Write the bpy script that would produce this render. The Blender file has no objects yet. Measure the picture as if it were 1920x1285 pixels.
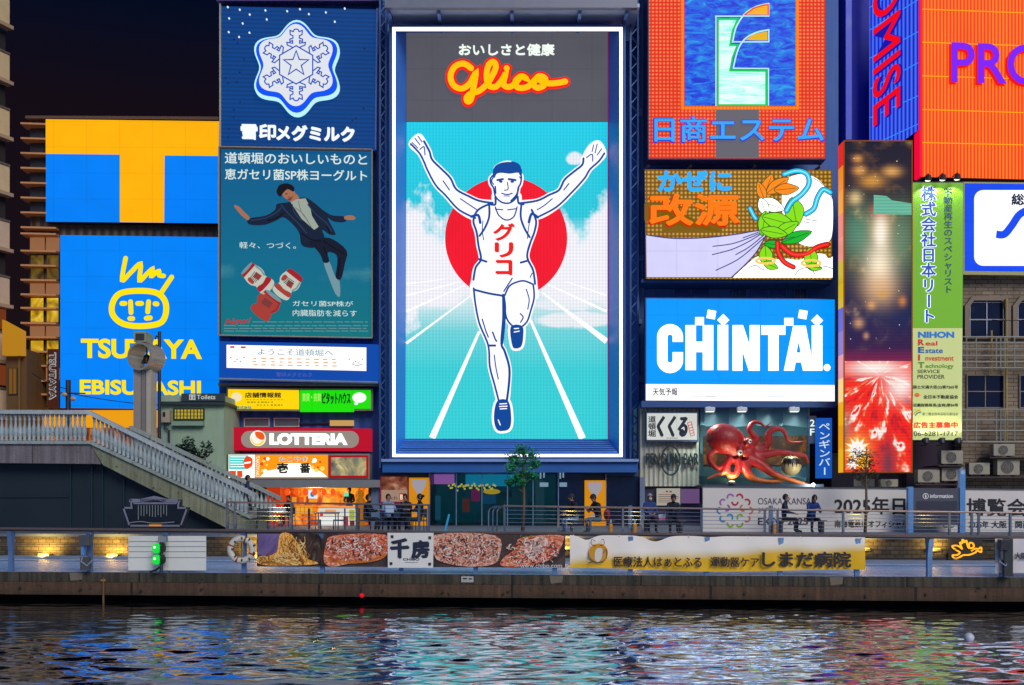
import bpy, bmesh, math, random
import numpy as np
from mathutils import Vector, Matrix
from mathutils import noise as mnoise
random.seed(7)
R = math.radians
sc = bpy.context.scene
COL = sc.collection

# ---------------------------------------------------------------- camera
F, CX, HY, CAMZ = 2000.0, 960.0, 940.0, 1.95       # focal length and horizon in photo pixels, eye height above the walkway
cd = bpy.data.cameras.new('camera')
cam = bpy.data.objects.new('camera', cd); COL.objects.link(cam)
cam.location = (0, 0, CAMZ); cam.rotation_euler = (R(90), 0, 0)
cd.sensor_width = 36.0; cd.lens = 36.0 * F / 1920.0
cd.shift_y = (HY - 642.5) / 1920.0
cd.clip_start = 0.1; cd.clip_end = 2000
sc.camera = cam
sc.view_settings.view_transform = 'Standard'; sc.view_settings.look = 'None'
sc.view_settings.exposure = 0.0; sc.view_settings.gamma = 1.0

def lin(h):
    if not isinstance(h, str): return tuple(h)[:3]
    h = h.lstrip('#'); o = []
    for i in (0, 2, 4):
        c = int(h[i:i+2], 16) / 255.0
        o.append(c / 12.92 if c <= 0.04045 else ((c + 0.055) / 1.055) ** 2.4)
    return tuple(o)

# ---------------------------------------------------------------- night sky, with the glow of the city behind the viewer
wo = bpy.data.worlds.new('World'); sc.world = wo; wo.use_nodes = True
nt = wo.node_tree; nt.nodes.clear()
def wn(t): return nt.nodes.new(t)
tc = wn('ShaderNodeTexCoord'); sp = wn('ShaderNodeSeparateXYZ'); nt.links.new(tc.outputs['Generated'], sp.inputs[0])
rp = wn('ShaderNodeValToRGB'); nt.links.new(sp.outputs['Z'], rp.inputs[0])
el = rp.color_ramp.elements
el[0].position = 0.0; el[0].color = (*lin('1e1416'), 1)
el[1].position = 0.62; el[1].color = (*lin('010614'), 1)
e_ = el.new(0.33); e_.color = (*lin('140d16'), 1)
e_ = el.new(0.42); e_.color = (*lin('020c22'), 1)
mt_ = wn('ShaderNodeMapRange'); nt.links.new(sp.outputs['Y'], mt_.inputs[0])
mt_.inputs[1].default_value = 0.1; mt_.inputs[2].default_value = -0.7; mt_.inputs[3].default_value = 0; mt_.inputs[4].default_value = 1
mx = wn('ShaderNodeMix'); mx.data_type = 'RGBA'
nt.links.new(mt_.outputs[0], mx.inputs[0]); nt.links.new(rp.outputs[0], mx.inputs[6]); mx.inputs[7].default_value = (0.11, 0.20, 0.46, 1)
bg = wn('ShaderNodeBackground'); nt.links.new(mx.outputs[2], bg.inputs[0]); bg.inputs[1].default_value = 1.0
ow = wn('ShaderNodeOutputWorld'); nt.links.new(bg.outputs[0], ow.inputs[0])
sl = bpy.data.lights.new('city_light', 'SUN'); sl.energy = 1.8; sl.angle = R(30); sl.color = (1.0, 0.95, 0.88)
so = bpy.data.objects.new('city_light', sl); COL.objects.link(so); so.rotation_euler = (R(56), 0, R(26))

# ---------------------------------------------------------------- helpers: pixels of the photo -> points on real planes
def W(px, py, d): return Vector(((px - CX) * d / F, d, CAMZ - (py - HY) * d / F))
def X(px, d): return (px - CX) * d / F
def Z(py, d): return CAMZ - (py - HY) * d / F
EYE = Vector((0, 0, CAMZ))
class Board:
    """an upright plane at distance d under pixel column px, turned by yaw degrees"""
    def __init__(s, px, d, yaw=0.0):
        s.p0 = W(px, HY, d); s.n = Vector((math.sin(R(yaw)), -math.cos(R(yaw)), 0))
    def at(s, px, py, l=0.0):
        r = Vector(((px - CX) / F, 1, -(py - HY) / F))
        return EYE + r * (s.n.dot(s.p0 - EYE) / s.n.dot(r)) + s.n * l
    def atz(s, px, z, l=0.0):
        p = s.at(px, HY, l); p.z = z; return p

def spl(pts, n=6, closed=False):
    """Catmull-Rom through the points"""
    P = [tuple(map(float, p)) for p in pts]; m = len(P); out = []
    k = len(P[0])
    for i in range(m if closed else m - 1):
        g = (lambda j: P[j % m]) if closed else (lambda j: P[max(0, min(m - 1, j))])
        a, b, c, d = g(i-1), g(i), g(i+1), g(i+2)
        for t in range(n):
            u = t / n
            out.append(tuple(0.5*((2*b[q]) + (-a[q]+c[q])*u + (2*a[q]-5*b[q]+4*c[q]-d[q])*u*u + (-a[q]+3*b[q]-3*c[q]+d[q])*u**3) for q in range(k)))
    if not closed: out.append(P[-1])
    return out
def rect(x0, y0, x1, y1): return [(x0, y0), (x1, y0), (x1, y1), (x0, y1)]
def ell(cx, cy, rx, ry=None, n=32, a0=0.0, a1=360.0, rot=0):
    ry = rx if ry is None else ry; o = []
    full = abs(a1 - a0) >= 360
    for i in range(n if full else n + 1):
        a = R(a0 + (a1 - a0) * i / n); x = rx*math.cos(a); y = ry*math.sin(a); c, s_ = math.cos(R(rot)), math.sin(R(rot))
        o.append((cx + x*c - y*s_, cy + x*s_ + y*c))
    return o
def rrect(x0, y0, x1, y1, r, n=6):
    o = []
    for cx, cy, a in ((x1-r, y0+r, -90), (x1-r, y1-r, 0), (x0+r, y1-r, 90), (x0+r, y0+r, 180)):
        o += ell(cx, cy, r, r, n, a, a + 90)
    return o
def star(cx, cy, r1, r2, n, rot=-90):
    return [(cx + (r1 if i % 2 == 0 else r2)*math.cos(R(rot + 180*i/n)), cy + (r1 if i % 2 == 0 else r2)*math.sin(R(rot + 180*i/n))) for i in range(2*n)]

_tx = {}
def glyphs(s, off, ext):
    k = (s, off, ext)
    if k not in _tx:
        c = bpy.data.curves.new('lettering', 'FONT'); c.body = s; c.size = 1; c.offset = off; c.extrude = ext; c.resolution_u = 4
        o = bpy.data.objects.new('lettering', c); COL.objects.link(o); bpy.context.view_layer.update()
        me = bpy.data.meshes.new_from_object(o.evaluated_get(bpy.context.evaluated_depsgraph_get()))
        _tx[k] = ([tuple(v.co) for v in me.vertices], [tuple(p.vertices) for p in me.polygons])
        bpy.data.objects.remove(o); bpy.data.curves.remove(c); bpy.data.meshes.remove(me)
    return _tx[k]

class MB:
    """collects shapes and links them as ONE mesh object"""
    def __init__(s): s.v = []; s.f = []; s.m = []
    def add(s, pts, faces, mi=0):
        b = len(s.v); s.v += [Vector(p) for p in pts]
        for f in faces: s.f.append(tuple(b + i for i in f)); s.m.append(mi)
        return s
    def poly(s, pts, mi=0): return s.add(pts, [tuple(range(len(pts)))], mi)
    def box(s, x0, x1, y0, y1, z0, z1, mi=0):
        p = [(x, y, z) for z in (z0, z1) for y in (y0, y1) for x in (x0, x1)]
        return s.add(p, [(0,2,3,1), (4,5,7,6), (0,1,5,4), (2,6,7,3), (0,4,6,2), (1,3,7,5)], mi)
    def hexa(s, a, b, mi=0):
        """two matching rings of points joined into a closed prism"""
        n = len(a)
        s.add(list(a) + list(b), [tuple(range(n - 1, -1, -1)), tuple(range(n, 2*n))] + [(i, (i+1) % n, n + (i+1) % n, n + i) for i in range(n)], mi); return s
    def flat(s, b, pts, l=0.0, mi=0): return s.poly([b.at(x, y, l) for x, y in pts], mi)
    def slab(s, b, pts, l0, l1, mi=0): return s.hexa([b.at(x, y, l0) for x, y in pts], [b.at(x, y, l1) for x, y in pts], mi)
    def pxbox(s, px0, px1, py0, py1, d0, d1, mi=0):
        return s.box(X(px0, d0), X(px1, d0), d0, d1, Z(py1, d0), Z(py0, d0), mi)
    def frame(s, b, x0, y0, x1, y1, w, l0, l1, mi=0):
        for r_ in (rect(x0, y0, x1, y0+w), rect(x0, y1-w, x1, y1), rect(x0, y0+w, x0+w, y1-w), rect(x1-w, y0+w, x1, y1-w)): s.slab(b, r_, l0, l1, mi)
        return s
    def ribbon(s, pts, w, closed=False):
        n = len(pts); L = []; Rr = []
        ws = w if isinstance(w, (list, tuple)) else [w]*n
        for i in range(n):
            a = pts[(i-1) % n] if (closed or i > 0) else pts[i]; c = pts[(i+1) % n] if (closed or i < n-1) else pts[i]
            p = pts[i]
            d1 = Vector((p[0]-a[0], p[1]-a[1])); d2 = Vector((c[0]-p[0], c[1]-p[1]))
            if d1.length < 1e-6: d1 = d2
            if d2.length < 1e-6: d2 = d1
            d1 = d1.normalized(); d2 = d2.normalized()
            t = d1 + d2
            t = t.normalized() if t.length > 1e-3 else d1
            nn = Vector((-t.y, t.x)); k = max(0.45, abs(nn.dot(Vector((-d1.y, d1.x)))))
            h = ws[i] / 2 / k
            L.append((p[0] + nn.x*h, p[1] + nn.y*h)); Rr.append((p[0] - nn.x*h, p[1] - nn.y*h))
        return L, Rr
    def stroke(s, b, pts, w, l=0.0, mi=0, closed=False, cap=True):
        L, Rr = s.ribbon(pts, w, closed); n = len(pts)
        P = [b.at(*q, l) for q in L] + [b.at(*q, l) for q in Rr]
        s.add(P, [(i, (i+1) % n, n + (i+1) % n, n + i) for i in range(n if closed else n - 1)], mi)
        if cap and not closed:
            ws = w if isinstance(w, (list, tuple)) else [w]*n
            for p, ww in ((pts[0], ws[0]), (pts[-1], ws[-1])): s.flat(b, ell(p[0], p[1], ww/2, n=10), l + 0.001, mi)
        return s
    def tube(s, pts, r, n=6, mi=0, closed=False, caps=True):
        pts = [Vector(p) for p in pts]; m = len(pts); rs = r if isinstance(r, (list, tuple)) else [r]*m
        P = []; up = None
        for i in range(m):
            a = pts[i-1] if (closed or i > 0) else pts[i]; c = pts[(i+1) % m] if (closed or i < m-1) else pts[i]
            t = (c - a)
            t = t.normalized() if t.length > 1e-9 else Vector((0, 0, 1))
            if up is None: up = Vector((0, 0, 1)) if abs(t.z) < 0.9 else Vector((1, 0, 0))
            u = t.cross(up)
            if u.length < 1e-6: u = t.cross(Vector((1, 0, 0)) if abs(t.x) < .9 else Vector((0, 1, 0)))
            u.normalize(); v = u.cross(t).normalized(); up = v
            for k in range(n):
                q = 2*math.pi*k/n; P.append(pts[i] + (u*math.cos(q) + v*math.sin(q)) * rs[i])
        fs = [(i*n + k, i*n + (k+1) % n, ((i+1) % m)*n + (k+1) % n, ((i+1) % m)*n + k) for i in range(m if closed else m-1) for k in range(n)]
        if caps and not closed: fs += [tuple(range(n-1, -1, -1)), tuple((m-1)*n + k for k in range(n))]
        return s.add(P, fs, mi)
    def cyl(s, p0, p1, r, n=12, mi=0, r1=None): return s.tube([p0, p1], [r, r if r1 is None else r1], n, mi)
    def lathe(s, c, prof, n=12, mi=0):
        P = [(c[0] + r*math.cos(2*math.pi*k/n), c[1] + r*math.sin(2*math.pi*k/n), c[2] + z) for r, z in prof for k in range(n)]
        m = len(prof)
        return s.add(P, [(i*n+k, i*n+(k+1) % n, (i+1)*n+(k+1) % n, (i+1)*n+k) for i in range(m-1) for k in range(n)] + [tuple(range(n-1, -1, -1)), tuple((m-1)*n+k for k in range(n))], mi)
    def ball(s, c, rx, ry=None, rz=None, nu=14, nv=9, mi=0, rot=None):
        ry = rx if ry is None else ry; rz = rx if rz is None else rz; P = []
        c = Vector(c)
        for j in range(nv + 1):
            a = math.pi*j/nv
            for k in range(nu):
                q = 2*math.pi*k/nu; p = Vector((rx*math.sin(a)*math.cos(q), ry*math.sin(a)*math.sin(q), rz*math.cos(a)))
                if rot is not None: p = rot @ p
                P.append(c + p)
        return s.add(P, [(j*nu+k, (j+1)*nu+k, (j+1)*nu+(k+1) % nu, j*nu+(k+1) % nu) for j in range(nv) for k in range(nu)], mi)
    def text4(s, b, t, TL, TR, BL, l=0.0, mi=0, off=0.0, bold=0.0, ext=0.0, em=False):
        """text laid on the board: its bounding box (or em cell) fills the parallelogram TL, TR, BL"""
        V, fs = glyphs(t, off, 0.5 if ext else 0.0)
        if not V: return s
        if em: x0, x1, y0, y1 = 0.0, 1.0, -0.14, 0.86
        else:
            x0 = min(v[0] for v in V); x1 = max(v[0] for v in V); y0 = min(v[1] for v in V); y1 = max(v[1] for v in V)
        sh = [(0, 0)] if not bold else [(0, 0), (bold, 0), (-bold, 0), (0, bold*.8), (0, -bold*.8), (bold*.7, bold*.6), (-bold*.7, -bold*.6)]
        for q, (dx, dy) in enumerate(sh):
            P = []
            for v in V:
                u = (v[0]-x0)/max(1e-6, x1-x0); w = (y1 - v[1])/max(1e-6, y1-y0)
                P.append(b.at(TL[0] + u*(TR[0]-TL[0]) + w*(BL[0]-TL[0]) + dx, TL[1] + u*(TR[1]-TL[1]) + w*(BL[1]-TL[1]) + dy, l + q*0.0012 + (v[2] + .5)*ext))
            s.add(P, fs, mi)
        return s
    def text(s, b, t, x0, y0, x1, y1, l=0.0, mi=0, drop=0.0, **k):
        return s.text4(b, t, (x0, y0), (x1, y0 + drop), (x0, y1), l, mi, **k)
    def vtext(s, b, t, x0, y0, x1, y1, l=0.0, mi=0, **k):
        h = (y1 - y0) / len(t)
        for i, ch in enumerate(t):
            ya = y0 + i*h
            if ch in 'ー-': s.text4(b, ch, (x1, ya), (x1, ya + h), (x0, ya), l, mi, em=True, **k)
            else: s.text4(b, ch, (x0, ya), (x1, ya), (x0, ya + h), l, mi, em=True, **k)
        return s
    def build(s, name, mats, parent=None, smooth=False, bevel=0.0):
        me = bpy.data.meshes.new(name)
        off = parent_loc(parent) if parent is not None else Vector((0, 0, 0))
        me.from_pydata([tuple(v - off) for v in s.v], [], s.f)
        for m in (mats if isinstance(mats, (list, tuple)) else [mats]): me.materials.append(m)
        me.polygons.foreach_set('material_index', s.m)
        if smooth: me.polygons.foreach_set('use_smooth', [True]*len(me.polygons))
        o = bpy.data.objects.new(name, me); COL.objects.link(o)
        if parent is not None: o.parent = parent
        if bevel:
            bv = o.modifiers.new('bevel', 'BEVEL'); bv.width = bevel; bv.segments = 2; bv.limit_method = 'ANGLE'
        return o
def parent_loc(p):
    v = Vector(p.location)
    while p.parent is not None: p = p.parent; v += Vector(p.location)
    return v
def tag(o, label=None, cat=None, group=None, kind=None):
    if label: o['label'] = label
    if cat: o['category'] = cat
    if group: o['group'] = group
    if kind: o['kind'] = kind
    return o
def thing(name, label, cat, loc=(0, 0, 0), group=None):
    o = bpy.data.objects.new(name, None); COL.objects.link(o); o.location = loc; o.empty_display_size = 0.2
    return tag(o, label, cat, group)
def copy_tree(o, parent=None):
    c = o.copy(); COL.objects.link(c)
    if parent is not None: c.parent = parent
    for ch in list(o.children): copy_tree(ch, c)
    return c

# ---------------------------------------------------------------- materials
_m = {}
def mat_new(name):
    m = bpy.data.materials.new(name); m.use_nodes = True; n = m.node_tree
    return m, n, n.nodes['Principled BSDF']
def math_n(n, op, a, b=None, c=None):
    x = n.nodes.new('ShaderNodeMath'); x.operation = op
    for i, q in enumerate((a, b, c)):
        if q is None: continue
        if isinstance(q, (int, float)): x.inputs[i].default_value = q
        else: n.links.new(q, x.inputs[i])
    return x.outputs[0]
def mix_n(n, f, a, b, typ='MIX'):
    x = n.nodes.new('ShaderNodeMix'); x.data_type = 'RGBA'; x.blend_type = typ
    for sock, q in ((x.inputs[0], f), (x.inputs[6], a), (x.inputs[7], b)):
        if isinstance(q, (int, float)): sock.default_value = q
        elif isinstance(q, (tuple, list)): sock.default_value = (*q[:3], 1)
        else: n.links.new(q, sock)
    return x.outputs[2]
def pos_n(n):
    g = n.nodes.new('ShaderNodeNewGeometry'); s = n.nodes.new('ShaderNodeSeparateXYZ'); n.links.new(g.outputs['Position'], s.inputs[0]); return g.outputs['Position'], s.outputs
def noise_n(n, vec, scale, detail=4, rough=.55, sx=1, sy=1, sz=1):
    mp = n.nodes.new('ShaderNodeMapping'); mp.inputs['Scale'].default_value = (sx, sy, sz); n.links.new(vec, mp.inputs[0])
    t = n.nodes.new('ShaderNodeTexNoise'); t.inputs['Scale'].default_value = scale; t.inputs['Detail'].default_value = detail; t.inputs['Roughness'].default_value = rough
    n.links.new(mp.outputs[0], t.inputs['Vector']); return t.outputs['Fac']
def ramp_n(n, fac, stops, interp='LINEAR'):
    r = n.nodes.new('ShaderNodeValToRGB'); r.color_ramp.interpolation = interp; e = r.color_ramp.elements
    while len(e) > 1: e.remove(e[-1])
    e[0].position = stops[0][0]; e[0].color = (*lin(stops[0][1]), 1)
    for p, c in stops[1:]:
        q = e.new(p); q.color = (*lin(c), 1)
    n.links.new(fac, r.inputs[0]); return r.outputs[0]
def E(h, s=1.0, pat=None, amp=0.12, samp=False, pitch=0.15):
    """a surface that gives off light: backlit acrylic, LED wall, neon, or lamplight put into a print or panel"""
    k = ('E', h, s, pat, amp, samp, pitch)
    if k in _m: return _m[k]
    m, n, p = mat_new('glow_%s' % h)
    c = lin(h); p.inputs['Base Color'].default_value = (*[x*.06 for x in c], 1); p.inputs['Roughness'].default_value = .5; p.inputs['Specular IOR Level'].default_value = .12
    p.inputs['Emission Color'].default_value = (*c, 1); p.inputs['Emission Strength'].default_value = s
    if pat:
        P, xyz = pos_n(n)
        def saw(ax, per): return math_n(n, 'SINE', math_n(n, 'MULTIPLY', xyz[ax], 2*math.pi/per))
        nz = noise_n(n, P, .6, 3)
        base = math_n(n, 'MULTIPLY_ADD', nz, .22, .89)
        if pat == 'v': f = math_n(n, 'MULTIPLY_ADD', saw('X', pitch), amp, 1.0)
        elif pat == 'h': f = math_n(n, 'MULTIPLY_ADD', saw('Z', pitch), amp, 1.0)
        elif pat == 'led': f = math_n(n, 'ADD', math_n(n, 'MULTIPLY_ADD', saw('X', pitch), amp, 1.0), math_n(n, 'MULTIPLY', saw('Z', pitch*1.07), amp*.6))
        else:
            fx = math_n(n, 'ABSOLUTE', math_n(n, 'SUBTRACT', math_n(n, 'FRACT', math_n(n, 'MULTIPLY', xyz['X'], 1/1.9)), .5)); fz = math_n(n, 'ABSOLUTE', math_n(n, 'SUBTRACT', math_n(n, 'FRACT', math_n(n, 'MULTIPLY', xyz['Z'], 1/1.5)), .5))
            f = math_n(n, 'SUBTRACT', 1.0, math_n(n, 'MULTIPLY', math_n(n, 'MAXIMUM', math_n(n, 'GREATER_THAN', fx, .484), math_n(n, 'GREATER_THAN', fz, .482)), .10))
        f = math_n(n, 'MULTIPLY', f, base)
        n.links.new(math_n(n, 'MULTIPLY', f, s), p.inputs['Emission Strength'])
    if not samp: m.cycles.emission_sampling = 'NONE'
    _m[k] = m; return m
def Dots(base, dot, s=1.0, pitch=.17, samp=True):
    k = ('dots', base, dot, s, pitch)
    if k in _m: return _m[k]
    m, n, p = mat_new('bulb_field_%s' % base)
    P, xyz = pos_n(n)
    sx = math_n(n, 'SINE', math_n(n, 'MULTIPLY', xyz['X'], 2*math.pi/pitch)); sz = math_n(n, 'SINE', math_n(n, 'MULTIPLY', xyz['Z'], 2*math.pi/pitch))
    d = math_n(n, 'MULTIPLY', math_n(n, 'MULTIPLY_ADD', sx, .5, .5), math_n(n, 'MULTIPLY_ADD', sz, .5, .5))
    d = math_n(n, 'MULTIPLY', d, math_n(n, 'MULTIPLY_ADD', noise_n(n, P, .5, 2), 1.6, .2))
    c = mix_n(n, d, lin(base), lin(dot)); n.links.new(c, p.inputs['Emission Color']); p.inputs['Emission Strength'].default_value = s
    p.inputs['Base Color'].default_value = (.02, .01, .01, 1); p.inputs['Specular IOR Level'].default_value = .1
    if not samp: m.cycles.emission_sampling = 'NONE'
    _m[k] = m; return m
def Stripes(c1, c2, pitch, s=1.0, ax='X'):
    m, n, p = mat_new('striped_light_%s' % c1); P, xyz = pos_n(n)
    q = math_n(n, 'MULTIPLY_ADD', math_n(n, 'SINE', math_n(n, 'MULTIPLY', xyz[ax], 2*math.pi/pitch)), .5, .5)
    q = math_n(n, 'MULTIPLY', q, math_n(n, 'MULTIPLY_ADD', noise_n(n, P, .7, 3, .5, 1, 1, .2), 1.3, .3))
    n.links.new(mix_n(n, q, lin(c1), lin(c2)), p.inputs['Emission Color']); p.inputs['Emission Strength'].default_value = s; p.inputs['Base Color'].default_value = (.02, .01, .01, 1); p.inputs['Specular IOR Level'].default_value = .1
    return m
def D(h, rough=.7, var=.25, scale=2.0, metal=0.0, bump=0.0, streak=0.0, spec=.5):
    """painted or raw surface with uneven dirt"""
    k = ('D', h, rough, var, scale, metal, bump, streak, spec)
    if k in _m: return _m[k]
    m, n, p = mat_new('surface_%s' % (h if isinstance(h, str) else 'mix'))
    c = lin(h); P, xyz = pos_n(n)
    nz = noise_n(n, P, scale, 5, .6)
    f = math_n(n, 'MULTIPLY_ADD', nz, 1.6*var, 1 - .8*var)
    if streak:
        st = noise_n(n, P, 1.0, 4, .6, 5, 5, .35)
        f = math_n(n, 'MULTIPLY', f, math_n(n, 'MULTIPLY_ADD', st, 2*streak, 1 - streak))
    x = n.nodes.new('ShaderNodeMix'); x.data_type = 'RGBA'; x.blend_type = 'MULTIPLY'; x.inputs[0].default_value = 1
    x.inputs[6].default_value = (*c, 1); n.links.new(f, x.inputs[7]); n.links.new(x.outputs[2], p.inputs['Base Color'])
    p.inputs['Metallic'].default_value = metal; p.inputs['Specular IOR Level'].default_value = spec
    n.links.new(math_n(n, 'MULTIPLY_ADD', nz, .25, rough - .12), p.inputs['Roughness'])
    if bump:
        b = n.nodes.new('ShaderNodeBump'); b.inputs['Strength'].default_value = bump; b.inputs['Distance'].default_value = .05
        n.links.new(noise_n(n, P, scale*9, 6, .65), b.inputs['Height']); n.links.new(b.outputs[0], p.inputs['Normal'])
    _m[k] = m; return m
def Concrete(h, dark='1c1812', joint=3.4, drip=1.0, algae=None, rough=.85):
    m, n, p = mat_new('stained_concrete'); P, xyz = pos_n(n)
    c = mix_n(n, noise_n(n, P, .9, 6, .68), lin(h), tuple(x*.38 for x in lin(h)))
    st = ramp_n(n, noise_n(n, P, 1.0, 5, .7, 7, 7, .22), [(.40, '000000'), (.62, 'ffffff')])
    c = mix_n(n, math_n(n, 'MULTIPLY', st, .75*drip), c, lin(dark))
    pale = ramp_n(n, noise_n(n, P, 1.0, 4, .6, 3.3, 3.3, .5), [(.60, '000000'), (.74, '808080')]); c = mix_n(n, pale, c, tuple(min(.6, x*2.2) for x in lin(h)))
    pits = ramp_n(n, noise_n(n, P, 5.5, 3, .5), [(.26, 'ffffff'), (.34, '000000')]); c = mix_n(n, pits, c, lin(dark))
    if joint:
        fx = math_n(n, 'ABSOLUTE', math_n(n, 'SUBTRACT', math_n(n, 'FRACT', math_n(n, 'MULTIPLY', xyz['X'], 1/joint)), .5)); c = mix_n(n, math_n(n, 'MULTIPLY', math_n(n, 'GREATER_THAN', fx, .4935), .85), c, lin('0c0a08'))
    if algae is not None:
        g = n.nodes.new('ShaderNodeMapRange'); n.links.new(math_n(n, 'ADD', xyz['Z'], math_n(n, 'MULTIPLY', noise_n(n, P, 3, 4), .35)), g.inputs[0]); g.inputs[1].default_value = algae + .22; g.inputs[2].default_value = algae - .05
        c = mix_n(n, math_n(n, 'MULTIPLY', g.outputs[0], .8), c, lin('1a1e10'))
    n.links.new(c, p.inputs['Base Color']); p.inputs['Roughness'].default_value = rough
    b = n.nodes.new('ShaderNodeBump'); b.inputs['Strength'].default_value = .5; b.inputs['Distance'].default_value = .05; n.links.new(noise_n(n, P, 14, 6, .65), b.inputs['Height']); n.links.new(b.outputs[0], p.inputs['Normal'])
    return m
def Bricks(c1, c2, mortar, sx=2.2, rough=.85, bw=.5, rh=.25):
    k = ('B', c1, c2, mortar, sx, bw, rh)
    if k in _m: return _m[k]
    m, n, p = mat_new('masonry_%s' % c1); P, xyz = pos_n(n)
    cb = n.nodes.new('ShaderNodeCombineXYZ'); n.links.new(xyz['X'], cb.inputs[0]); n.links.new(xyz['Z'], cb.inputs[1])
    t = n.nodes.new('ShaderNodeTexBrick'); n.links.new(cb.outputs[0], t.inputs['Vector']); t.inputs['Scale'].default_value = sx
    t.inputs['Color1'].default_value = (*lin(c1), 1); t.inputs['Color2'].default_value = (*lin(c2), 1); t.inputs['Mortar'].default_value = (*lin(mortar), 1)
    t.inputs['Mortar Size'].default_value = .018; t.inputs['Brick Width'].default_value = bw; t.inputs['Row Height'].default_value = rh
    nz = noise_n(n, P, 1.5, 6, .65)
    n.links.new(mix_n(n, .6, t.outputs['Color'], ramp_n(n, nz, [(0.25, '4a4a4a'), (.75, 'ffffff')]), 'MULTIPLY'), p.inputs['Base Color'])
    p.inputs['Roughness'].default_value = rough
    b = n.nodes.new('ShaderNodeBump'); b.inputs['Strength'].default_value = .5; b.inputs['Distance'].default_value = .03
    n.links.new(math_n(n, 'ADD', math_n(n, 'MULTIPLY', t.outputs['Fac'], -1), math_n(n, 'MULTIPLY', noise_n(n, P, 25, 4), .6)), b.inputs['Height']); n.links.new(b.outputs[0], p.inputs['Normal'])
    _m[k] = m; return m
def Ribbed(h, pitch=.2, ax='X', amp=.25, rough=.5, metal=0.0):
    k = ('R', h, pitch, ax, amp)
    if k in _m: return _m[k]
    m, n, p = mat_new('ribbed_%s' % h); P, xyz = pos_n(n)
    s = math_n(n, 'SINE', math_n(n, 'MULTIPLY', xyz[ax], 2*math.pi/pitch))
    b = n.nodes.new('ShaderNodeBump'); b.inputs['Strength'].default_value = .8; b.inputs['Distance'].default_value = .04
    n.links.new(s, b.inputs['Height']); n.links.new(b.outputs[0], p.inputs['Normal'])
    f = math_n(n, 'MULTIPLY', math_n(n, 'MULTIPLY_ADD', s, amp*.4, 1.0), math_n(n, 'MULTIPLY_ADD', noise_n(n, P, 1.0, 5, .6, 3, 3, .6), .7, .65))
    x = n.nodes.new('ShaderNodeMix'); x.data_type = 'RGBA'; x.blend_type = 'MULTIPLY'; x.inputs[0].default_value = 1; x.inputs[6].default_value = (*lin(h), 1)
    n.links.new(f, x.inputs[7]); n.links.new(x.outputs[2], p.inputs['Base Color']); p.inputs['Roughness'].default_value = rough; p.inputs['Metallic'].default_value = metal
    _m[k] = m; return m
def Noisy(stops, scale=3, detail=6, rough=.7, e=0.0, sx=1, sz=1, dist=1.0, name='printed', vor=False):
    """colours picked by noise: printed photographs, screens, food"""
    m, n, p = mat_new(name); P, xyz = pos_n(n)
    mp = n.nodes.new('ShaderNodeMapping'); mp.inputs['Scale'].default_value = (sx, 1, sz); n.links.new(P, mp.inputs[0])
    t = n.nodes.new('ShaderNodeTexNoise'); t.inputs['Scale'].default_value = scale; t.inputs['Detail'].default_value = detail; t.inputs['Roughness'].default_value = .62; t.inputs['Distortion'].default_value = dist
    n.links.new(mp.outputs[0], t.inputs['Vector']); c = ramp_n(n, t.outputs['Fac'], stops)
    n.links.new(c, p.inputs['Base Color']); p.inputs['Roughness'].default_value = rough
    if e:
        n.links.new(c, p.inputs['Emission Color']); p.inputs['Emission Strength'].default_value = e; n.links.new(mix_n(n, .93 if e > .3 else 0.0, c, (.01, .01, .01)), p.inputs['Base Color']); p.inputs['Specular IOR Level'].default_value = .15 if e > .3 else .5; m.cycles.emission_sampling = 'NONE'
    return m
def Glass(h='0a2a30', a=.35):
    k = ('G', h, a)
    if k in _m: return _m[k]
    m, n, p = mat_new('window_glass')
    tr = n.nodes.new('ShaderNodeBsdfTransparent'); tr.inputs[0].default_value = (.75, .9, .92, 1)
    p.inputs['Base Color'].default_value = (*lin(h), 1); p.inputs['Roughness'].default_value = .06; p.inputs['Metallic'].default_value = 0
    mx = n.nodes.new('ShaderNodeMixShader'); mx.inputs[0].default_value = a
    o = n.nodes['Material Output']; n.links.new(tr.outputs[0], mx.inputs[1]); n.links.new(p.outputs[0], mx.inputs[2]); n.links.new(mx.outputs[0], o.inputs[0])
    _m[k] = m; return m
STEEL = D('8b96a8', .38, .2, 3, .75)
DARKST = D('39434f', .5, .25, 3, .5)
NAVYST = D('2a4468', .5, .25, 2, .3)
WHITE = E('ffffff', 1.7)
def lamp(name, typ, loc, energy, color, parent=None, size=.1, target=None, spot=80):
    l = bpy.data.lights.new(name, typ); l.energy = energy; l.color = color
    if typ == 'SPOT': l.spot_size = R(spot); l.spot_blend = .6; l.shadow_soft_size = size
    elif typ == 'AREA': l.size = size
    else: l.shadow_soft_size = size
    o = bpy.data.objects.new(name, l); COL.objects.link(o); o.location = loc
    if target is not None: o.rotation_euler = (Vector(target) - Vector(loc)).to_track_quat('-Z', 'Y').to_euler()
    if parent is not None: o.parent = parent; o.location = Vector(loc) - parent_loc(parent)
    return o
# ================================================================ SETTING
def structure(name, mb, mats, **k): return tag(mb.build(name, mats, **k), kind='structure')
TERR = 0.83; WATER = -0.80
QB = Board(960, 28.37, -4.61)                       # front line of the quay
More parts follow.
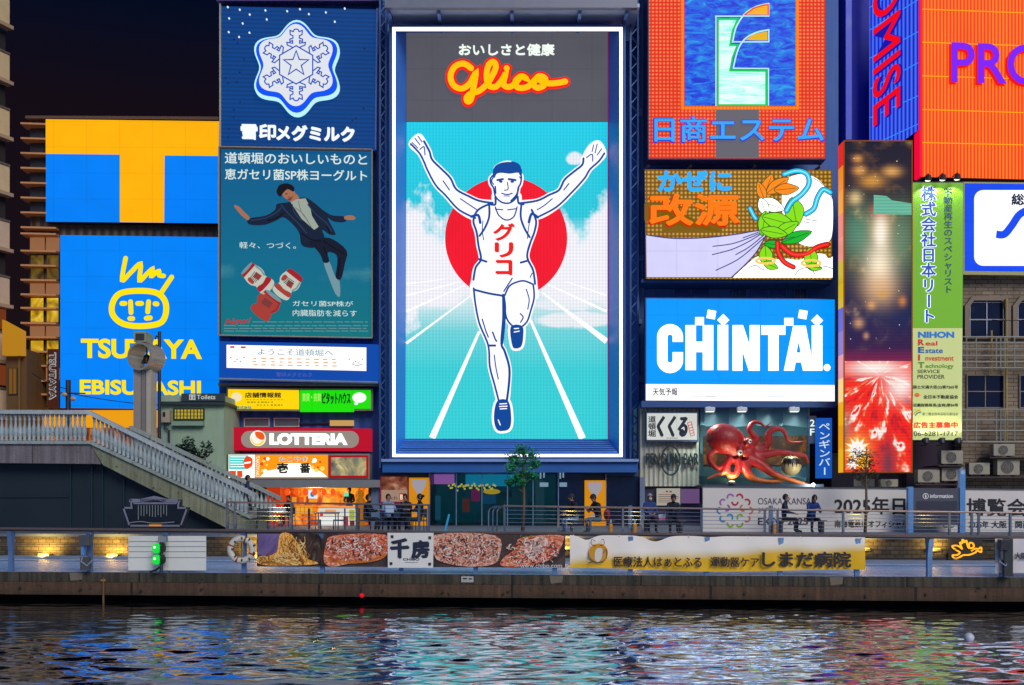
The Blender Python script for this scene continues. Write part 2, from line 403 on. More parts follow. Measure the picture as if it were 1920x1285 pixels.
# ground behind the terrace edge, out to the horizon
WB = Board(960, 34.9, -5.5)                         # front face of the terrace
Wl, Wr = -1000, 2900
structure('ground', MB().poly([WB.atz(Wl, TERR, -.3), WB.atz(Wr, TERR, -.3), (400, 20, TERR), (400, 900, TERR), (-400, 900, TERR), (-400, 40, TERR)]), D('6a6f78', .55, .3, .7, bump=.1))
def quay(px, z, l=0.0): return QB.atz(px, z, l)
Ql, Qr = -700, 2620
wk = MB().poly([quay(Ql, 0), quay(Qr, 0), WB.atz(Wr, 0, -.3), WB.atz(Wl, 0, -.3)])
structure('walkway', wk, D('a4ccff', .25, .25, 1.2, bump=.06))
qs = MB()
def qbeam(z0, z1, l0, l1, mi):
    qs.hexa([quay(Ql, z0, l0), quay(Qr, z0, l0), quay(Qr, z0, l1), quay(Ql, z0, l1)], [quay(Ql, z1, l0), quay(Qr, z1, l0), quay(Qr, z1, l1), quay(Ql, z1, l1)], mi)
qbeam(-0.27, -0.006, -1.5, 0.0, 0); qbeam(-0.62, -0.275, -1.5, 0.05, 1); qbeam(-3.0, -0.63, -1.6, -1.0, 2)
structure('quay', qs, [Concrete('5c5444', '14110d', 3.4, 1.0), Concrete('6a4c36', '1c140e', 5.2, .55, -.50), D('0c0d0f', .9)])
q_ = bpy.data.objects['quay']
for i in range(17):
    c = quay(40 + i*113, -.45 - .03*(i % 3), .05); MB().cyl(c, c + Vector((0, -.05, 0)), .035, 8).build('bolt', D('1c1814', .6), q_)
for px in (130, 1030, 1555): 
    MB().hexa([quay(px, -.02, .002), quay(px+26, -.02, .002), quay(px+24, -.2, .002), quay(px+3, -.24, .002)], [quay(px, -.02, .012), quay(px+26, -.02, .012), quay(px+24, -.2, .012), quay(px+3, -.24, .012)]).build('repair_patch', D('75695a', .9, .3, 3), q_)
# water
def sea():
    xs = np.concatenate([np.linspace(-60, -17, 30, endpoint=False), np.linspace(-17, 17, 560, endpoint=False), np.linspace(17, 60, 31)])
    ys = np.concatenate([np.linspace(-6, 13, 30, endpoint=False), np.linspace(13, 31, 470)])
    XX, YY = np.meshgrid(xs, ys); ZZ = np.zeros_like(XX); r = np.random.RandomState(3)
    for i in range(110):
        lam = 0.20 * (6.0 ** r.rand()); a = r.normal(math.pi/2, .42); k = 2*math.pi/lam
        ZZ += 0.0052 * lam ** .78 * np.sin(k*(XX*math.cos(a) + YY*math.sin(a)) + r.rand()*6.283) * (1 + .5*np.sin(XX*.35 + i) * np.sin(YY*.5 + 2*i))
    ZZ *= 0.62 * np.clip((30.5 - YY)/11.0, .25, 1.0) * (0.8 + 0.35*np.sin(XX*.22 + 1.0)*np.sin(YY*.31 + .4))
    w = len(xs); v = np.stack([XX.ravel(), YY.ravel(), ZZ.ravel() + WATER], 1)
    idx = np.arange(len(ys)*w).reshape(len(ys), w)
    f = np.stack([idx[:-1, :-1].ravel(), idx[:-1, 1:].ravel(), idx[1:, 1:].ravel(), idx[1:, :-1].ravel()], 1)
    me = bpy.data.meshes.new('water'); me.from_pydata(v.tolist(), [], f.tolist())
    me.polygons.foreach_set('use_smooth', [True]*len(me.polygons))
    m, n, p = mat_new('river_water'); P, xyz = pos_n(n)
    foam = noise_n(n, P, 1.0, 8, .72, .5, 1.6, 1)
    fx = n.nodes.new('ShaderNodeMapRange'); n.links.new(xyz['Y'], fx.inputs[0]); fx.inputs[1].default_value = 19.6; fx.inputs[2].default_value = 15.7
    gx = n.nodes.new('ShaderNodeMapRange'); n.links.new(xyz['X'], gx.inputs[0]); gx.inputs[1].default_value = .5; gx.inputs[2].default_value = -2.5
    fm = math_n(n, 'MULTIPLY', fx.outputs[0], gx.outputs[0])
    th = n.nodes.new('ShaderNodeMapRange'); n.links.new(math_n(n, 'MULTIPLY_ADD', fm, .26, foam), th.inputs[0]); th.inputs[1].default_value = .70; th.inputs[2].default_value = .80
    n.links.new(mix_n(n, th.outputs[0], (.0003, .002, .004), (.28, .32, .38)), p.inputs['Base Color'])
    gs = n.nodes.new('ShaderNodeBsdfGlossy'); gs.inputs['Color'].default_value = (.78, .90, 1.0, 1); gs.inputs['Roughness'].default_value = .075
    ms = n.nodes.new('ShaderNodeMixShader'); n.links.new(math_n(n, 'MULTIPLY_ADD', th.outputs[0], -.42, .42), ms.inputs[0]); n.links.new(p.outputs[0], ms.inputs[1]); n.links.new(gs.outputs[0], ms.inputs[2]); n.links.new(ms.outputs[0], n.nodes['Material Output'].inputs[0])
    n.links.new(math_n(n, 'MULTIPLY_ADD', th.outputs[0], .6, .055), p.inputs['Roughness']); p.inputs['IOR'].default_value = 1.6
    p.inputs['Specular IOR Level'].default_value = .85
    b = n.nodes.new('ShaderNodeBump'); b.inputs['Strength'].default_value = .2; b.inputs['Distance'].default_value = .02
    n.links.new(noise_n(n, P, 4.5, 3, .5, .7, 2.0, 1), b.inputs['Height']); n.links.new(b.outputs[0], p.inputs['Normal']); n.links.new(b.outputs[0], gs.inputs['Normal'])
    me.materials.append(m); o = bpy.data.objects.new('water', me); COL.objects.link(o); tag(o, kind='structure')
sea()
structure('riverbed', MB().poly([(-400, -300, -4), (400, -300, -4), (400, 60, -4), (-400, 60, -4)]), D('101418'))

# terrace retaining wall with its ledge and strip of uplights
t = thing('retaining_wall', 'low dark stone wall between the riverside walkway and the terrace', 'wall', (0, 34.9, 0))
def wbox(z0, z1, l0, l1): return MB().hexa([WB.atz(Wl, z0, l0), WB.atz(Wr, z0, l0), WB.atz(Wr, z0, l1), WB.atz(Wl, z0, l1)], [WB.atz(Wl, z1, l0), WB.atz(Wr, z1, l0), WB.atz(Wr, z1, l1), WB.atz(Wl, z1, l1)])
wbox(0.0, .74, -.4, 0).build('wall_face', Bricks('6a583c', '4a3d2c', '1d1813', 1.9), t)
wbox(.745, TERR + .012, -.4, .08).build('coping', D('5c626c', .6), t)
wbox(0.004, .10, .005, .35).build('kerb_step', D('777f8c', .5), t)

# ================================================================ BUILDINGS
def win(mb_f, mb_p, px0, py0, px1, py1, d, w=1.2, bars=True):
    b = Board(960, d)
    mb_f.frame(b, px0, py0, px1, py1, w, 0.0, .08); mb_p.flat(b, rect(px0+w, py0+w, px1-w, py1-w), .02)
def window(parent, px0, py0, px1, py1, d, fm, pm, w=1.2, cols=2, rows=1):
    b = Board(960, d); f = MB().frame(b, px0, py0, px1, py1, w, 0.0, .09)
    for i in range(1, cols):
        x = px0 + (px1-px0)*i/cols; f.slab(b, rect(x-w*.4, py0+w, x+w*.4, py1-w), .0, .07)
    for i in range(1, rows):
        y = py0 + (py1-py0)*i/rows; f.slab(b, rect(px0+w, y-w*.4, px1-w, y+w*.4), .0, .065)
    fo = f.build('window', fm, parent)
    MB().flat(b, rect(px0+w*.5, py0+w*.5, px1-w*.5, py1-w*.5), .03).build('pane', pm, fo)
    return fo
# --- far left apartment block, its balconies stacked one over another
AB = Board(22, 62, 66)
t = thing('apartment_building', 'beige apartment block with stacked balconies at the far left edge', 'building', AB.atz(10, TERR))
b_ = MB(); b_.hexa([AB.atz(-70, TERR, -8), AB.atz(-70, TERR, 0), AB.atz(10, TERR, 0), AB.atz(10, TERR, -8)], [AB.atz(-70, 29, -8), AB.atz(-70, 29, 0), AB.atz(10, 29, 0), AB.atz(10, 29, -8)])
b_.build('wall', D('2c2524', .8, .3), t)
for k in range(8):
    z = 6.6 + k*3.22
    def slab_(z0, z1, l0, l1, px1=20): return ([AB.atz(-70, z0, l0), AB.atz(px1, z0, l0), AB.atz(px1, z0, l1), AB.atz(-70, z0, l1)], [AB.atz(-70, z1, l0), AB.atz(px1, z1, l0), AB.atz(px1, z1, l1), AB.atz(-70, z1, l1)])
    bo = MB().hexa(*slab_(z + .22, z + 1.75, .2, .3, 11)).build('balcony', D('dcc090' if k > 3 else 'd8b898', .8, .2, 2), t)
    MB().hexa(*slab_(z, z + .2, 0.01, .5, 14)).build('balcony_floor', D('b89878', .8), bo)
    MB().hexa(*slab_(z + 1.76, z + 1.86, .15, .36, 11)).build('balcony_rail', D('6d6355', .5), bo)
    if k < 3: MB().hexa(*slab_(z - 1.2, z - .05, 0.02, .06, 10)).build('lit_window', E('7a3a1c', .8), t)
# --- yellow lit low house between
b = Board(35, 60)
t = thing('yellow_house', 'low house with a yellow lit upper wall beside the beige apartments', 'building', b.atz(35, TERR))
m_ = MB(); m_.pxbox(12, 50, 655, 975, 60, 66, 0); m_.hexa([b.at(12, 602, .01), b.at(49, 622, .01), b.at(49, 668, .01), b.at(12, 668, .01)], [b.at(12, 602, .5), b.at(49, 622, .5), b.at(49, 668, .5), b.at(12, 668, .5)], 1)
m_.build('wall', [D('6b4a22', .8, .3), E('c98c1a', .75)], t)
MB().slab(b, rect(36, 668, 40, 800), .02, .14).build('corner_post', D('7d5a2c'), t)
window(t, 16, 690, 33, 740, 60, D('4a3a28'), E('8a5a1c', .7))
# --- office building with fins that carries the two blue boards
b = Board(250, 62.6, 1.2)
t = thing('office_building', 'tall office building with thin floor fins behind the blue boards', 'building', b.atz(250, TERR))
m_ = MB(); m_.hexa([b.atz(57, TERR), b.atz(430, TERR), b.atz(430, TERR, -9), b.atz(57, TERR, -9)], [b.at(57, 226), b.at(430, 229), b.at(430, 229, -9), b.at(57, 226, -9)])
m_.build('wall', Ribbed('54402e', .5, 'X', .2), t)
MB().slab(b, [(52, 221), (412, 223), (412, 229), (52, 226)], -.5, .35).build('parapet', D('6a4a36'), t)
MB().tube([b.at(196, 222, -2), b.at(196, 196, -2)], .05).build('mast', DARKST, t)
for y in [238 + 27.5*i for i in range(8)] + [442, 474, 501, 528, 555, 580, 608, 634, 661, 687, 715, 740]:
    MB().hexa([b.at(47, y, -.3), b.at(112, y, -.3), b.at(112, y, .55), b.at(49, y, .75)], [b.at(47, y+3.2, -.3), b.at(112, y+3.2, -.3), b.at(112, y+3.2, .55), b.at(49, y+3.2, .75)]).build('floor_fin', D('d09058', .6, .15), t)
rows_ = [(446, 472, 'p'), (478, 526, 'd'), (532, 553, 'p'), (558, 606, 'l'), (612, 632, 'p'), (638, 685, 'l'), (690, 713, 'p'), (718, 762, 'd')]
for y0, y1, k in rows_:
    for x0, x1 in ((57, 84), (87, 112)):
        if k == 'p': MB().slab(b, rect(x0, y0, x1, y1), .01, .06).build('wall_panel', E('a4704c', .75), t)  # warm light on the panels is put in as their own glow
        else:
            wf = MB().frame(b, x0, y0, x1, y1, 1.3, .01, .1).build('window', D('5a4630', .5), t)
            MB().flat(b, rect(x0+1, y0+1, x1-1, y1-1), .03).build('pane', Noisy([(.35, '4a3818' if k == 'd' else '8a6a14'), (.52, '8a6a20' if k == 'd' else 'd8a818'), (.68, 'b08c38' if k == 'd' else 'ffdf50')], .9, 2, .3, .85 if k == 'l' else .55, name='lit_room'), wf)
for i in range(6): MB().slab(b, rect(57, 243 + 27.5*i, 84, 264 + 27.5*i), .01, .05).build('dark_pane', D('3c362e', .3), t)
MB().slab(b, rect(60, 770, 412, 900), .02, .3).build('orange_fascia', E('f0a010', .95, samp=True), t)
MB().slab(b, rect(60, 803, 412, 900), .31, .35).build('arcade_front', Noisy([(.35, '3a1808'), (.5, 'a04c10'), (.7, 'f09a28')], 1.2, 5, .5, .7, 1.5, .6, name='lit_arcade'), t)
# --- green-grey toilet house
b = Board(360, 48.6)
t = thing('toilet_house', 'pale green public toilet block right of the bridge pillar', 'building', b.atz(360, TERR))
MB().pxbox(302, 420, 742, 990, 48.6, 53).build('wall', D('9db598', .8, .2, 1.5, streak=.2), t)
MB().pxbox(299, 421, 753, 759, 48.35, 53.1).build('eaves', D('2c3a3a', .6), t)
MB().slab(b, rect(308, 890, 420, 990), .01, .05).build('plinth', D('5d6f68', .8), t)
f = MB().frame(b, 326, 766, 384, 788, 2.2, .005, .12).build('window', D('2e3428'), t)
g = MB().flat(b, rect(328, 768, 382, 786), .03)
g.build('pane', E('c9b23a', .75), f)
gb = MB()
for i in range(1, 9): gb.slab(b, rect(326 + i*6.4 - .7, 768, 326 + i*6.4 + .7, 786), .04, .08)
for i in (1, 2): gb.slab(b, rect(328, 766 + i*7.3 - .6, 382, 766 + i*7.3 + .6), .085, .1)
gb.build('lattice', D('2e3428'), f)
MB().slab(b, rect(326, 791, 384, 799), .005, .3).build('sill', D('8aa58c'), t)
mbx = MB().slab(b, rect(304, 771, 322, 793), .01, .3).build('meter_box', D('b8a68a'), t)
MB().flat(b, rect(309, 774, 314, 783), .305).build('dial_window', D('20241f'), mbx)
MB().tube([b.at(312, 793, .15), b.at(312, 802, .15), b.at(319, 808, .15), b.at(319, 870, .15)], .05).build('pipe', DARKST, t)
# --- left sign tower building
t = thing('sign_tower', 'narrow dark blue building stacked with dairy and burger signs', 'building', (X(560, 51.4), 51.4, TERR))
MB().pxbox(411, 713, -60, 905, 51.4, 58).build('wall', Ribbed('1c4c92', .6, 'X', .2), t)
b = Board(560, 51.4)
for x0, x1, c in ((458, 506, 'a0a7a8'), (514, 562, '9aa0a0')): window(t, x0, 784, x1, 801, 51.4, D('c9c2b4'), D('5d6a6c', .3), 1.6, 1)
MB().slab(b, rect(620, 789, 664, 799), .02, .25).build('lit_vent', E('d9a860', .8), t)
MB().tube([b.at(562, 795, .1), b.at(620, 794, .1)], .05).build('pipe', DARKST, t)
MB().slab(b, rect(418, 722, 712, 727), .05, .9).build('sign_bracket', D('77715f'), t)
for px in (425, 470, 520, 600, 660, 700): MB().tube([b.at(px, 14, .1), b.at(px + (8 if px < 560 else -8), -20, .9)], .06).build('roof_strut', D('4c4a5c', .4, .2, 2, .6), t)
MB().slab(b, rect(411, 5, 713, 11), .05, .5).build('roof_beam', D('4b3c74', .5), t)
MB().pxbox(414, 712, 900, 914, 48.6, 51.3).build('shop_canopy', D('7c7f80', .6), t)
MB().pxbox(696, 712, 905, 995, 49.0, 53).build('corner_pillar', D('55708e', .5), t)
MB().pxbox(411, 440, 905, 1000, 50.6, 53).build('corner_pillar', D('20384e', .6), t)
# lattice mast between the tower and the runner sign
def lattice(px0, px1, py0, py1, d, name, label, group, step=14):
    b = Board((px0+px1)/2, d); c = b.at((px0+px1)/2, py1)
    t = thing(name, label, 'mast', c, group)
    for px in (px0, px1): MB().slab(b, rect(px-1.6, py0, px+1.6, py1), -.1, .1).build('mast_post', D('45618f', .4, .2, 2, .4), t)
    z = MB(); y = py0; k = 0
    while y < py1 - step:
        a_, c_ = ((px0, px1) if k % 2 == 0 else (px1, px0)); z.tube([b.at(a_, y), b.at(c_, y + step)], .035, 5); y += step; k += 1
    z.build('cross_bracing', D('5d7aa8', .4, .2, 2, .4), t)
    return t
lattice(713, 724, -60, 878, 50.2, 'lattice_mast', 'tall steel lattice mast left of the giant runner sign', 'masts beside the runner sign')
lattice(1182, 1196, -60, 878, 50.4, 'lattice_mast', 'tall steel lattice mast right of the giant runner sign', 'masts beside the runner sign', 16)
# --- building behind the runner sign
t = thing('runner_building', 'dark blue building behind the giant runner sign with a glass ground floor', 'building', (X(955, 52.2), 52.2, TERR))
MB().pxbox(713.5, 1199, -80, 884, 52.2, 60).build('wall', D('2050a4', .6, .3, 1, streak=.4), t)
for px, r_ in ((727, .09), (731.5, .05), (1197, .07), (1201, .05), (1205, .09)): MB().tube([W(px, -60, 51.2 if px < 1196 else 51.0), W(px, 300, 51.2 if px < 1196 else 51.0), W(px, 862, 51.2 if px < 1196 else 51.0)], r_, 8).build('conduit', D('5878a8', .5, .25, 2, .3), t)
for px, py, w_, h_ in ((728, 330, 5, 12), (728, 610, 6, 9), (1200, 205, 6, 14), (1203, 480, 6, 10), (1200, 600, 5, 8), (1201, 705, 7, 12)): MB().slab(Board(px, 50.9), rect(px-w_, py, px+w_*.6, py+h_), -.1, .12).build('junction_box', D('7f93b4', .5, .25, 2, .2), t)
b = Board(955, 51.0)
m_ = MB(); m_.box(X(732, 51), X(1188, 51), 48.6, 52.15, 24.45, 24.62); m_.build('canopy', D('c3cbe0', .5, .12), t)
for px in (735, 826, 960, 1084, 1170): MB().box(X(px-3, 50), X(px+3, 50), 48.7, 52, 24.2, 24.44).build('canopy_bracket', D('6f92cf', .5), t)
MB().box(X(722, 48.5), X(1194, 48.5), 48.3, 48.58, 24.3, 24.75).build('canopy_beam', D('7a7c88', .4, .2, 2, .3), t)
MB().box(X(722, 51), X(1194, 51), 50.2, 52, 25.3, 25.6).build('roof_beam', D('5d6ea0', .4), t)
for px in (735, 826, 960, 1084, 1170): MB().tube([(X(px, 50), 48.5, 24.7), (X(px, 50), 51.5, 26.4)], .06).build('canopy_tie', D('56607c'), t)
MB().pxbox(717, 1196, 866, 886, 48.3, 52.1).build('fascia_beam', D('1d5da8', .45, .2, 1), t)
MB().pxbox(715, 1198, 861, 866, 48.1, 52.1).build('fascia_cap', D('8aa8d8', .4), t)
gl = MB(); gd = 49.0
for px0, px1 in ((806, 855), (856, 903), (904, 951), (952, 999), (1000, 1046)): gl.slab(Board(960, gd), rect(px0, 886, px1, 993), 0, .03)
gl.build('glass_front', Glass('06181c', .3), t)
for px in (805, 855.5, 903.5, 951.5, 999.5, 1047): MB().pxbox(px-.9, px+.9, 886, 993, 48.9, 49.08).build('mullion', D('8fa6b8', .3, .1, 2, .7), t)
for xa, xb in ((712, 806), (1048, 1200)): MB().box(X(xa, 49.2), X(xb, 49.2), 49.2, 53, TERR, 3.42).build('side_wall', D('14294a', .4, .25), t)
m_ = MB(); m_.box(X(806, 53), X(1048, 53), 55.5, 55.6, TERR, 3.42, 0); m_.box(X(806, 53), X(1048, 53), 49.2, 55.5, 3.36, 3.42, 0); m_.box(X(806, 53), X(1048, 53), 49.2, 55.5, TERR+.004, TERR+.02, 1)
m_.build('lobby', [Noisy([(.3, '06202a'), (.5, '0d4a52'), (.7, '123a54')], .8, 4, .5, .7, name='lobby_wall'), D('24303a', .3)], t)  # lobby brightness is put into the walls as emission
b = Board(930, 52.5)
MB().slab(b, rect(873, 890, 965, 912), 0, .1).build('lobby_screen', E('1aa9d8', .8, samp=True), t)
MB().slab(Board(830, 52), rect(808, 886, 852, 908), 0, .1).build('pink_lightbox', E('e07ad8', .9), t)
MB().slab(b, ell(922, 922, 16, 5), 0, .2).build('yellow_lamp', E('ffc020', 1.0), t)
sl_ = MB()
for i in range(34): sl_.ball(W(842 + i*2.6 + random.uniform(-1, 1), 913 + 5*math.sin(i*1.3) + random.uniform(-3, 3), 51.5), .055, nu=6, nv=4)
tag(sl_.build('fairy_lights', E('ffd860', 1.2), t))
for x0, x1, y0, y1, c in ((812, 826, 930, 975, '2c6f8c'), (868, 880, 935, 960, '8a3a2a'), (905, 930, 928, 945, '1d5f8c'), (884, 900, 918, 940, 'a82a6a'), (935, 948, 940, 970, '28433a'), (960, 990, 915, 970, '1e4a50'), (1004, 1020, 900, 985, '335a66')):
    MB().slab(Board(930, 53), rect(x0, y0, x1, y1), 0, .3).build('lobby_fitting', E(c, .7), t)
for px, w_ in ((1020, 8), (1056, 7)):
    q = MB(); bb = Board(px, 48.85)
    q.slab(bb, rect(px-w_, 886, px-w_+3, 898), 0, .02); q.slab(bb, rect(px-w_*.2, 886, px-w_*.2+3, 896), 0, .02); q.slab(bb, rect(px-w_, 905, px+w_, 913), 0, .02); q.build('door_notice', E('8fb0c8', .6), t)
MB().pxbox(1049, 1094, 888, 990, 48.95, 49.15).build('dark_door', D('0b1a34', .15), t)
MB().pxbox(1136, 1198, 894, 992, 48.95, 49.15).build('dark_door', D('0a1832', .2), t)
MB().slab(Board(1165, 48.9), rect(1136, 885, 1196, 893), 0, .05).build('house_number_strip', D('3b4560', .5), t)
# --- building with the estate, wind bag and apartment signs
t = thing('stacked_sign_building', 'blue grey building carrying the red neon board and the bright blue board', 'building', (X(1380, 51.2), 51.2, TERR))
MB().pxbox(1200, 1572, -80, 760, 51.2, 58).build('wall', D('3c68b4', .6, .25, .8, streak=.35), t)
MB().pxbox(1200, 1312, 760, 912, 49.6, 58).build('corrugated_wall', Ribbed('b9b6a4', .22, 'X', .3), t)
MB().pxbox(1200, 1318, 905, 995, 49.8, 58).build('lower_wall', D('2c2a44', .7), t)
MB().pxbox(1200, 1209, 895, 995, 48.6, 49.7).build('corner_pillar', D('6f7c96', .6), t)
for x0, x1, c in ((1262, 1330, '0b3f9c'), (1372, 1400, '16407c'), (1408, 1474, '0b3f9c'), (1488, 1512, '14346e')): window(t, x0, 537, x1, 561, 51.2, D('3a6cae', .4), D(c, .2), 1.4)
MB().pxbox(1203, 1562, 523, 530, 49.6, 51.2).build('ledge', D('2c5a94', .5), t)
MB().pxbox(1203, 1568, 752, 764, 49.0, 51.2).build('ledge', D('2d5590', .5), t)
for px in (1213, 1292, 1412, 1534): MB().tube([W(px-6, 320, 50.3), W(px+3, 313, 50.0), W(px+3, 300, 50.0)], .07, 6).build('sign_bracket', D('b08a7a', .4, .2, 2, .4), t)
# --- dark building behind the tall screen
t = thing('dark_building', 'deep blue building behind the tall video screen and loan company board', 'building', (X(1640, 52), 52, TERR))
MB().pxbox(1573, 1806, -80, 850, 54.4, 60).build('wall', D('1a28b4', .6, .3, .8), t)
MB().pxbox(1586, 1597, -80, 262, 51.2, 54.39).build('blue_fin', D('2446d8', .4), t)
MB().pxbox(1560, 1710, 850, 1000, 51.6, 58).build('lower_wall', D('2a2334', .8), t)
# --- old tiled building at the right edge
b = Board(1870, 50.4)
t = thing('tiled_building', 'old brown tiled building with chamfered windows at the right edge', 'building', b.atz(1870, TERR))
MB().pxbox(1803, 2120, 500, 1000, 50.4, 58).build('wall', Bricks('b09a80', '9c8870', '6a5c4e', 1.0, .8, .6, .18), t)
MB().pxbox(1700, 1803, 828, 1000, 51.2, 58).build('lower_wall', D('3a2c3c', .8, .3), t)
def cham_window(x0, y0, x1, y1):
    o_ = [(x0, y1), (x0, y0 + 18), (x0 + 14, y0), (x1 - 14, y0), (x1, y0 + 18), (x1, y1)]
    i_ = [(x0 + 8, y1 - 2), (x0 + 8, y0 + 21), (x0 + 17, y0 + 8), (x1 - 17, y0 + 8), (x1 - 8, y0 + 21), (x1 - 8, y1 - 2)]
    f = MB()
    for k in range(6): f.slab(b, [o_[k], o_[(k+1) % 6], i_[(k+1) % 6], i_[k]], .01, .2)
    fo = f.build('window', D('8d7a68', .7), t); MB().flat(b, i_, .02).build('pane', D('10162e', .12), fo)
    g = MB(); xm = (x0+x1)/2; g.slab(b, rect(xm-1, y0+8, xm+1, y1-2), .03, .08); g.slab(b, rect(x0+8, y0+42, x1-8, y0+44), .03, .075); g.frame(b, x0+11, y0+10, x1-11, y1-1, 1.5, .03, .07); g.build('sash', D('a8a6b4', .5), fo)
cham_window(1806, 557, 1892, 636); cham_window(1896, 557, 1982, 636)
window(t, 1811, 703, 1882, 766, 50.4, D('8f8070', .6), D('10142c', .12), 2, 2, 2); window(t, 1910, 703, 1980, 766, 50.4, D('8f8070', .6), D('10142c', .12), 2, 2, 2)
for k, (y0, ys) in enumerate(((632, (632, 643, 655, 667, 679, 690)), (768, (768, 788, 808, 829)))):
    g = MB(); bb = Board(1870, 49.6)
    for y in ys: g.tube([bb.at(1804, y), bb.at(1990, y)], .035, 6)
    for px in (1812, 1830, 1868, 1876, 1884, 1902, 1930, 1960): g.tube([bb.at(px, ys[0]), bb.at(px, ys[-1])], .035, 6)
    g.build('fire_balcony_rail', D('9d9a8c', .5, .2, 2, .2), t)
MB().tube([W(1887, 560, 50.1), W(1887, 830, 50.1)], .06, 8).build('drain_pipe', D('a3924f', .5), t)
MB().tube([W(1859, 620, 50.1), W(1859, 700, 50.1)], .05, 8).build('drain_pipe', D('a3924f', .5), t)
# ================================================================ SIGNS
def crop(ox, oy, s): return lambda *p: [(ox + x/s, oy + y/s) for x, y in p]
def sign(name, label, b, px, py, cat='sign', group=None): return thing(name, label, cat, b.at(px, py), group)
# ---- T board and face board on the office building
b = Board(250, 62.0, 1.2)
t = sign('billboard', 'upper blue billboard with one huge yellow letter T', b, 250, 418)
MB().slab(b, [(86, 224), (411, 228), (409, 419), (86, 416)], -.5, -.01).build('sign_box', D('1a2230', .5), t)
MB().flat(b, [(86, 224), (411, 228), (409, 419), (86, 416)], 0).build('panel', E('0080f8', .97, 'n', samp=True), t)
MB().flat(b, [(86, 224), (411, 228), (410.5, 293), (309, 292), (308, 418), (225, 417), (225, 290.5), (86, 289)], .03).build('lettering', E('ffb200', 1.0, 'n', samp=True), t)
t = sign('billboard', 'lower blue billboard with a yellow doodled face above yellow shop name', b, 260, 767)
pl_ = [(113, 441), (411, 445), (411, 768), (113, 765)]
MB().slab(b, pl_, -.5, -.01).build('sign_box', D('1a2230', .5), t)
MB().flat(b, pl_, 0).build('panel', E('0084fa', .97, 'n', samp=True), t)
T_ = crop(0, 430, 3.671); Y_ = E('ffe400', 1.0)
m_ = MB()
m_.stroke(b, spl(T_((866,200),(842,350),(900,300),(968,240),(962,352),(1010,310),(1050,275),(1043,322),(1068,305),(1095,290),(1098,318),(1128,322)), 4), 8.5, .03)
m_.stroke(b, T_((1183,330),(1108,442)), 9, .03)
m_.stroke(b, spl(T_((960,425),(1080,440),(1138,500),(1140,590),(1095,650),(960,668),(845,650),(778,590),(776,510),(830,442)), 6, True), 11, .03, closed=True)
for st in (((840,512),(862,512)),((900,500),(903,575)),((948,512),(976,512)),((1024,500),(1018,570)),((1068,514),(1082,516)),((895,616),(915,616)),((1008,614),(1036,611))): m_.stroke(b, T_(*st), 9, .035)
m_.build('face_emblem', Y_, t)
MB().text(b, 'TSUTAYA', 152, 635, 379, 672, .03, drop=2, off=.035).build('lettering', Y_, t)
MB().text(b, 'EBISUBASHI', 150, 712, 377, 740, .03, drop=2, off=.035).build('lettering', Y_, t)
b = Board(100, 61.6)
t = sign('hanging_banner', 'narrow dark vertical banner with rotated black shop name on the office building', b, 100, 765)
MB().slab(b, rect(90, 655, 111, 765), 0, .08).build('banner_cloth', E('5a2c1c', .5), t)
m_ = MB(); m_.text4(b, 'TSUTAYA', (106, 662), (106, 750), (94, 662), .1, 0, off=.02, bold=1.0); m_.text4(b, 'TSUTAYA', (105.5, 663), (105.5, 749), (94.5, 663), .125, 1, off=.01); m_.build('lettering', [E('c9c4c0', .7), D('090606')], t)
# ---- dairy sign
b = Board(415, 50.4, 3.2)
t = sign('dairy_sign', 'blue ribbed sign wall with a white snow crystal emblem', b, 560, 275)
pl_ = [(415, 12), (706, 18), (703, 283), (415, 276)]
MB().slab(b, pl_, -.6, -.01).build('sign_box', D('0a3a70', .5), t)
MB().flat(b, pl_, 0).build('panel', E('08448c', .8, 'h', .16, True, .2), t)  # glow of the blue wall stands in for external floodlights
MB().slab(b, [(412.5, 10), (415, 10), (415, 276), (412.5, 276)], -.3, .15).build('edge_trim', D('b8b2a0', .4), t)
MB().slab(b, [(706, 18), (709, 18), (706, 283), (703, 283)], -.3, .15).build('edge_trim', D('7088d0', .4), t)
S_ = crop(400, 0, 4.016); m_ = MB()
for p in S_((110,57),(200,77),(275,113),(120,142),(393,82),(403,150),(222,180),(117,245),(273,250),(195,282),(557,88),(653,73),(720,110),(848,97),(915,167),(990,68)): m_.slab(b, ell(p[0], p[1], 1.7, n=8), 0, .06)
m_.build('snow_lamp', E('eaf6ff', 1.0), t)['kind'] = 'stuff'
m_ = MB()
for i in range(46):
    p = (random.uniform(422, 695), random.uniform(60, 268))
    if abs(p[0]-558) > 92 or p[1] > 222: m_.slab(b, ell(p[0], p[1], 1.5, n=6), 0, .05)
m_.build('dark_stud', D('06204a'), t)['kind'] = 'stuff'
def hexwave(cx, cy, k): return S_(*[(cx + k*(318 + 38*math.cos(6*(a-math.pi/2)))*math.cos(a), cy - k*(318 + 38*math.cos(6*(a-math.pi/2)))*math.sin(a)) for a in [2*math.pi*i/84 for i in range(84)]])
m_ = MB(); m_.slab(b, hexwave(635, 530, 1.0), 0, .32, 0); m_.flat(b, hexwave(635, 530, .955), .33, 1); m_.flat(b, hexwave(629, 513, .865), .34, 2)
m_.build('emblem', [E('bdf4ff', 1.0), E('0a50f0', 1.0), E('dfe4ec', .98)], t)
m_ = MB(); hx = [(632 + 143*math.cos(R(90+60*i)), 513 - 143*math.sin(R(90+60*i))) for i in range(6)]
m_.stroke(b, S_(*hx), 2.3, .36, closed=True); m_.stroke(b, S_(*star(632, 505, 98, 40, 5)), 2.3, .36, closed=True)
half = [(0,130),(15,126),(22,110),(46,120),(44,88),(24,80),(24,62),(48,54),(46,36),(26,44),(26,24),(70,30),(66,10),(22,-8)]
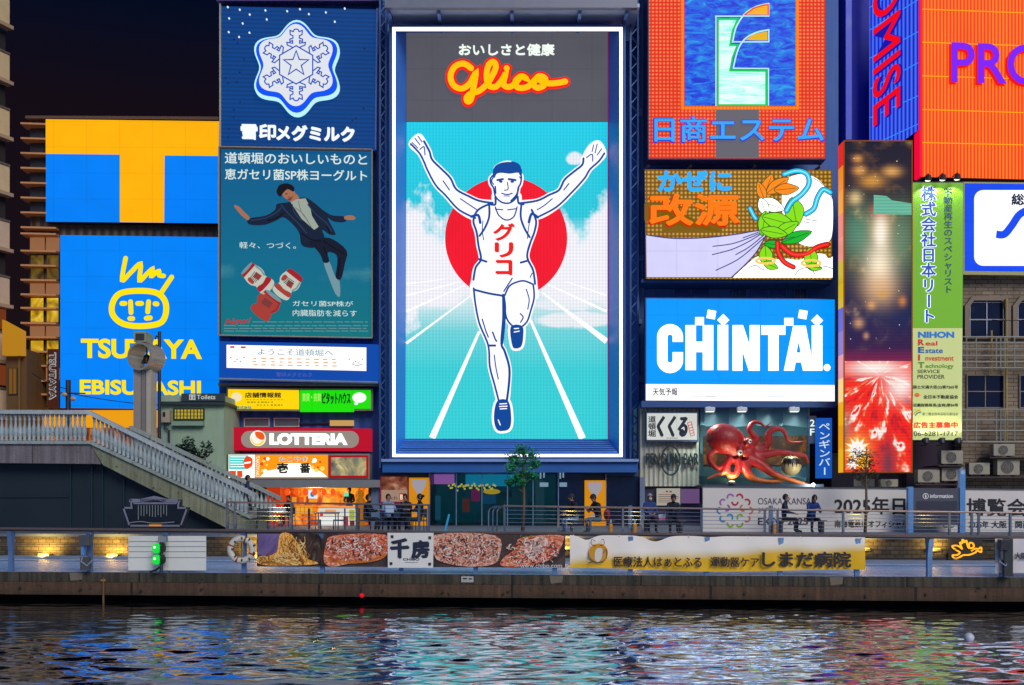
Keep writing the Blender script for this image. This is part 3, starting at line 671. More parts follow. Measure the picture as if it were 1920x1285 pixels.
for i in range(6):
    a = R(90 + 60*i); o_ = (632 + 138*math.cos(a), 513 - 138*math.sin(a)); pts = [(-v, u) for v, u in half[::-1]] + half[1:]
    m_.stroke(b, S_(*[(o_[0] + u*math.cos(a) + v*math.sin(a), o_[1] - u*math.sin(a) + v*math.cos(a)) for v, u in pts]), 2.2, .36)
m_.build('snow_crystal', E('0c48b8', 1.0), t)
MB().text(b, '雪印', 453, 235, 517, 262, .02, drop=1, bold=.75, ext=.14).text(b, 'メグミルク', 520, 237, 664, 264, .02, drop=3, bold=1.1, ext=.14).build('lettering', E('f4fbff', 1.0), t)
# ---- yoghurt poster
b = Board(412, 50.2, 3.0)
t = sign('poster', 'tall teal yoghurt poster with a man in a dark suit floating in the sky', b, 555, 632, 'poster')
MB().slab(b, [(411, 277), (699, 282), (699, 636), (411, 631)], -.5, -.01).build('sign_box', D('20242a', .5), t)
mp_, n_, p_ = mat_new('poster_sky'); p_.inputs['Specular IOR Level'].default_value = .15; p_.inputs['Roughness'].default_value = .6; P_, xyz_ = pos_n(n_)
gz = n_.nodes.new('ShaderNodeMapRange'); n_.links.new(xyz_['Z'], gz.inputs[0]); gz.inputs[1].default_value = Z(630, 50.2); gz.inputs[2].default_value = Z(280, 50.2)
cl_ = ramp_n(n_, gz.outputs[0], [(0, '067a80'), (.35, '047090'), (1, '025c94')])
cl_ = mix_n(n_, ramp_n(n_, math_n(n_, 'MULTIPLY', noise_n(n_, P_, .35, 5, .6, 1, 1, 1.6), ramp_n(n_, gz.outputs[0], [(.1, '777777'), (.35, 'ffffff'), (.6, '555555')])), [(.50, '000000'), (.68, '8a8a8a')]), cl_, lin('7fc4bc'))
p_.inputs['Base Color'].default_value = (.004, .03, .045, 1); n_.links.new(cl_, p_.inputs['Emission Color']); p_.inputs['Emission Strength'].default_value = .80  # emission in the print stands in for the lamps lighting the poster
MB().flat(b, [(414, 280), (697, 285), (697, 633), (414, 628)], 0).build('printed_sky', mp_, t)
m_ = MB()
for a_, c_ in (((412, 278), (698, 283)), ((698, 283), (698, 635)), ((698, 635), (412, 630)), ((412, 630), (412, 278))): m_.tube([b.at(*a_, .2), b.at(*c_, .2)], .035, 5)
m_.build('frame', D('b9a58a', .4, .2, 2, .3), t)
PW = E('dff0ea', .9)
MB().text(b, '道頓堀のおいしいものと', 422, 286, 688, 307, .02, drop=3, bold=.35).text(b, '恵ガセリ菌SP株ヨーグルト', 422, 317, 688, 337, .02, drop=3, bold=.35).text(b, '軽々、つづく。', 449, 454, 555, 466, .02, drop=1).text(b, 'ガセリ菌SP株が', 549, 564, 662, 574.5, .02, drop=1).text(b, '内臓脂肪を減らす', 549, 581, 669, 593, .02, drop=1).build('lettering', PW, t)
MB().text4(b, 'New!', (426, 598), (472, 595), (421, 610), .02, off=.01).build('lettering', E('d02a30', .8), t)
m_ = MB()
for y in (604, 611, 616, 621):
    x = 420 if y > 606 else 474
    while x < 688: w = random.uniform(5, 26); m_.stroke(b, [(x, y), (min(x + w, 690), y + w*.012)], .9, .02, cap=False); x += w + 3
m_.build('fine_print', E('a9cfd0', .55), t)
P_c = crop(400, 260, 3.381); m_ = MB()
m_.flat(b, spl(P_c((225,508),(330,490),(392,452),(405,415),(490,402),(540,378),(592,378),(645,412),(700,458),(755,488),(836,496),(834,530),(765,527),(725,505),(772,595),(770,612),(735,608),(690,580),(706,640),(650,690),(590,690),(556,668),(545,600),(500,540),(445,500),(400,520),(325,548),(228,545)), 3, True), .015, 0)
m_.flat(b, P_c((490,405),(530,385),(585,380),(615,440),(625,490),(668,560),(640,580),(560,510),(520,450)), .02, 1)
m_.flat(b, spl(P_c((600,660),(690,630),(760,640),(846,712),(835,790),(810,890),(775,880),(785,800),(780,738),(725,722),(735,780),(700,787),(680,740),(640,690)), 3, True), .018, 2)
m_.flat(b, spl(P_c((700,785),(735,780),(770,870),(800,905),(803,1000),(775,985),(735,890)), 3, True), .017, 3)
m_.flat(b, spl(P_c((130,425),(160,430),(190,460),(230,500),(218,518),(180,490),(150,455)), 3, True), .017, 4); m_.flat(b, spl(P_c((832,495),(870,487),(900,500),(890,516),(836,514)), 3, True), .017, 4)
m_.flat(b, ell(*P_c((478,350))[0], 13.5, 11, 20, rot=38), .018, 4)
m_.flat(b, spl(P_c((470,385),(520,350),(545,385),(510,405)), 3, True), .0165, 4)
m_.flat(b, spl(P_c((402,330),(420,296),(470,285),(512,308),(508,338),(472,322),(440,350),(425,370),(405,352)), 3, True), .022, 5)
m_.build('printed_man', [E('16233c', .8), E('a8b3a6', .8), E('141a30', .8), E('7fa6b0', .75), E('b87a5c', .75), E('14121c', .8)], t)
m_ = MB()
for q, c in ((((240,520),(330,505),(400,470),(430,440)),0),(((430,420),(470,470),(540,540),(590,600)),0),(((600,420),(650,480),(720,540),(750,590)),0),(((560,600),(620,640),(680,650)),2),(((700,650),(760,690),(830,730)),2),(((800,760),(795,830),(790,870)),2),(((520,440),(570,480),(620,560)),1),(((540,400),(560,470),(600,520)),1),(((700,690),(720,740)),2),(((500,420),(520,480),(560,520)),0),(((345,520),(400,505),(450,470)),2),(((720,560),(740,600)),2)): m_.stroke(b, spl(P_c(*q), 4), 2.2 if c != 1 else 1.4, .0235, c)
m_.flat(b, spl(P_c((470,385),(500,370),(512,345),(500,380),(485,395)), 3, True), .0232, 3); m_.flat(b, P_c((455,352),(470,346),(472,350),(457,357)), .0233, 2); m_.flat(b, P_c((470,372),(490,366),(490,370),(472,377)), .0233, 3)
m_.build('printed_shading', [E('2c3f60', .75), E('75857c', .75), E('080a16', .8), E('7a4838', .7)], t)
def bottle(mb, cx, cy, a, L, w, cols):
    c_, s_ = math.cos(R(a)), math.sin(R(a))
    def q(*pts): return P_c(*[(cx + u*c_ - v*s_, cy + u*s_ + v*c_) for u, v in pts])
    mb.flat(b, spl(q((-L*.36,-w*.7),(-L*.2,-w*.92),(0,-w),(L*.2,-w*.96),(L*.42,-w*.74),(L*.6,-w*.84),(L*.85,-w*.92),(L*1.0,-w*.7),(L*1.07,0),(L*1.0,w*.7),(L*.85,w*.92),(L*.6,w*.84),(L*.42,w*.74),(L*.2,w*.96),(0,w),(-L*.2,w*.92),(-L*.36,w*.7)), 5, True), .02, cols[0])
    mb.flat(b, q((-L*.5,-w*.82),(-L*.3,-w*.86),(-L*.3,w*.86),(-L*.5,w*.82)), .023, cols[1])
    e_ = [(-L*.5 + .16*w*math.cos(k*math.pi/8), w*.82*math.sin(k*math.pi/8)) for k in range(16)]; mb.flat(b, q(*e_), .026, cols[2])
    mb.flat(b, spl(q((L*.5,-w*.74),(L*.75,-w*.86),(L*.8,0),(L*.75,w*.86),(L*.5,w*.74),(L*.56,0)), 4, True), .023, cols[3]); mb.flat(b, spl(q((-.1*L,w*.45),(.2*L,w*.5),(.22*L,w*.8),(-.08*L,w*.82)), 4, True), .0235, 3); mb.stroke(b, q((-.25*L,-w*.8),(.1*L,-w*.86),(.35*L,-w*.7)), 3, .0238, 1 if cols[0] == 3 else 2)
    mb.flat(b, q((-.05*L,-w*.4),(L*.3,-w*.5),(L*.32,w*.1),(0,w*.2)), .0245, 3)
    for k in range(5): mb.stroke(b, q((-.1*L + k*.08*L, -w*.3), (-.06*L + k*.08*L, w*.45)), 1.3, .0255, 4)
m_ = MB(); bottle(m_, 260, 868, 42, 130, 62, (0, 1, 2, 1)); bottle(m_, 350, 1040, 128, 105, 78, (3, 1, 2, 3)); bottle(m_, 488, 905, 128, 115, 68, (0, 1, 1, 3))
m_.build('printed_bottle', [E('cfd4c4', .8), E('b4242c', .75), E('7aa0a6', .8), E('b8453c', .75), E('3a4048', .7)], t)
# ---- welcome LED board
b = Board(413, 49.9, 3.0)
t = sign('led_board', 'wide blue LED board with white welcome message under the teal poster', b, 560, 712)
MB().slab(b, [(411, 640), (709, 646), (709, 716), (411, 710)], -.6, 0).build('sign_box', E('0c50b8', .8, samp=True), t)
MB().flat(b, [(425, 647), (687, 652), (687, 696), (425, 690)], .03).build('screen', E('fffafd', 1.15, samp=True), t)
MB().text(b, 'ようこそ道頓堀へ', 484, 653.5, 625, 666, .05, drop=2.5).build('lettering', E('2a8fa0', .8), t)
m_ = MB(); x = 473
for i in range(10):
    w = 11
    for k in range(3): m_.stroke(b, [(x + random.uniform(0, 3), 672.5 + k*6 + i*.25), (x + random.uniform(7, w), 672.5 + k*6 + i*.25)], 2, .05, cap=False)
    x += 16.5
m_.build('broken_characters', E('f0a030', .95), t)
m_ = MB()
for x0 in (433, 655):
    for p in ((0, 671), (12, 675), (25, 671), (8, 678), (18, 678)): m_.flat(b, ell(x0 + p[0], p[1] + (3 if x0 > 600 else 0), 1.6, 1.0, 8), .05)
m_.stroke(b, spl([(660, 683), (670, 686), (680, 683)], 4), 1.0, .05); m_.build('dotted_marks', E('60646c', .7), t)
MB().flat(b, rect(432, 649.5, 440, 653), .05).flat(b, rect(452, 650, 461, 653.5), .05).build('red_marks', E('e03040', .9), t)
MB().text(b, '雪印メグミルク', 518, 698.5, 585, 706.5, .03, drop=1).build('lettering', E('6a6ab8', .8), t)
MB().tube([b.at(411, 711, .05), b.at(709, 718, .05)], .06).build('lower_rail', D('8fa0b8', .4, .2, 2, .5), t)
# ---- estate agent boards
b = Board(425, 50.6, 1.5)
t = sign('estate_board', 'small yellow estate agent board left of the green one', b, 494, 769)
MB().slab(b, [(425, 726), (562, 728), (562, 771), (425, 770)], -.5, 0).build('sign_box', D('8a8468', .5), t)
MB().flat(b, [(428, 730), (561, 732), (561, 768), (428, 767)], .03).build('panel', E('ffd200', 1.0, 'n', samp=True), t)
m_ = MB(); m_.text(b, '店舗情報館', 460, 736.5, 527, 746, .05, bold=.4)
for y, x0, x1 in ((750, 462, 530), (754.5, 464, 512), (760, 482, 532)):
    x = x0
    while x < x1: m_.stroke(b, [(x, y), (x + random.uniform(2, 5), y)], 1.6 if y > 752 else .8, .05, cap=False); x += 6.5
m_.build('lettering', E('3a2c10', .6), t)
MB().flat(b, ell(444, 745, 10, 8.5), .05).build('egg_mark', E('f5e6b8', .95), t)
MB().text(b, '株式会社', 443, 762, 472, 767, .05, bold=.3).build('lettering', E('1a9a8a', .8), t)
MB().flat(b, rect(432, 758, 440, 766), .05).build('crest', E('a8d0e8', .9), t)
t = sign('estate_board', 'bright green estate agent board with a white speech bubble', b, 630, 769)
MB().slab(b, [(562.3, 728), (699, 729), (699, 770), (562.3, 771)], -.5, 0).build('sign_box', D('8a8468', .5), t)
MB().flat(b, [(563, 732), (695, 732), (695, 767), (664, 767), (664, 773), (563, 773)], .03).build('panel', E('1ee000', 1.0, 'n', samp=True), t)
MB().text(b, '賃貸・売買', 567, 738, 602, 753, .05, bold=.3).build('lettering', E('a0f060', 1.0), t)
MB().text(b, 'ピタットハウス', 605, 737, 657, 758, .05, bold=.7).build('lettering', E('0a3c10', .8), t)
MB().flat(b, ell(674, 746, 13, 9.5), .05).flat(b, ell(668, 757, 3.6, 2.8, 14), .05).build('speech_bubble', E('ffffff', 1.0), t)
# ---- burger sign
b = Board(425, 50.3, 1.2)
t = sign('burger_sign', 'red burger shop sign with white letters on a grey pill', b, 560, 845)
MB().slab(b, [(426, 801), (696, 804), (696, 846), (426, 844)], -.5, 0).build('sign_box', E('c8102e', .82, 'n', samp=True), t)
MB().slab(b, rrect(452.5, 808.5, 673, 840, 15.5), .005, .06).build('pill', E('a89c90', .72), t)
L_ = crop(400, 620, 4.282); m_ = MB(); m_.slab(b, ell(*L_((362, 866))[0], 14.6), .06, .14, 0); m_.flat(b, ell(*L_((362, 868))[0], 13, 13, 24, 20, 180) , .145, 1)
m_.flat(b, ell(*L_((358, 862))[0], 10, 11.5), .147, 0); m_.flat(b, spl(L_((345,815),(400,822),(418,862),(400,880),(365,868),(345,845)), 4, True), .15, 2)
m_.build('roundel', [E('fff6e8', 1.0), E('ffd830', 1.0), E('f05a18', 1.0)], t)
MB().text(b, 'LOTTERIA', 507.5, 813, 652, 834.5, .03, drop=.5, off=.05, ext=.22).build('lettering', E('ffffff', 1.8), t)
# ---- octopus ball shop sign
b = Board(425, 49.0, .6)
t = sign('snack_sign', 'orange and white snack shop sign with black characters above the kiosk', b, 560, 897)
MB().slab(b, rect(427, 851, 693, 899), -1.0, 0).build('sign_box', D('8a8a80', .5), t)
m_ = MB(); m_.flat(b, rect(429, 853, 478, 896), .03, 0); m_.flat(b, rect(430, 854, 466, 880), .04, 1); m_.flat(b, spl(L_((245,1050),(270,1010),(315,1030),(310,1090),(260,1110)), 4, True), .05, 2); m_.flat(b, L_((250,1060),(305,1050),(300,1065),(250,1072)), .055, 0)
for i in range(5):
    y = 857 + i*4.6; m_.stroke(b, [(432, y), (432 + random.uniform(22, 32), y)], 1.4, .045, 0, cap=False)
m_.flat(b, rect(430, 883, 443, 895), .05, 2); m_.flat(b, rect(445, 883, 455, 895), .05, 2)
m_.flat(b, rect(478, 853, 615, 896), .03, 3)
m_.flat(b, spl(L_((375,1175),(430,1130),(510,1110),(540,1070),(760,1070),(790,1110),(860,1130),(915,1175)), 3), .04, 0)
for sx_ in (0, 1):
    for i in range(7):
        cx_, cy_ = (498 + random.uniform(-10, 10), 872 + random.uniform(-12, 12)) if sx_ == 0 else (595 + random.uniform(-10, 10), 872 + random.uniform(-12, 12)); m_.flat(b, ell(cx_, cy_, random.uniform(2, 4.5), None, 12), .045 + i*.001, (4, 0, 2)[i % 3])
m_.build('panel', [E('fffdf2', 1.25, samp=True), E('30d0d0', 1.0), E('f04818', 1.0), E('ff9a10', 1.0), E('ffd860', 1.0)], t)
MB().text(b, 'たこやき', 524, 857, 577, 865.5, .06, bold=.5).build('lettering', E('ffffff', 1.0), t)
MB().text(b, 'たこやき', 524.5, 857.3, 576.5, 865.2, .075).text(b, '壱', 521, 869, 540, 887, .06, bold=1.0).text(b, '番', 563, 869, 582, 887, .06, bold=1.0).build('lettering', E('2c2c24', .6), t)
MB().text4(b, 'TAKOYAKI', (487, 855), (487, 894), (480, 855), .05, off=.02).build('lettering', E('fff6e0', 1.0), t)
f = MB().frame(b, 617, 854, 691, 896, 4, .01, .08).build('picture_frame', E('b8141c', .8), t)
MB().flat(b, rect(621, 858, 687, 892), .03).build('lit_picture', Noisy([(.3, '3c3a30'), (.45, '6c7a70'), (.55, 'a89a70'), (.7, 'f0e0a0')], .9, 4, .5, .8, name='lit_picture'), f)
# ---- THE RUNNER SIGN
FB = Board(950, 49.4); GB = Board(950, 50.7)
t = sign('runner_sign', 'giant LED sign of a runner with raised arms before a red sun', FB, 950, 858)
MB().frame(FB, 736, 52, 1167, 857, 5.2, -.08, 0.05).build('light_frame', E('f6f2ff', 2.0, samp=True), t)
MB().frame(FB, 730, 47, 1173, 862, 4.5, -.5, 0.03).build('outer_frame', D('34588f', .4, .2, 1, .3), t)
io = [(741.5, 57.5), (1161.5, 57.5), (1161.5, 851.5), (741.5, 851.5)]; ii = [(762, 62), (1140, 60), (1140, 825), (760, 823)]
m_ = MB()
for k in range(4):
    a_, c_, e_, g_ = io[k], io[(k+1) % 4], ii[(k+1) % 4], ii[k]
    m_.poly([FB.at(*a_, -.06), FB.at(*c_, -.06), GB.at(*e_), GB.at(*g_)], 1 if k == 2 else 0)
m_.build('reveal', [D('3a80e0', .4, .15, 1, .0), Ribbed('3a78d0', .16, 'Z', .5, .35)], t)
m_ = MB()
for i in range(7):
    f_ = (i + .5)/7; y = 851.5 + (824 - 851.5)*f_
    p0 = FB.at(745, 851.5, -.06).lerp(GB.at(762, 824), f_); p1 = FB.at(1158, 851.5, -.06).lerp(GB.at(1138, 825), f_); m_.tube([p0 + Vector((0, 0, .05)), p1 + Vector((0, 0, .05))], .035, 5)
m_.build('louvre_slats', D('5f92d0', .35, .1, 1, .4), t)
MB().flat(GB, [(762, 62), (1140, 60), (1140, 228), (762, 228)]).build('grey_header', E('6c6c78', .62, 'n', samp=True), t)
MB().slab(GB, rect(1139, 62, 1147, 825), .0, .04).build('red_reflection', E('b80a40', .6), t)  # glowing strip that paints the red neon board's reflection
mp_, n_, p_ = mat_new('led_scene'); p_.inputs['Specular IOR Level'].default_value = .1; P_, xyz_ = pos_n(n_)
gz = n_.nodes.new('ShaderNodeMapRange'); n_.links.new(xyz_['Z'], gz.inputs[0]); gz.inputs[1].default_value = Z(824, 50.7); gz.inputs[2].default_value = Z(228, 50.7)
gx = math_n(n_, 'ABSOLUTE', math_n(n_, 'ADD', xyz_['X'], -X(949, 50.7)))
base_ = ramp_n(n_, gz.outputs[0], [(0, '2ecfd6'), (.22, '34cdd4'), (.34, '6cd2d8'), (.43, 'd0e8ec'), (.49, 'f4f2f8'), (.58, 'eef2f8'), (.64, 'a0e2ec'), (.70, '20c6d8'), (1, '10cde8')])
cloud = math_n(n_, 'ADD', noise_n(n_, P_, .55, 5, .62, 1, 1, .7), math_n(n_, 'MULTIPLY', math_n(n_, 'ABSOLUTE', math_n(n_, 'ADD', gz.outputs[0], -.585)), -1.6))
cloud = math_n(n_, 'ADD', cloud, math_n(n_, 'MULTIPLY', gx, .05))
cc = ramp_n(n_, cloud, [(.44, '000000'), (.54, 'ffffff')])
base_ = mix_n(n_, cc, base_, lin('f4f1f8'))
wob = math_n(n_, 'MULTIPLY', math_n(n_, 'SUBTRACT', noise_n(n_, P_, 1.4, 5, .65), .5), 1.6)
def soft2(col, px, py, sx, sy, c, k=1.0):
    dx = math_n(n_, 'MULTIPLY', math_n(n_, 'SUBTRACT', xyz_['X'], X(px, 50.7)), F/50.7/sx); dz = math_n(n_, 'MULTIPLY', math_n(n_, 'SUBTRACT', xyz_['Z'], Z(py, 50.7)), F/50.7/sy)
    r2 = math_n(n_, 'ADD', math_n(n_, 'ADD', math_n(n_, 'MULTIPLY', dx, dx), math_n(n_, 'MULTIPLY', dz, dz)), wob)
    mr = n_.nodes.new('ShaderNodeMapRange'); mr.interpolation_type = 'SMOOTHSTEP'; n_.links.new(r2, mr.inputs[0]); mr.inputs[1].default_value = 1.25; mr.inputs[2].default_value = .55; mr.inputs[4].default_value = k
    return mix_n(n_, mr.outputs[0], col, lin(c))
for q in ((775,500,62,70),(815,540,70,40),(750,450,40,50),(1120,500,55,60),(1080,540,60,38),(1135,440,30,52),(1078,297,17,13,'f4f1f8',.9),(1060,572,70,11,'eef0f4',.8),(1085,600,80,16,'f2f0f4',.9)): base_ = soft2(base_, *(q if len(q) > 4 else q + ('f4f1f8',)))
vs = math_n(n_, 'SINE', math_n(n_, 'MULTIPLY', xyz_['X'], 2*math.pi/.155)); hs = math_n(n_, 'SINE', math_n(n_, 'MULTIPLY', xyz_['Z'], 2*math.pi/.16))
n_.links.new(base_, p_.inputs['Emission Color']); p_.inputs['Base Color'].default_value = (.02, .05, .06, 1)
n_.links.new(math_n(n_, 'ADD', math_n(n_, 'MULTIPLY_ADD', vs, .07, .96), math_n(n_, 'MULTIPLY', hs, .05)), p_.inputs['Emission Strength'])
MB().flat(GB, [(762, 229), (1139, 229), (1139, 825), (760, 823)]).build('screen', mp_, t)
A = crop(740, 230, 3.893); Bc = crop(740, 420, 2.677)
LW = E('f8f5fb', 1.12, 'v', .07, False, .155); LN = E('0d4aa0', .9); LR = E('f0142c', 1.0, 'v', .08, False, .155)
m_ = MB()
for q, w0, w1 in (((188,1075),(425,540),),12,5),(((943,1078),(680,480)),13,5),(((58,600),(390,355)),5,2),(((58,440),(350,310)),4,1.5),(((58,360),(340,288)),3,1),(((58,302),(250,278)),2,1),(((1064,440),(760,300)),5,2),(((1064,360),(860,290)),3,1.2),(((1064,590),(740,345)),11,3):
    m_.stroke(GB, Bc(*q), [w0, w1], .012, cap=False)
m_.build('track_lines', LW, t)
MB().flat(GB, ell(949, 447, 114.5, None, 72), .02).build('sun_disc', LR, t)
larm = A((118,160),(175,98),(215,140),(255,215),(275,275),(345,345),(408,410),(450,490),(540,540),(620,575),(715,590),(700,660),(590,700),(470,640),(370,532),(300,460),(240,350),(215,290),(180,225))
rarm = A((915,592),(1040,573),(1130,530),(1200,495),(1240,420),(1310,360),(1368,312),(1378,265),(1430,175),(1490,150),(1530,228),(1490,285),(1425,345),(1385,410),(1295,510),(1180,620),(1040,695),(930,660))
torso = A((715,588),(780,610),(850,612),(915,590),(1000,640),(1032,720),(1020,800),(990,880),(968,960),(975,1010),(1010,1080),(1025,1180),(1015,1290),(800,1280),(585,1230),(575,1150),(592,1060),(630,1000),(612,900),(598,800),(575,720),(610,640))
head = A((735,370),(742,330),(800,300),(850,300),(905,330),(912,370),(925,400),(918,450),(902,480),(890,545),(850,585),(810,592),(770,578),(735,540),(722,480),(703,450),(700,410))
neck = A((735,520),(740,600),(820,640),(900,600),(895,520))
lleg = Bc((397,325),(405,400),(425,500),(463,590),(474,640),(478,720),(502,810),(524,895),(562,895),(574,800),(575,720),(552,640),(536,600),(545,480),(545,380),(535,350))
rleg = Bc((553,345),(600,300),(650,288),(695,305),(700,370),(682,440),(664,492),(630,520),(590,512),(560,470),(553,400))
shl = Bc((515,890),(570,890),(585,970),(578,1025),(548,1040),(512,1032),(498,970)); shr = Bc((582,518),(640,514),(645,570),(636,615),(610,627),(590,612))
parts_ = [larm, rarm, torso, head, neck, lleg, rleg]
m_ = MB()
for k, q in enumerate(parts_ + [shl, shr]): m_.stroke(GB, spl(q, 4, True), 8.5, .03 + k*.0005, closed=True)
m_.build('white_outline', LW, t)
m_ = MB()
for k, q in enumerate(parts_): m_.flat(GB, spl(q, 4, True), .05 + k*.001, 0)
m_.build('runner_figure', LW, t)
m_ = MB(); k = 0
def ink(q, w=4.0, n=4, closed=False):
    global k
    k += 1; m_.stroke(GB, spl(q, n, closed), w, .06 + k*.0004, closed=closed)
ink(larm[2:11]); ink(larm[12:] + larm[:1], 3.6); ink(rarm[:8]); ink(rarm[10:17], 3.6)
ink(torso[4:12], 4); ink(torso[15:] + torso[:1], 4); ink(head[:], 3.2, closed=True)
ink(A((735,545),(735,600),(700,600))); ink(A((898,545),(905,590),(940,600)))
for q in (((150,120),(185,165)),((128,150),(170,190)),((172,104),(200,145))): ink(A(*q), 2.0)
for q in (((1452,168),(1440,215)),((1478,160),(1462,225)),((1510,195),(1478,240))): ink(A(*q), 2.0)
ink(A((185,200),(215,180),(222,240)), 2.2); ink(A((1400,260),(1440,235),(1445,285)), 2.2)
ink(A((355,430),(400,495)), 2.4); ink(A((1270,450),(1235,495)), 2.4)
ink(A((690,600),(690,690),(660,770),(620,830)), 4); ink(A((925,600),(920,690),(945,770),(985,840)), 4)
ink(A((735,620),(760,680),(815,715),(870,690),(893,620)), 2.6); ink(A((735,635),(790,640)), 2.2); ink(A((825,640),(890,632)), 2.2)
ink(A((560,690),(610,680),(625,735)), 5); ink(A((1045,695),(1000,670),(980,730)), 5)
ink(A((615,1000),(670,1018)), 4); ink(A((975,1010),(920,1025)), 4)
ink(Bc((400,332),(470,350),(540,362)), 4); ink(Bc((553,360),(575,315),(610,295),(650,288),(694,305)), 3.4); ink(Bc((548,340),(590,275)), 2.6)
ink(lleg[:8], 3.6); ink(lleg[8:15], 4.4); ink(rleg[3:], 3.4); ink(Bc((545,360),(552,420),(548,500),(538,600)), 6)
ink(Bc((492,545),(505,580),(512,590)), 3); ink(Bc((470,612),(505,612)), 4); ink(Bc((630,452),(645,470),(632,495)), 2.6); ink(Bc((690,250),(680,270)), 2); ink(A((722,400),(708,430),(722,455)), 2.4); ink(A((912,400),(925,425),(914,455)), 2.4)
ink(A((750,424),(790,417)), 4.2); ink(A((833,417),(882,424)), 4.2); ink(A((905,480),(890,530),(850,575)), 3.4); ink(A((735,470),(738,520)), 3); ink(A((645,720),(640,790),(650,860)), 1.8); ink(A((985,720),(975,790),(968,850)), 1.8); ink(Bc((440,480),(455,530),(470,570)), 2.6); ink(Bc((660,330),(675,380),(668,430)), 2.2); ink(Bc((500,660),(508,720),(520,780)), 2.2); ink(A((480,560),(540,600),(600,640)), 2.2); ink(A((1150,560),(1090,610),(1040,640)), 2.2); ink(A((822,440),(828,490),(800,498)), 2.0); ink(A((782,520),(820,530),(858,520)), 2.4); ink(A((795,540),(840,540)), 1.6)
for x in (775, 858): m_.flat(GB, ell(*A((x, 436))[0], 3.6, 2.2, 12), .09)
m_.flat(GB, spl(A((728,410),(715,370),(735,320),(790,295),(830,300),(860,288),(910,310),(930,360),(922,410),(905,372),(840,378),(780,372),(745,380)), 4, True), .092)
m_.flat(GB, spl(shl, 4, True), .08); m_.flat(GB, spl(shr, 4, True), .081)
m_.build('ink_lines', LN, t)
m_ = MB()
for q in (((528,905),(562,903)),((526,918),(564,916)),((530,930),(562,928)),((600,528),(622,526)),((600,545),(625,540)),((520,985),(530,1010))): m_.stroke(GB, Bc(*q), 2, .1)
m_.build('shoe_laces', LW, t)
MB().text(GB, 'グ', 926, 421, 964, 452, .11, bold=1.6).text(GB, 'リ', 929, 457, 961, 483, .11, bold=1.8).text(GB, 'コ', 931, 490, 959, 516, .11, bold=2.0).build('lettering', E('f01c14', 1.0), t)
MB().text(GB, 'おいしさと健康', 861, 84, 1039, 105, .02, bold=.5, ext=.08).build('lettering', E('f4fff4', 1.0), t)
G_ = crop(700, 0, 3.06)
gp = spl(G_((562,402),(520,376),(470,392),(444,445),(462,500),(510,518),(555,488),(588,432),(574,520),(560,580),(542,592),(536,570),(562,545),(610,530),(660,482),(702,402),(690,366),(662,384),(650,446),(664,500),(702,508),(738,470),(757,438),(746,492),(776,510),(812,490),(848,450),(878,462),(848,448),(816,476),(828,512),(880,510),(915,480),(950,448),(985,462),(978,500),(940,514),(918,492),(940,464),(985,486),(1040,488),(1100,478)), 5)
m_ = MB(); m_.stroke(GB, gp, 20, .16); m_.flat(GB, ell(*G_((765, 402))[0], 10, n=16), .16); m_.build('neon_rim', E('ff1a10', 1.0), t)
m_ = MB(); m_.stroke(GB, gp, 11, .2); m_.flat(GB, ell(*G_((765, 402))[0], 5.6, n=16), .2); m_.build('neon_lettering', E('ffc400', 1.0), t)
# ---- estate company neon with the E emblem
b = Board(1380, 49.2)
t = sign('neon_board', 'red dotted neon board with a pale green letter E on blue', b, 1380, 298)
MB().slab(b, rect(1215, -90, 1549, 299), -.8, -.01).build('sign_box', D('4a3a5c', .5), t)
MB().flat(b, rect(1217, -90, 1547, 297)).build('bulb_field', Dots('e02000', 'ff8a50', 1.0), t)
N_ = crop(1180, 0, 4.017)
MB().flat(b, rect(1283.5, -90, 1491, 198.5), .03).build('blue_field', Noisy([(.3, '0618b8'), (.42, '0838d8'), (.55, '0c6ce0'), (.68, '18a0e0'), (.8, '30c8ec')], 2.4, 9, .4, 1.0, .55, 1.6, name='blue_neon'), t)
m_ = MB(); m_.frame(b, 1276, -95, 1498, 206, 6, .01, .03); m_.build('orange_border', E('ff7a18', 1.0, 'led', .2, False, .16), t)
MB().flat(b, N_((650,800),(975,800),(975,1190),(650,1190)), .02).build('dark_patch', E('6c6a74', .85), t)
m_ = MB(); em = N_((665,150),(815,150),(775,240),(757,345),(812,345),(775,440),(757,537),(1028,540),(1028,797),(665,797))
m_.flat(b, [(x + dx, y) for (x, y), dx in zip(em, [0]*len(em))], .06, 0); m_.build('emblem', Noisy([(.35, '7af0e0'), (.5, 'd0fff4'), (.7, 'f4fffc')], 1.6, 5, .4, 1.0, .4, 3, name='pale_neon'), t)
m_ = MB(); m_.stroke(b, em, 3.4, .075, closed=True); m_.build('neon_outline', E('10c848', 1.0), t)
m_ = MB()
for q in (((650,800),(650,128),(840,128)),((1045,797),(1045,522),(780,520))): m_.stroke(b, N_(*q), 2.4, .07)
for q in (((1047,35),(960,55),(880,100),(830,160),(795,230),(775,325)),((1047,232),(960,250),(880,290),(830,350),(800,430),(780,520))): m_.stroke(b, spl(N_(*q), 4), 3, .09)
for q in (((860,128),(1047,128),(1047,35)),((780,322),(1047,322),(1047,232))): m_.stroke(b, N_(*q), 2.4, .085)
m_.build('neon_outline', E('b8ecf4', 1.0), t)
m_ = MB(); m_.flat(b, N_((870,118),(930,75),(1000,52),(1040,46),(1040,120)), .1, 0); m_.flat(b, N_((870,310),(930,268),(1000,250),(1036,246),(1036,312)), .1, 1); m_.build('wing_emblem', [E('ffb020', 1.0), E('e8b410', 1.0)], t)
MB().stroke(b, N_((865,120),(930,72),(1000,49),(1042,44),(1042,122)), 2.6, .11).build('neon_outline', E('ff3010', 1.0), t)
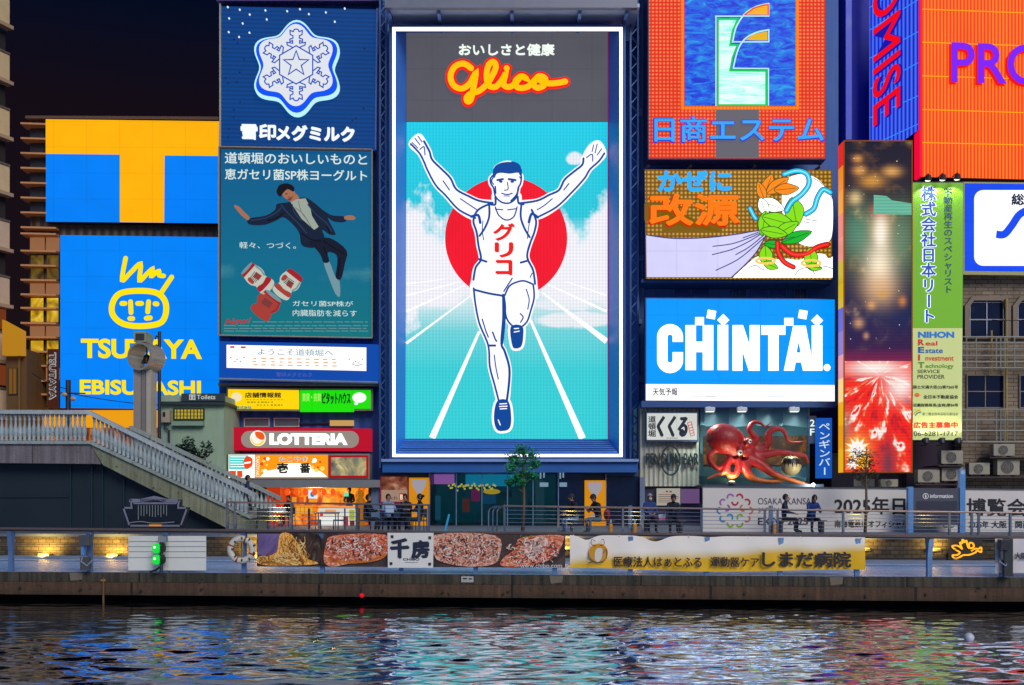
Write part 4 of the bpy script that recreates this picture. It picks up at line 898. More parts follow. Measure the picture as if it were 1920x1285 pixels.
MB().text(b, '日商エステム', 1226, 221, 1543, 269, .12, bold=2.6).build('lettering', E('2c30d0', 1.0), t)
MB().text(b, '日商エステム', 1227, 222, 1542, 268, .16, bold=1.1).build('lettering', E('3aa4f4', 1.0, 'n'), t)
# ---- medicine sign with the wind bag
b = Board(1385, 49.3)
t = sign('medicine_sign', 'amber bulb board with orange characters and a swelling lilac wind bag', b, 1385, 524)
pl_ = [(1209, 318), (1554, 319), (1560, 321), (1560, 524), (1211, 523)]
MB().slab(b, pl_, -.7, -.01).build('sign_box', D('2a4a8c', .5), t)
MB().flat(b, pl_).build('bulb_field', Dots('7a5208', 'e8b848', .95, .19), t)
K_ = crop(1190, 300, 4.683)
MB().flat(b, K_((85,385),(240,385),(240,640),(770,640),(770,530),(85,530)), .01).build('dark_patch', E('8a6410', .8), t)
MB().text(b, 'かぜに', 1234, 323.5, 1369, 359, .04, bold=1.8, ext=.15).build('lettering', E('30b0ff', 1.0), t)
MB().text(b, '改源', 1217, 366, 1384, 425, .03, bold=2.8).build('lettering', E('d01808', 1.0), t)
MB().text(b, '改源', 1219, 367, 1383, 423, .06, bold=2.0, ext=.12).build('lettering', E('ff7a08', 1.0), t)
bag = spl(K_((100,662),(300,690),(500,692),(700,680),(900,655),(1085,625),(1150,650),(1120,720),(1060,820),(960,930),(850,1032)), 4) + K_((105,1032))
MB().flat(b, bag, .05).build('wind_bag', E('d4d2fa', 1.0, 'n', samp=True), t)
m_ = MB(); m_.stroke(b, bag[:-1], 2, .06)
for q in (((685,762),(850,740),(1000,690),(1090,650)),((680,835),(850,790),(1000,720),(1110,650)),((885,835),(1000,770),(1130,665)),((712,972),(900,880),(1050,760),(1140,680)),((950,688),(1080,640))): m_.stroke(b, spl(K_(*q), 4), [2.2]*12 + [1.5]*20 if False else 1.8, .062)
m_.build('fold_lines', E('30307c', .9), t)
wh = E('fdfdff', 1.5, samp=True)
m_ = MB(); m_.flat(b, spl(K_((860,1036),(980,925),(1080,850),(1180,880),(1330,870),(1450,880),(1560,830),(1660,830),(1700,870),(1735,850)), 3) + K_((1735,1036)), .05)
m_.flat(b, spl(K_((1310,200),(1400,140),(1500,130),(1600,170),(1690,260),(1734,360),(1734,620),(1700,720),(1600,760),(1450,740),(1330,600),(1290,400)), 4, True), .052); m_.build('white_cloud', wh, t)
m_ = MB()
for q in (((1000,950),(1060,930),(1110,960),(1140,970)),((1400,1025),(1440,970),(1510,950),(1560,980),(1580,1010)),((1620,950),(1680,940),(1735,960)),((1480,545),(1540,560)),((1500,525),(1600,540)),((1560,160),(1660,230),(1730,340)),((1170,700),(1300,700),(1400,680))): m_.stroke(b, spl(K_(*q), 4), 1.3, .07)
m_.build('fold_lines', E('2c2c54', .8), t)
# plain stand-in for the drawn figure: a loose bunch of green and orange leaves tied with ribbons
m_ = MB(); m2 = MB(); LV = 0
def leaf(cx, cy, L, w, a, mi):
    global LV
    LV += 1; c_, s_ = math.cos(R(a)), math.sin(R(a)); q = lambda *p: K_(*[(cx + u*c_ - v*s_, cy + u*s_ + v*c_) for u, v in p])
    pts = spl(q((-L,0),(-L*.5,-w*.8),(0,-w),(L*.5,-w*.7),(L,0),(L*.5,w*.7),(0,w),(-L*.5,w*.8)), 3, True)
    m_.flat(b, pts, .056 + LV*.0008, mi); m2.stroke(b, pts, 1.4, .0562 + LV*.0008, closed=True); m2.stroke(b, q((-L*.9,0),(L*.7,0)), 1.1, .0564 + LV*.0008)
for q in ((1160,250,130,60,-70,2),(1250,230,120,55,-35,2),(1330,260,110,50,-5,2),(1110,280,90,42,-110,2),(1200,400,120,60,20,3),(1130,420,90,46,70,3),(1400,460,130,85,80,0),(1130,560,110,50,100,0),(1260,540,150,70,15,0),(1330,610,120,55,-30,0),(1220,640,120,50,10,0),(1420,680,140,50,-20,1),(1220,745,90,34,5,1),(1150,850,95,60,85,0),(1190,930,70,36,20,0),(1545,870,100,60,85,0),(1570,945,70,34,10,0)): leaf(*q)
m_.build('leaf_bunch', [E('86e010', 1.0), E('10b828', 1.0), E('ff8a10', 1.0), wh], t); m2.build('leaf_lines', E('1c5c1c', .8), t)
def rib_(name, q, w, col, edge):
    mm = MB(); p = spl(K_(*q), 5); mm.stroke(b, p, w + 2.6, .068, 1); mm.stroke(b, p, w, .072, 0); mm.stroke(b, p, w*.2, .075, 2); mm.build(name, [E(col, 1.0), E(edge, .9), E('b0f4ff' if col != 'f01c14' else 'ff5040', 1.0)], t)
rib_('blue_ribbon', ((1310,130),(1420,100),(1510,130),(1525,220),(1460,310),(1380,370),(1330,450)), 8, '14c8f4', '0a2a6c')
rib_('blue_ribbon', ((1500,480),(1570,430),(1600,340),(1650,265),(1715,290)), 8, '14c8f4', '0a2a6c')
rib_('blue_ribbon', ((1010,430),(1040,490),(1060,520)), 7, '14c8f4', '0a2a6c')
rib_('red_ribbon', ((1250,730),(1260,820),(1310,900),(1390,945)), 7, 'f01c14', '4a0808')
rib_('red_ribbon', ((1290,760),(1380,830),(1500,830),(1600,770),(1690,745)), 8, 'f01c14', '4a0808')
m_ = MB()
for cx_, cy_, rx_, ry_ in ((1145,890,82,24),(1545,910,82,26)): m_.stroke(b, [(1190 + (cx_ + rx_*math.cos(a))/4.683, 300 + (cy_ + ry_*math.sin(a))/4.683) for a in [2*math.pi*i/24 for i in range(24)]], 4.6, .078, closed=True)
m_.build('gold_rings', E('ffd060', 1.0), t)
# ---- apartment finder sign
b = Board(1388, 49.0)
t = sign('apartment_sign', 'bright blue sign with huge white letters over a white weather strip', b, 1388, 752)
MB().slab(b, [(1210, 558), (1566, 560), (1566, 754), (1210, 752)], -.7, -.01).build('sign_box', D('2c5088', .5), t)
MB().flat(b, [(1212, 560), (1565, 562), (1565, 722), (1212, 720)]).build('panel', E('0098ff', 1.0, 'n', samp=True), t)
MB().flat(b, [(1211, 720.3), (1565, 722.3), (1565, 753), (1211, 751)]).build('weather_strip', E('ffffff', 1.25, samp=True), t)
H_ = crop(1190, 530, 4.683); m_ = MB()
def hr(x0, y0, x1, y1): m_.flat(b, H_(*rect(x0, y0, x1, y1)), .03)
m_.stroke(b, H_((378,522),(378,478)) + H_(*ell(310, 478, 68, 66, 14, 0, -180)) + H_(*ell(310, 684, 68, 66, 14, 180, 0)) + H_((378,612)), 19.5, .03, cap=False)
hr(445,375,537,770); hr(597,375,690,770); hr(537,520,597,612); hr(530,305,607,376); hr(727,373,820,770)
m_.flat(b, H_((858,375),(950,375),(1008,550),(1008,375),(1097,375),(1097,775),(1000,775),(945,600),(945,775),(858,775)), .03)
hr(1110,378,1322,460); hr(1172,460,1262,775); m_.flat(b, H_((1308,775),(1390,380),(1500,380),(1575,775),(1476,775),(1460,702),(1412,702),(1398,775)), .032)
hr(1553,378,1647,775); hr(1312,312,1392,379)
for cx_, cy_, a in ((672,282,10),(777,330,45),(1475,282,10),(1600,335,45)): m_.flat(b, H_(*[(cx_ + 53*math.cos(R(a + 45 + 90*i)), cy_ + 53*math.sin(R(a + 45 + 90*i))) for i in range(4)]), .033)
m_.flat(b, H_(*ell(1687, 748, 30)), .034); m_.build('lettering', WHITE, t)
MB().flat(b, H_((1437,520),(1457,617),(1418,617)), .045).stroke(b, H_(*ell(1687, 748, 15, None, 10)), .8, .045, closed=True).build('letter_counter', E('0098ff', 1.0), t)
MB().text(b, '天気予報', 1224, 728, 1270, 742, .03, bold=.3).build('lettering', E('50405c', .7), t)
m_ = MB()
for x0, x1, y in ((1294, 1317, 743), (1322, 1342, 743.5), (1440, 1480, 744.5)): m_.stroke(b, [(x0, y), (x1, y + .3)], 1.2, .03)
for x0 in (1296, 1348, 1396, 1445, 1515, 1532, 1544):
    for q in range(4): m_.flat(b, ell(x0 + q*3.5, 731 + (q % 2)*1.5 + (3 if x0 > 1500 else 0), .9, .8, 6), .03)
m_.build('faint_marks', E('9a9cac', .9), t)
# ---- tall video screen tower
b = Board(1645, 47.6)
t = sign('screen_tower', 'tall thin video screen tower showing fireworks above a red burst', b, 1645, 886)
d0, d1 = 47.6, 48.3; x0, x1 = X(1582, d0), X(1710, d0); zt, zb = Z(265, d0), Z(886, d0)
MB().box(x0 + .02, x1 - .02, d0 + .03, d1, zb, zt).build('sign_box', D('241a28', .5), t)
segs = ['e8281c', 'f08a14', 'f09a18', 'e88070', 'e89080', 'c8b010', 'd8b818', '6a68d0', '9078c8', 'e898a8', 'ffd080', 'f0b010', 'e89a10', 'e8b010']
for i, c in enumerate(segs):
    za, zc = zt + (zb - zt)*i/len(segs), zt + (zb - zt)*(i+1)/len(segs); MB().box(x0 - .03, x0 + .018, d0 + .04, d1, zc, za).build('edge_light', E(c, .95), t)
m_ = MB(); m_.frame(b, 1581.5, 264, 1710.5, 887, 1.6, -.02, .06); m_.build('frame', E('94500c', .7), t)
mp_, n_, p_ = mat_new('night_footage'); p_.inputs['Specular IOR Level'].default_value = .1; P_, xyz_ = pos_n(n_)
gz = n_.nodes.new('ShaderNodeMapRange'); n_.links.new(xyz_['Z'], gz.inputs[0]); gz.inputs[1].default_value = Z(676, d0); gz.inputs[2].default_value = Z(266, d0)
c_ = ramp_n(n_, gz.outputs[0], [(0, '7a1848'), (.06, '341444'), (.2, '0e1c4c'), (.35, '10143c'), (.5, '33261c'), (.62, '38302a'), (.8, '1c0e20'), (1, '0e0a1c')])
glow = ramp_n(n_, noise_n(n_, P_, .95, 4, .5, 1, 1, 1), [(.52, '000000'), (.62, '7a5410'), (.74, 'ffe2a0')])
gm = ramp_n(n_, gz.outputs[0], [(.15, '444444'), (.4, 'ffffff'), (.95, '999999')])
add_ = n_.nodes.new('ShaderNodeMix'); add_.data_type = 'RGBA'; add_.blend_type = 'ADD'; add_.inputs[0].default_value = 1; n_.links.new(c_, add_.inputs[6])
n_.links.new(mix_n(n_, 1.0, glow, gm, 'MULTIPLY'), add_.inputs[7])
n_.links.new(add_.outputs[2], p_.inputs['Emission Color']); p_.inputs['Base Color'].default_value = (.01, .01, .02, 1)
col_ = add_.outputs[2]
def soft(col, px, py, sx, sy, c, k=1.0):
    dx = math_n(n_, 'MULTIPLY', math_n(n_, 'SUBTRACT', xyz_['X'], X(px, d0)), F/d0/sx); dz = math_n(n_, 'MULTIPLY', math_n(n_, 'SUBTRACT', xyz_['Z'], Z(py, d0)), F/d0/sy)
    g = math_n(n_, 'MULTIPLY', math_n(n_, 'EXPONENT', math_n(n_, 'MULTIPLY', math_n(n_, 'ADD', math_n(n_, 'MULTIPLY', dx, dx), math_n(n_, 'MULTIPLY', dz, dz)), -1)), k)
    return mix_n(n_, g, col, lin(c))
for q in ((1640,470,56,70,'7c7044',.5),(1610,440,30,50,'58b090',.5),(1690,450,28,60,'70a880',.5),(1612,320,12,9,'e8a050',.9),(1608,298,9,7,'e09848',.9),(1672,322,16,9,'e8a858',.9),(1635,340,22,12,'d89838',.9),(1604,372,11,12,'f0d090',.8),(1652,430,17,32,'ffe0b0',.9),(1650,395,13,10,'f03818',.9),(1651,440,10,28,'fff8e8',1),(1649,500,24,40,'fff0d0',1),(1650,540,30,30,'f0b880',.7),(1655,552,10,7,'d8a048',.8),(1634,572,8,8,'e8a868',.8),(1692,565,7,9,'d88838',.8),(1610,606,9,9,'d8a070',.8),(1624,630,5,6,'c89070',.8)): col_ = soft(col_, *q)
n_.links.new(col_, p_.inputs['Emission Color'])
hs = math_n(n_, 'SINE', math_n(n_, 'MULTIPLY', xyz_['Z'], 2*math.pi/.14)); n_.links.new(math_n(n_, 'MULTIPLY_ADD', hs, .12, .95), p_.inputs['Emission Strength'])
MB().flat(b, rect(1583, 266, 1709, 676.5)).build('screen', mp_, t)
m_ = MB(); m_.flat(b, [(1638, 366), (1662, 368), (1672, 376), (1709, 382), (1709, 403), (1638, 402)], .016, 0)
for i in range(22): m_.flat(b, ell(random.uniform(1586, 1705), random.uniform(270, 660), random.uniform(.5, 1.1), n=6), .018, 1)
m_.build('firework_image', [E('6cc0a4', .85, 'h', .15, False, .14), E('fff0d0', 1.0)], t)
mp_, n_, p_ = mat_new('red_footage'); p_.inputs['Specular IOR Level'].default_value = .1; P_, xyz_ = pos_n(n_)
dx = math_n(n_, 'SUBTRACT', xyz_['X'], X(1651, d0)); dz = math_n(n_, 'SUBTRACT', xyz_['Z'], Z(703, d0)); an = math_n(n_, 'ARCTAN2', dz, dx); rad_ = math_n(n_, 'SQRT', math_n(n_, 'ADD', math_n(n_, 'MULTIPLY', dx, dx), math_n(n_, 'MULTIPLY', dz, dz)))
cb_ = n_.nodes.new('ShaderNodeCombineXYZ'); n_.links.new(math_n(n_, 'MULTIPLY', an, 2.0), cb_.inputs[0]); n_.links.new(math_n(n_, 'MULTIPLY', rad_, .42), cb_.inputs[1])
ray = noise_n(n_, cb_.outputs[0], 1.6, 3, .6)
col_ = ramp_n(n_, ray, [(.30, '60344c'), (.37, 'c01020'), (.44, 'f41c14'), (.53, 'f02c14'), (.57, 'ff7850'), (.60, 'fff0ea'), (.63, 'fff8f4'), (.66, 'f02018')])
col_ = soft(col_, 1640, 690, 48, 14, 'fff8f0', .95); col_ = soft(col_, 1688, 725, 24, 24, 'fff0ea', .95); col_ = soft(col_, 1665, 870, 16, 44, '4a3448', .85); col_ = soft(col_, 1586, 800, 10, 30, '6a8078', .6); col_ = soft(col_, 1607, 845, 22, 26, 'ffd060', .8)
n_.links.new(col_, p_.inputs['Emission Color']); p_.inputs['Base Color'].default_value = (.02, .01, .01, 1)
hs = math_n(n_, 'SINE', math_n(n_, 'MULTIPLY', xyz_['Z'], 2*math.pi/.14)); n_.links.new(math_n(n_, 'MULTIPLY_ADD', hs, .1, .97), p_.inputs['Emission Strength'])
MB().flat(b, rect(1583, 677, 1709, 885)).build('burst_screen', mp_, t)
m_ = MB()
m_.flat(b, star(1607, 842, 26, 15, 11), .034, 1); m_.flat(b, star(1607, 842, 22, 12, 11), .036, 0); m_.flat(b, star(1618, 866, 18, 9, 9, 10), .033, 1); m_.flat(b, star(1600, 868, 15, 7, 8, 30), .032, 0); m_.flat(b, ell(1605, 838, 9), .037, 0)
m_.build('burst_image', [E('fff4ec', 1.0), E('ffb820', 1.0)], t)
# ---- green vertical signboard under spot lamps
b = Board(1756, 48.8)
t = sign('estate_signboard', 'tall green and cream vertical signboard lit by small spot lamps', b, 1756, 825)
MB().slab(b, [(1709, 341), (1807, 341), (1804, 826), (1709, 826)], -.3, -.01).build('sign_box', D('45503a', .5), t)
def lit(h, e):  # print lit by the spot lamps, with extra lamplight added as emission
    m, n, p = mat_new('lit_print_%s' % h); p.inputs['Base Color'].default_value = (*lin(h), 1); p.inputs['Roughness'].default_value = .45; p.inputs['Emission Color'].default_value = (*lin(h), 1); p.inputs['Emission Strength'].default_value = e; m.cycles.emission_sampling = 'NONE'; return m
MB().flat(b, [(1710, 343), (1806, 343), (1804.5, 615), (1710, 615)]).build('green_panel', lit('66a408', .55), t)
MB().flat(b, [(1710, 615.3), (1804.5, 615.3), (1803.5, 825), (1710, 825)]).build('cream_panel', lit('b4bd78', .62), t)
MB().vtext(b, '株式会社日本リート', 1726, 350, 1755, 608, .02, bold=2.2).build('lettering', lit('f0f8ff', .8), t)
MB().vtext(b, '株式会社日本リート', 1726.5, 350, 1754.5, 608, .045, bold=.8).build('lettering', lit('083c9c', .7), t)
MB().vtext(b, '不動産再生のスペシャリスト', 1769, 353, 1786, 551, .02, bold=.3).build('lettering', lit('0a3c58', .5), t)
MB().text(b, 'NIHON', 1721, 622, 1789, 634, .02, off=.05).build('lettering', lit('0860a8', .7), t)
for i, (w_, c) in enumerate((('Real', 'b01010'), ('Estate', '0a4a90'), ('Investment', 'b03010'), ('Technology', '4a7a10'))):
    y = 636.5 + i*14.2; x2 = 1732 + len(w_)*5.1
    MB().text(b, w_[0], 1721, y, 1733 if w_[0] != 'I' else 1725, y + 11.5, .02, off=.04).text(b, w_[1:], 1735, y + 4 - .5, x2 + 5, y + 11.8 + (1.8 if 'g' in w_ else 0), .02, off=.02).build('lettering', lit(c, .6), t)
m_ = MB()
m_.text(b, 'SERVICE', 1720, 693.5, 1762, 700, .02, off=.01); m_.text(b, 'PROVIDER', 1720, 703, 1771, 710.5, .02, off=.01); m_.text(b, '国土交通大臣(2)第7265号', 1712, 723, 1796, 730, .02, bold=.25)
m_.text(b, '全日本不動産協会', 1731, 741, 1796, 748, .02, bold=.25); m_.text(b, '近畿財務局長(金商)第84号', 1712, 757, 1796, 764, .02, bold=.25); m_.text(b, '第二種金融商品取引業協会', 1729, 774, 1796, 779.5, .02)
m_.text(b, '06-6281-1717', 1713, 808.5, 1796, 818, .02, off=.008); m_.build('lettering', lit('14200c', .2), t)
MB().text(b, '広告主募集中', 1713, 792, 1795, 803.5, .02, bold=.6).build('lettering', lit('b82010', .7), t)
m_ = MB(); m_.flat(b, ell(1719, 741, 5, 3.4, 14), .02, 0); m_.stroke(b, [(1712, 741), (1727, 741)], 1.4, .021, 1); m_.stroke(b, spl([(1713, 777), (1717, 772), (1725, 769)], 4), 2.2, .02, 1); m_.stroke(b, spl([(1716, 779), (1720, 775), (1726, 773)], 4), 2.2, .02, 2); m_.build('crest', [lit('b82010', .6), lit('c09010', .7), lit('107060', .6)], t)
for k, (px, py, dn) in enumerate(((1733, 339, 1), (1760, 338, 1), (1787, 337, 1), (1728, 829, -1), (1758, 829, -1), (1788, 829, -1))):
    lt = thing('spot_lamp', ('left', 'middle', 'right')[k % 3] + (' spot lamp over the top' if dn > 0 else ' spot lamp under the foot') + ' of the tall green signboard', 'lamp', b.at(px, py, .55), 'spot lamps on the green signboard')
    c = b.at(px, py, .55); MB().cyl(c + Vector((0, .0, .10*dn)), c + Vector((0, .1, -.1*dn)), .09, 10, r1=.17).build('lamp_shade', D('3a3c3c', .4), lt, smooth=False)
    MB().tube([b.at(px, py - 6*dn, -.1), b.at(px, py - 7*dn, .45), c + Vector((0, 0, .1*dn))], .025, 5).build('bracket', D('3a3c3c', .4), lt)
    q = c + Vector((0, .11, -.12*dn)); MB().ball(q, .13, .13, .05, 10, 6).build('bulb', E('fffbe0', 1.6), lt)
    lamp('lamp_light', 'SPOT', q + Vector((0, 0, -.03*dn)), 260, (1.0, .97, .72), lt, .06, b.at(px, py + 62*dn), 110)
# ---- loan company corner boards
b = Board(1728, 50.0, 3.5)
t = sign('loan_billboard', 'huge orange ribbed billboard with purple letters at the top right', b, 1850, 333)
pl_ = [(1728, -90), (2230, -90), (2230, 344), (1728, 332)]
MB().slab(b, pl_, -.6, -.01).build('sign_box', D('5a1a20', .5), t)
MB().flat(b, pl_).build('panel', Stripes('f02c00', 'ff8418', .165), t)
MB().slab(b, [(1723.5, -90), (1728, -90), (1728, 332), (1723.5, 331)], -.55, .05).build('edge_light', E('f00a38', 1.0), t)
m_ = MB()
for y0, y1 in ((18, 25), (80, 86.5), (143, 149), (206, 212), (268, 272.5)): m_.stroke(b, [(1729, y0), (1920, y1), (2228, y1 + (y1-y0)*1.6)], 1.7, .03, cap=False)
m_.build('light_strips', E('ffa808', 1.0), t)
pq = ((1780, 82), (2150, 94), (1780, 158))
MB().text4(b, 'PROMISE', (1777, 84), (2147, 96), (1777, 161), .1, off=.02).build('letter_back', E('f01414', 1.0), t)
MB().text4(b, 'PROMISE', *pq, .2, off=.012).build('lettering', E('7a10f4', 1.0), t)
b = Board(1724, 50.0, -70)
t = sign('side_billboard', 'narrow blue striped side board with red letters running downward', b, 1680, 260)
pl_ = [(1630, -100), (1723, -160), (1723, 243), (1630, 312)]
MB().slab(b, pl_, -.4, -.01).build('sign_box', D('10107c', .5), t)
mp_, n_, p_ = mat_new('striped_blue'); P_, xyz_ = pos_n(n_); s_ = math_n(n_, 'SINE', math_n(n_, 'MULTIPLY', xyz_['Y'], 2*math.pi/.26))
n_.links.new(mix_n(n_, math_n(n_, 'MULTIPLY_ADD', s_, .5, .5), lin('0a14d8'), lin('5078f4')), p_.inputs['Emission Color']); p_.inputs['Emission Strength'].default_value = .9; p_.inputs['Base Color'].default_value = (.01, .01, .08, 1); p_.inputs['Specular IOR Level'].default_value = .1
MB().flat(b, pl_).build('panel', mp_, t)
m_ = MB()
for y in (15, 57, 110, 168, 222, 275): m_.stroke(b, [(1631, y), (1722, y - (57 if y < 100 else 50 if y < 200 else 42))], 1.5, .03, cap=False)
m_.build('light_strips', E('3090ff', 1.0), t)
MB().text4(b, 'PROMISE', (1694, -168), (1694, 200), (1643, -128), .06, off=.01, bold=.9).build('letter_shadow', E('1a18a8', 1.0), t)
MB().text4(b, 'PROMISE', (1691, -168), (1691, 199), (1640, -128), .1, off=.0, bold=.6).build('lettering', E('f40a14', 1.0), t)
# ---- white and blue station sign at the right edge
b = Board(1808, 49.7, 1)
t = sign('clinic_sign', 'blue framed white sign cut off by the right edge above the tiled wall', b, 1880, 512)
MB().slab(b, [(1804, 341), (2100, 344), (2100, 518), (1804, 515)], -.3, -.01).build('sign_box', D('b8b070', .5), t)
MB().flat(b, [(1809, 344), (2100, 347), (2100, 511), (1809, 508)]).build('panel', E('0848f0', 1.0, 'n', samp=True), t)
MB().flat(b, rrect(1826, 357, 2085, 499, 17), .03).build('white_field', E('eef4ff', 1.25, 'n', samp=True), t)
MB().text(b, '総', 1896, 364.5, 1919, 385, .05, bold=.8).build('lettering', E('141c3c', .7), t)
MB().stroke(b, spl([(1867, 440), (1882, 440), (1896, 424), (1912, 402), (1935, 396), (1960, 420), (1990, 440)], 5), 14, .05, cap=False).build('blue_wave', E('0848f0', 1.0), t)
# ---- octopus bay
b = Board(1436, 49.4)
t = sign('silver_bay', 'silvery quilted recess behind the giant red octopus', b, 1436, 910, 'wall')
m_, n_, p_ = mat_new('quilted_metal'); P_, xyz_ = pos_n(n_); vr = n_.nodes.new('ShaderNodeTexVoronoi'); vr.inputs['Scale'].default_value = .85; n_.links.new(P_, vr.inputs['Vector']); vr.inputs['Randomness'].default_value = .2
bu = n_.nodes.new('ShaderNodeBump'); bu.inputs['Strength'].default_value = .9; bu.inputs['Distance'].default_value = .25; n_.links.new(vr.outputs['Distance'], bu.inputs['Height']); n_.links.new(bu.outputs[0], p_.inputs['Normal'])
p_.inputs['Base Color'].default_value = (.05, .12, .14, 1); p_.inputs['Metallic'].default_value = .6; p_.inputs['Roughness'].default_value = .28
MB().slab(b, rect(1313, 762, 1518, 912), -.1, 0).build('back_panel', m_, t)
MB().slab(b, rect(1318, 818, 1512, 872), .01, .06).build('lit_interior', Noisy([(.35, '20140c'), (.5, '50300e'), (.62, 'a8641c'), (.75, 'f0b040')], .7, 4, .4, .55, name='warm_shop'), t)
MB().box(X(1313, 48.2), X(1530, 48.2), 47.0, 49.3, Z(915, 48.2), Z(909, 48.2)).build('ledge', D('2c3a4a', .5), t)
for px in (1331, 1391, 1489):
    lt = thing('flood_lamp', {1331: 'left', 1391: 'middle', 1489: 'right'}[px] + ' white flood lamp above the red octopus', 'lamp', W(px, 766, 48.0), 'flood lamps above the octopus')
    c = W(px, 768, 47.7); MB().box(c.x - .22, c.x + .22, c.y - .12, c.y + .1, c.z - .09, c.z + .1).build('housing', D('d8dce0', .4), lt, bevel=.03)
    MB().tube([W(px - 10, 764, 49.3), W(px, 763, 48.2), c], .03, 5).build('arm', D('b8c0c8', .4), lt)
    MB().box(c.x - .18, c.x + .18, c.y - .09, c.y + .08, c.z - .115, c.z - .095).build('bulb', E('f0fff8', 1.6), lt)
    lamp('lamp_light', 'SPOT', c + Vector((0, .05, -.16)), 330, (.8, 1.0, .92), lt, .15, W(px + 20, 880, 48.9), 120)
O_ = crop(1190, 740, 4.59); od = 47.7
def ow_(x, y, dz=0.0): q = O_((x, y))[0]; return W(q[0], q[1], od + dz)
mb = MB(); U = od/F/4.59
mb.ball(ow_(780, 385), 170*U, 140*U, 132*U, 20, 14, rot=Matrix.Rotation(R(16), 3, 'Y')); mb.ball(ow_(870, 460), 110*U, 100*U, 90*U, 16, 10); mb.ball(ow_(960, 500), 80*U, 80*U, 75*U, 16, 10)
def tent(pts, r0, r1, z0=0.0, z1=0.0, mid=None):
    q = spl(pts, 6); n = len(q); r = [(r0 + (r1-r0)*(i/(n-1))**.9)*U for i in range(n)]; mb.tube([ow_(p[0], p[1], z0 + (z1-z0)*i/(n-1)) for i, p in enumerate(q)], r, 10)
tent([(1000,430),(1050,380),(1010,340),(985,290),(1020,240),(1080,242),(1115,275),(1150,262),(1182,234)], 36, 6, .1, -.2)
tent([(990,470),(1100,465),(1150,410),(1150,345),(1195,298),(1265,300),(1300,345),(1320,400),(1400,412),(1480,394)], 46, 6, .2, -.3)
tent([(980,520),(1100,525),(1210,500),(1300,500),(1400,515),(1470,530),(1494,592)], 44, 12, 0, -.4)
tent([(980,560),(1080,600),(1190,680),(1340,735),(1500,778)], 62, 10, -.1, -.5)
tent([(940,570),(970,670),(1030,725),(1130,745),(1270,752)], 52, 10, -.2, -.3)
tent([(880,545),(895,620),(868,688),(820,700),(798,640),(810,580)], 34, 24, -.3, -.2)
tent([(830,540),(790,620),(752,680),(690,695),(622,728)], 36, 9, -.2, -.3)
tent([(720,470),(660,500),(640,545),(668,600),(720,636),(770,600),(790,560)], 32, 18, -.1, -.2)
mb.ball(ow_(905, 470, -.5), 34*U, 34*U, 34*U); mb.ball(ow_(978, 412, -.4), 44*U, 40*U, 40*U)
tmp = mb.build('octopus_body', D('b01414', .4), None)
rm = tmp.modifiers.new('remesh', 'REMESH'); rm.mode = 'VOXEL'; rm.voxel_size = .045
smo = tmp.modifiers.new('smooth', 'SMOOTH'); smo.factor = .6; smo.iterations = 6
bpy.context.view_layer.update()
me = bpy.data.meshes.new_from_object(tmp.evaluated_get(bpy.context.evaluated_depsgraph_get())); bpy.data.objects.remove(tmp)
om, n_, p_ = mat_new('octopus_paint'); P_, xyz_ = pos_n(n_)
gz = n_.nodes.new('ShaderNodeMapRange'); n_.links.new(math_n(n_, 'ADD', xyz_['Z'], math_n(n_, 'MULTIPLY', noise_n(n_, P_, 2.5, 3), .5)), gz.inputs[0]); gz.inputs[1].default_value = Z(895, od) + .2; gz.inputs[2].default_value = Z(862, od) + .3
n_.links.new(ramp_n(n_, gz.outputs[0], [(0, 'c86420'), (.25, 'b02414'), (.7, '981014'), (1, 'a01414')]), p_.inputs['Base Color']); p_.inputs['Roughness'].default_value = .42; p_.inputs['Coat Weight'].default_value = .12
bu = n_.nodes.new('ShaderNodeBump'); bu.inputs['Strength'].default_value = .6; bu.inputs['Distance'].default_value = .07; n_.links.new(noise_n(n_, P_, 5, 6, .7), bu.inputs['Height']); n_.links.new(bu.outputs[0], p_.inputs['Normal'])
me.materials.clear(); me.materials.append(om); me.polygons.foreach_set('use_smooth', [True]*len(me.polygons)); me.name = 'octopus_body'
t = sign('octopus_sculpture', 'giant red octopus sculpture with curling arms on the shop front', Board(1400, od), 1400, 908, 'sculpture')
for v in me.vertices: v.co -= t.location
o = bpy.data.objects.new('octopus_body', me); COL.objects.link(o); o.parent = t
for ex, ey, r_, dz in ((905, 500, 24, -.62), (992, 402, 17, -.62)):
    e1 = MB().ball(ow_(ex, ey, dz), r_*U).build('eye', D('e8ecd8', .2), t, smooth=True); MB().ball(ow_(ex + 6, ey + 2, dz - r_*U*.75), r_*U*.5).build('pupil', D('101414', .15), e1, smooth=True)
tl = sign('snack_ball', 'cream snack ball with dark toothed glaze under an octopus arm', Board(1484, 47.9), 1484, 893, 'sculpture')
c = W(1483, 873, 47.9); MB().ball(c, .46, .44, .46, 20, 14).build('ball', D('c8b078', .4, .3, 4), tl, smooth=True)
gp_ = [(c.x + .47*math.cos(a)*s0, c.y - .02 - .44*math.sqrt(max(0, 1 - (s0*math.cos(a))**2 - 0.0)) * .7 - .14, c.z + .1) for a, s0 in ()]
mb = MB()
for i in range(12):
    a0, a1 = R(200 + i*11.8), R(200 + (i+1)*11.8); am = (a0 + a1)/2
    def sp_(a, e): return c + Vector((math.cos(a)*math.cos(e)*.475, math.sin(a)*math.cos(e)*.455, math.sin(e)*.475))
    mb.add([sp_(a0, R(70)), sp_(a1, R(70)), sp_(a1, R(35)), sp_(a1, R(14)), sp_(am, R(-12 if i % 2 else 2)), sp_(a0, R(14)), sp_(a0, R(35))], [(0, 1, 2, 6), (6, 2, 3, 5), (5, 3, 4)])
mb.build('glaze', D('241c16', .3), tl)
lt = thing('bright_lamp', 'dazzling small white lamp at the tip of the lowest octopus arm', 'lamp', W(1525, 910, 46.9))
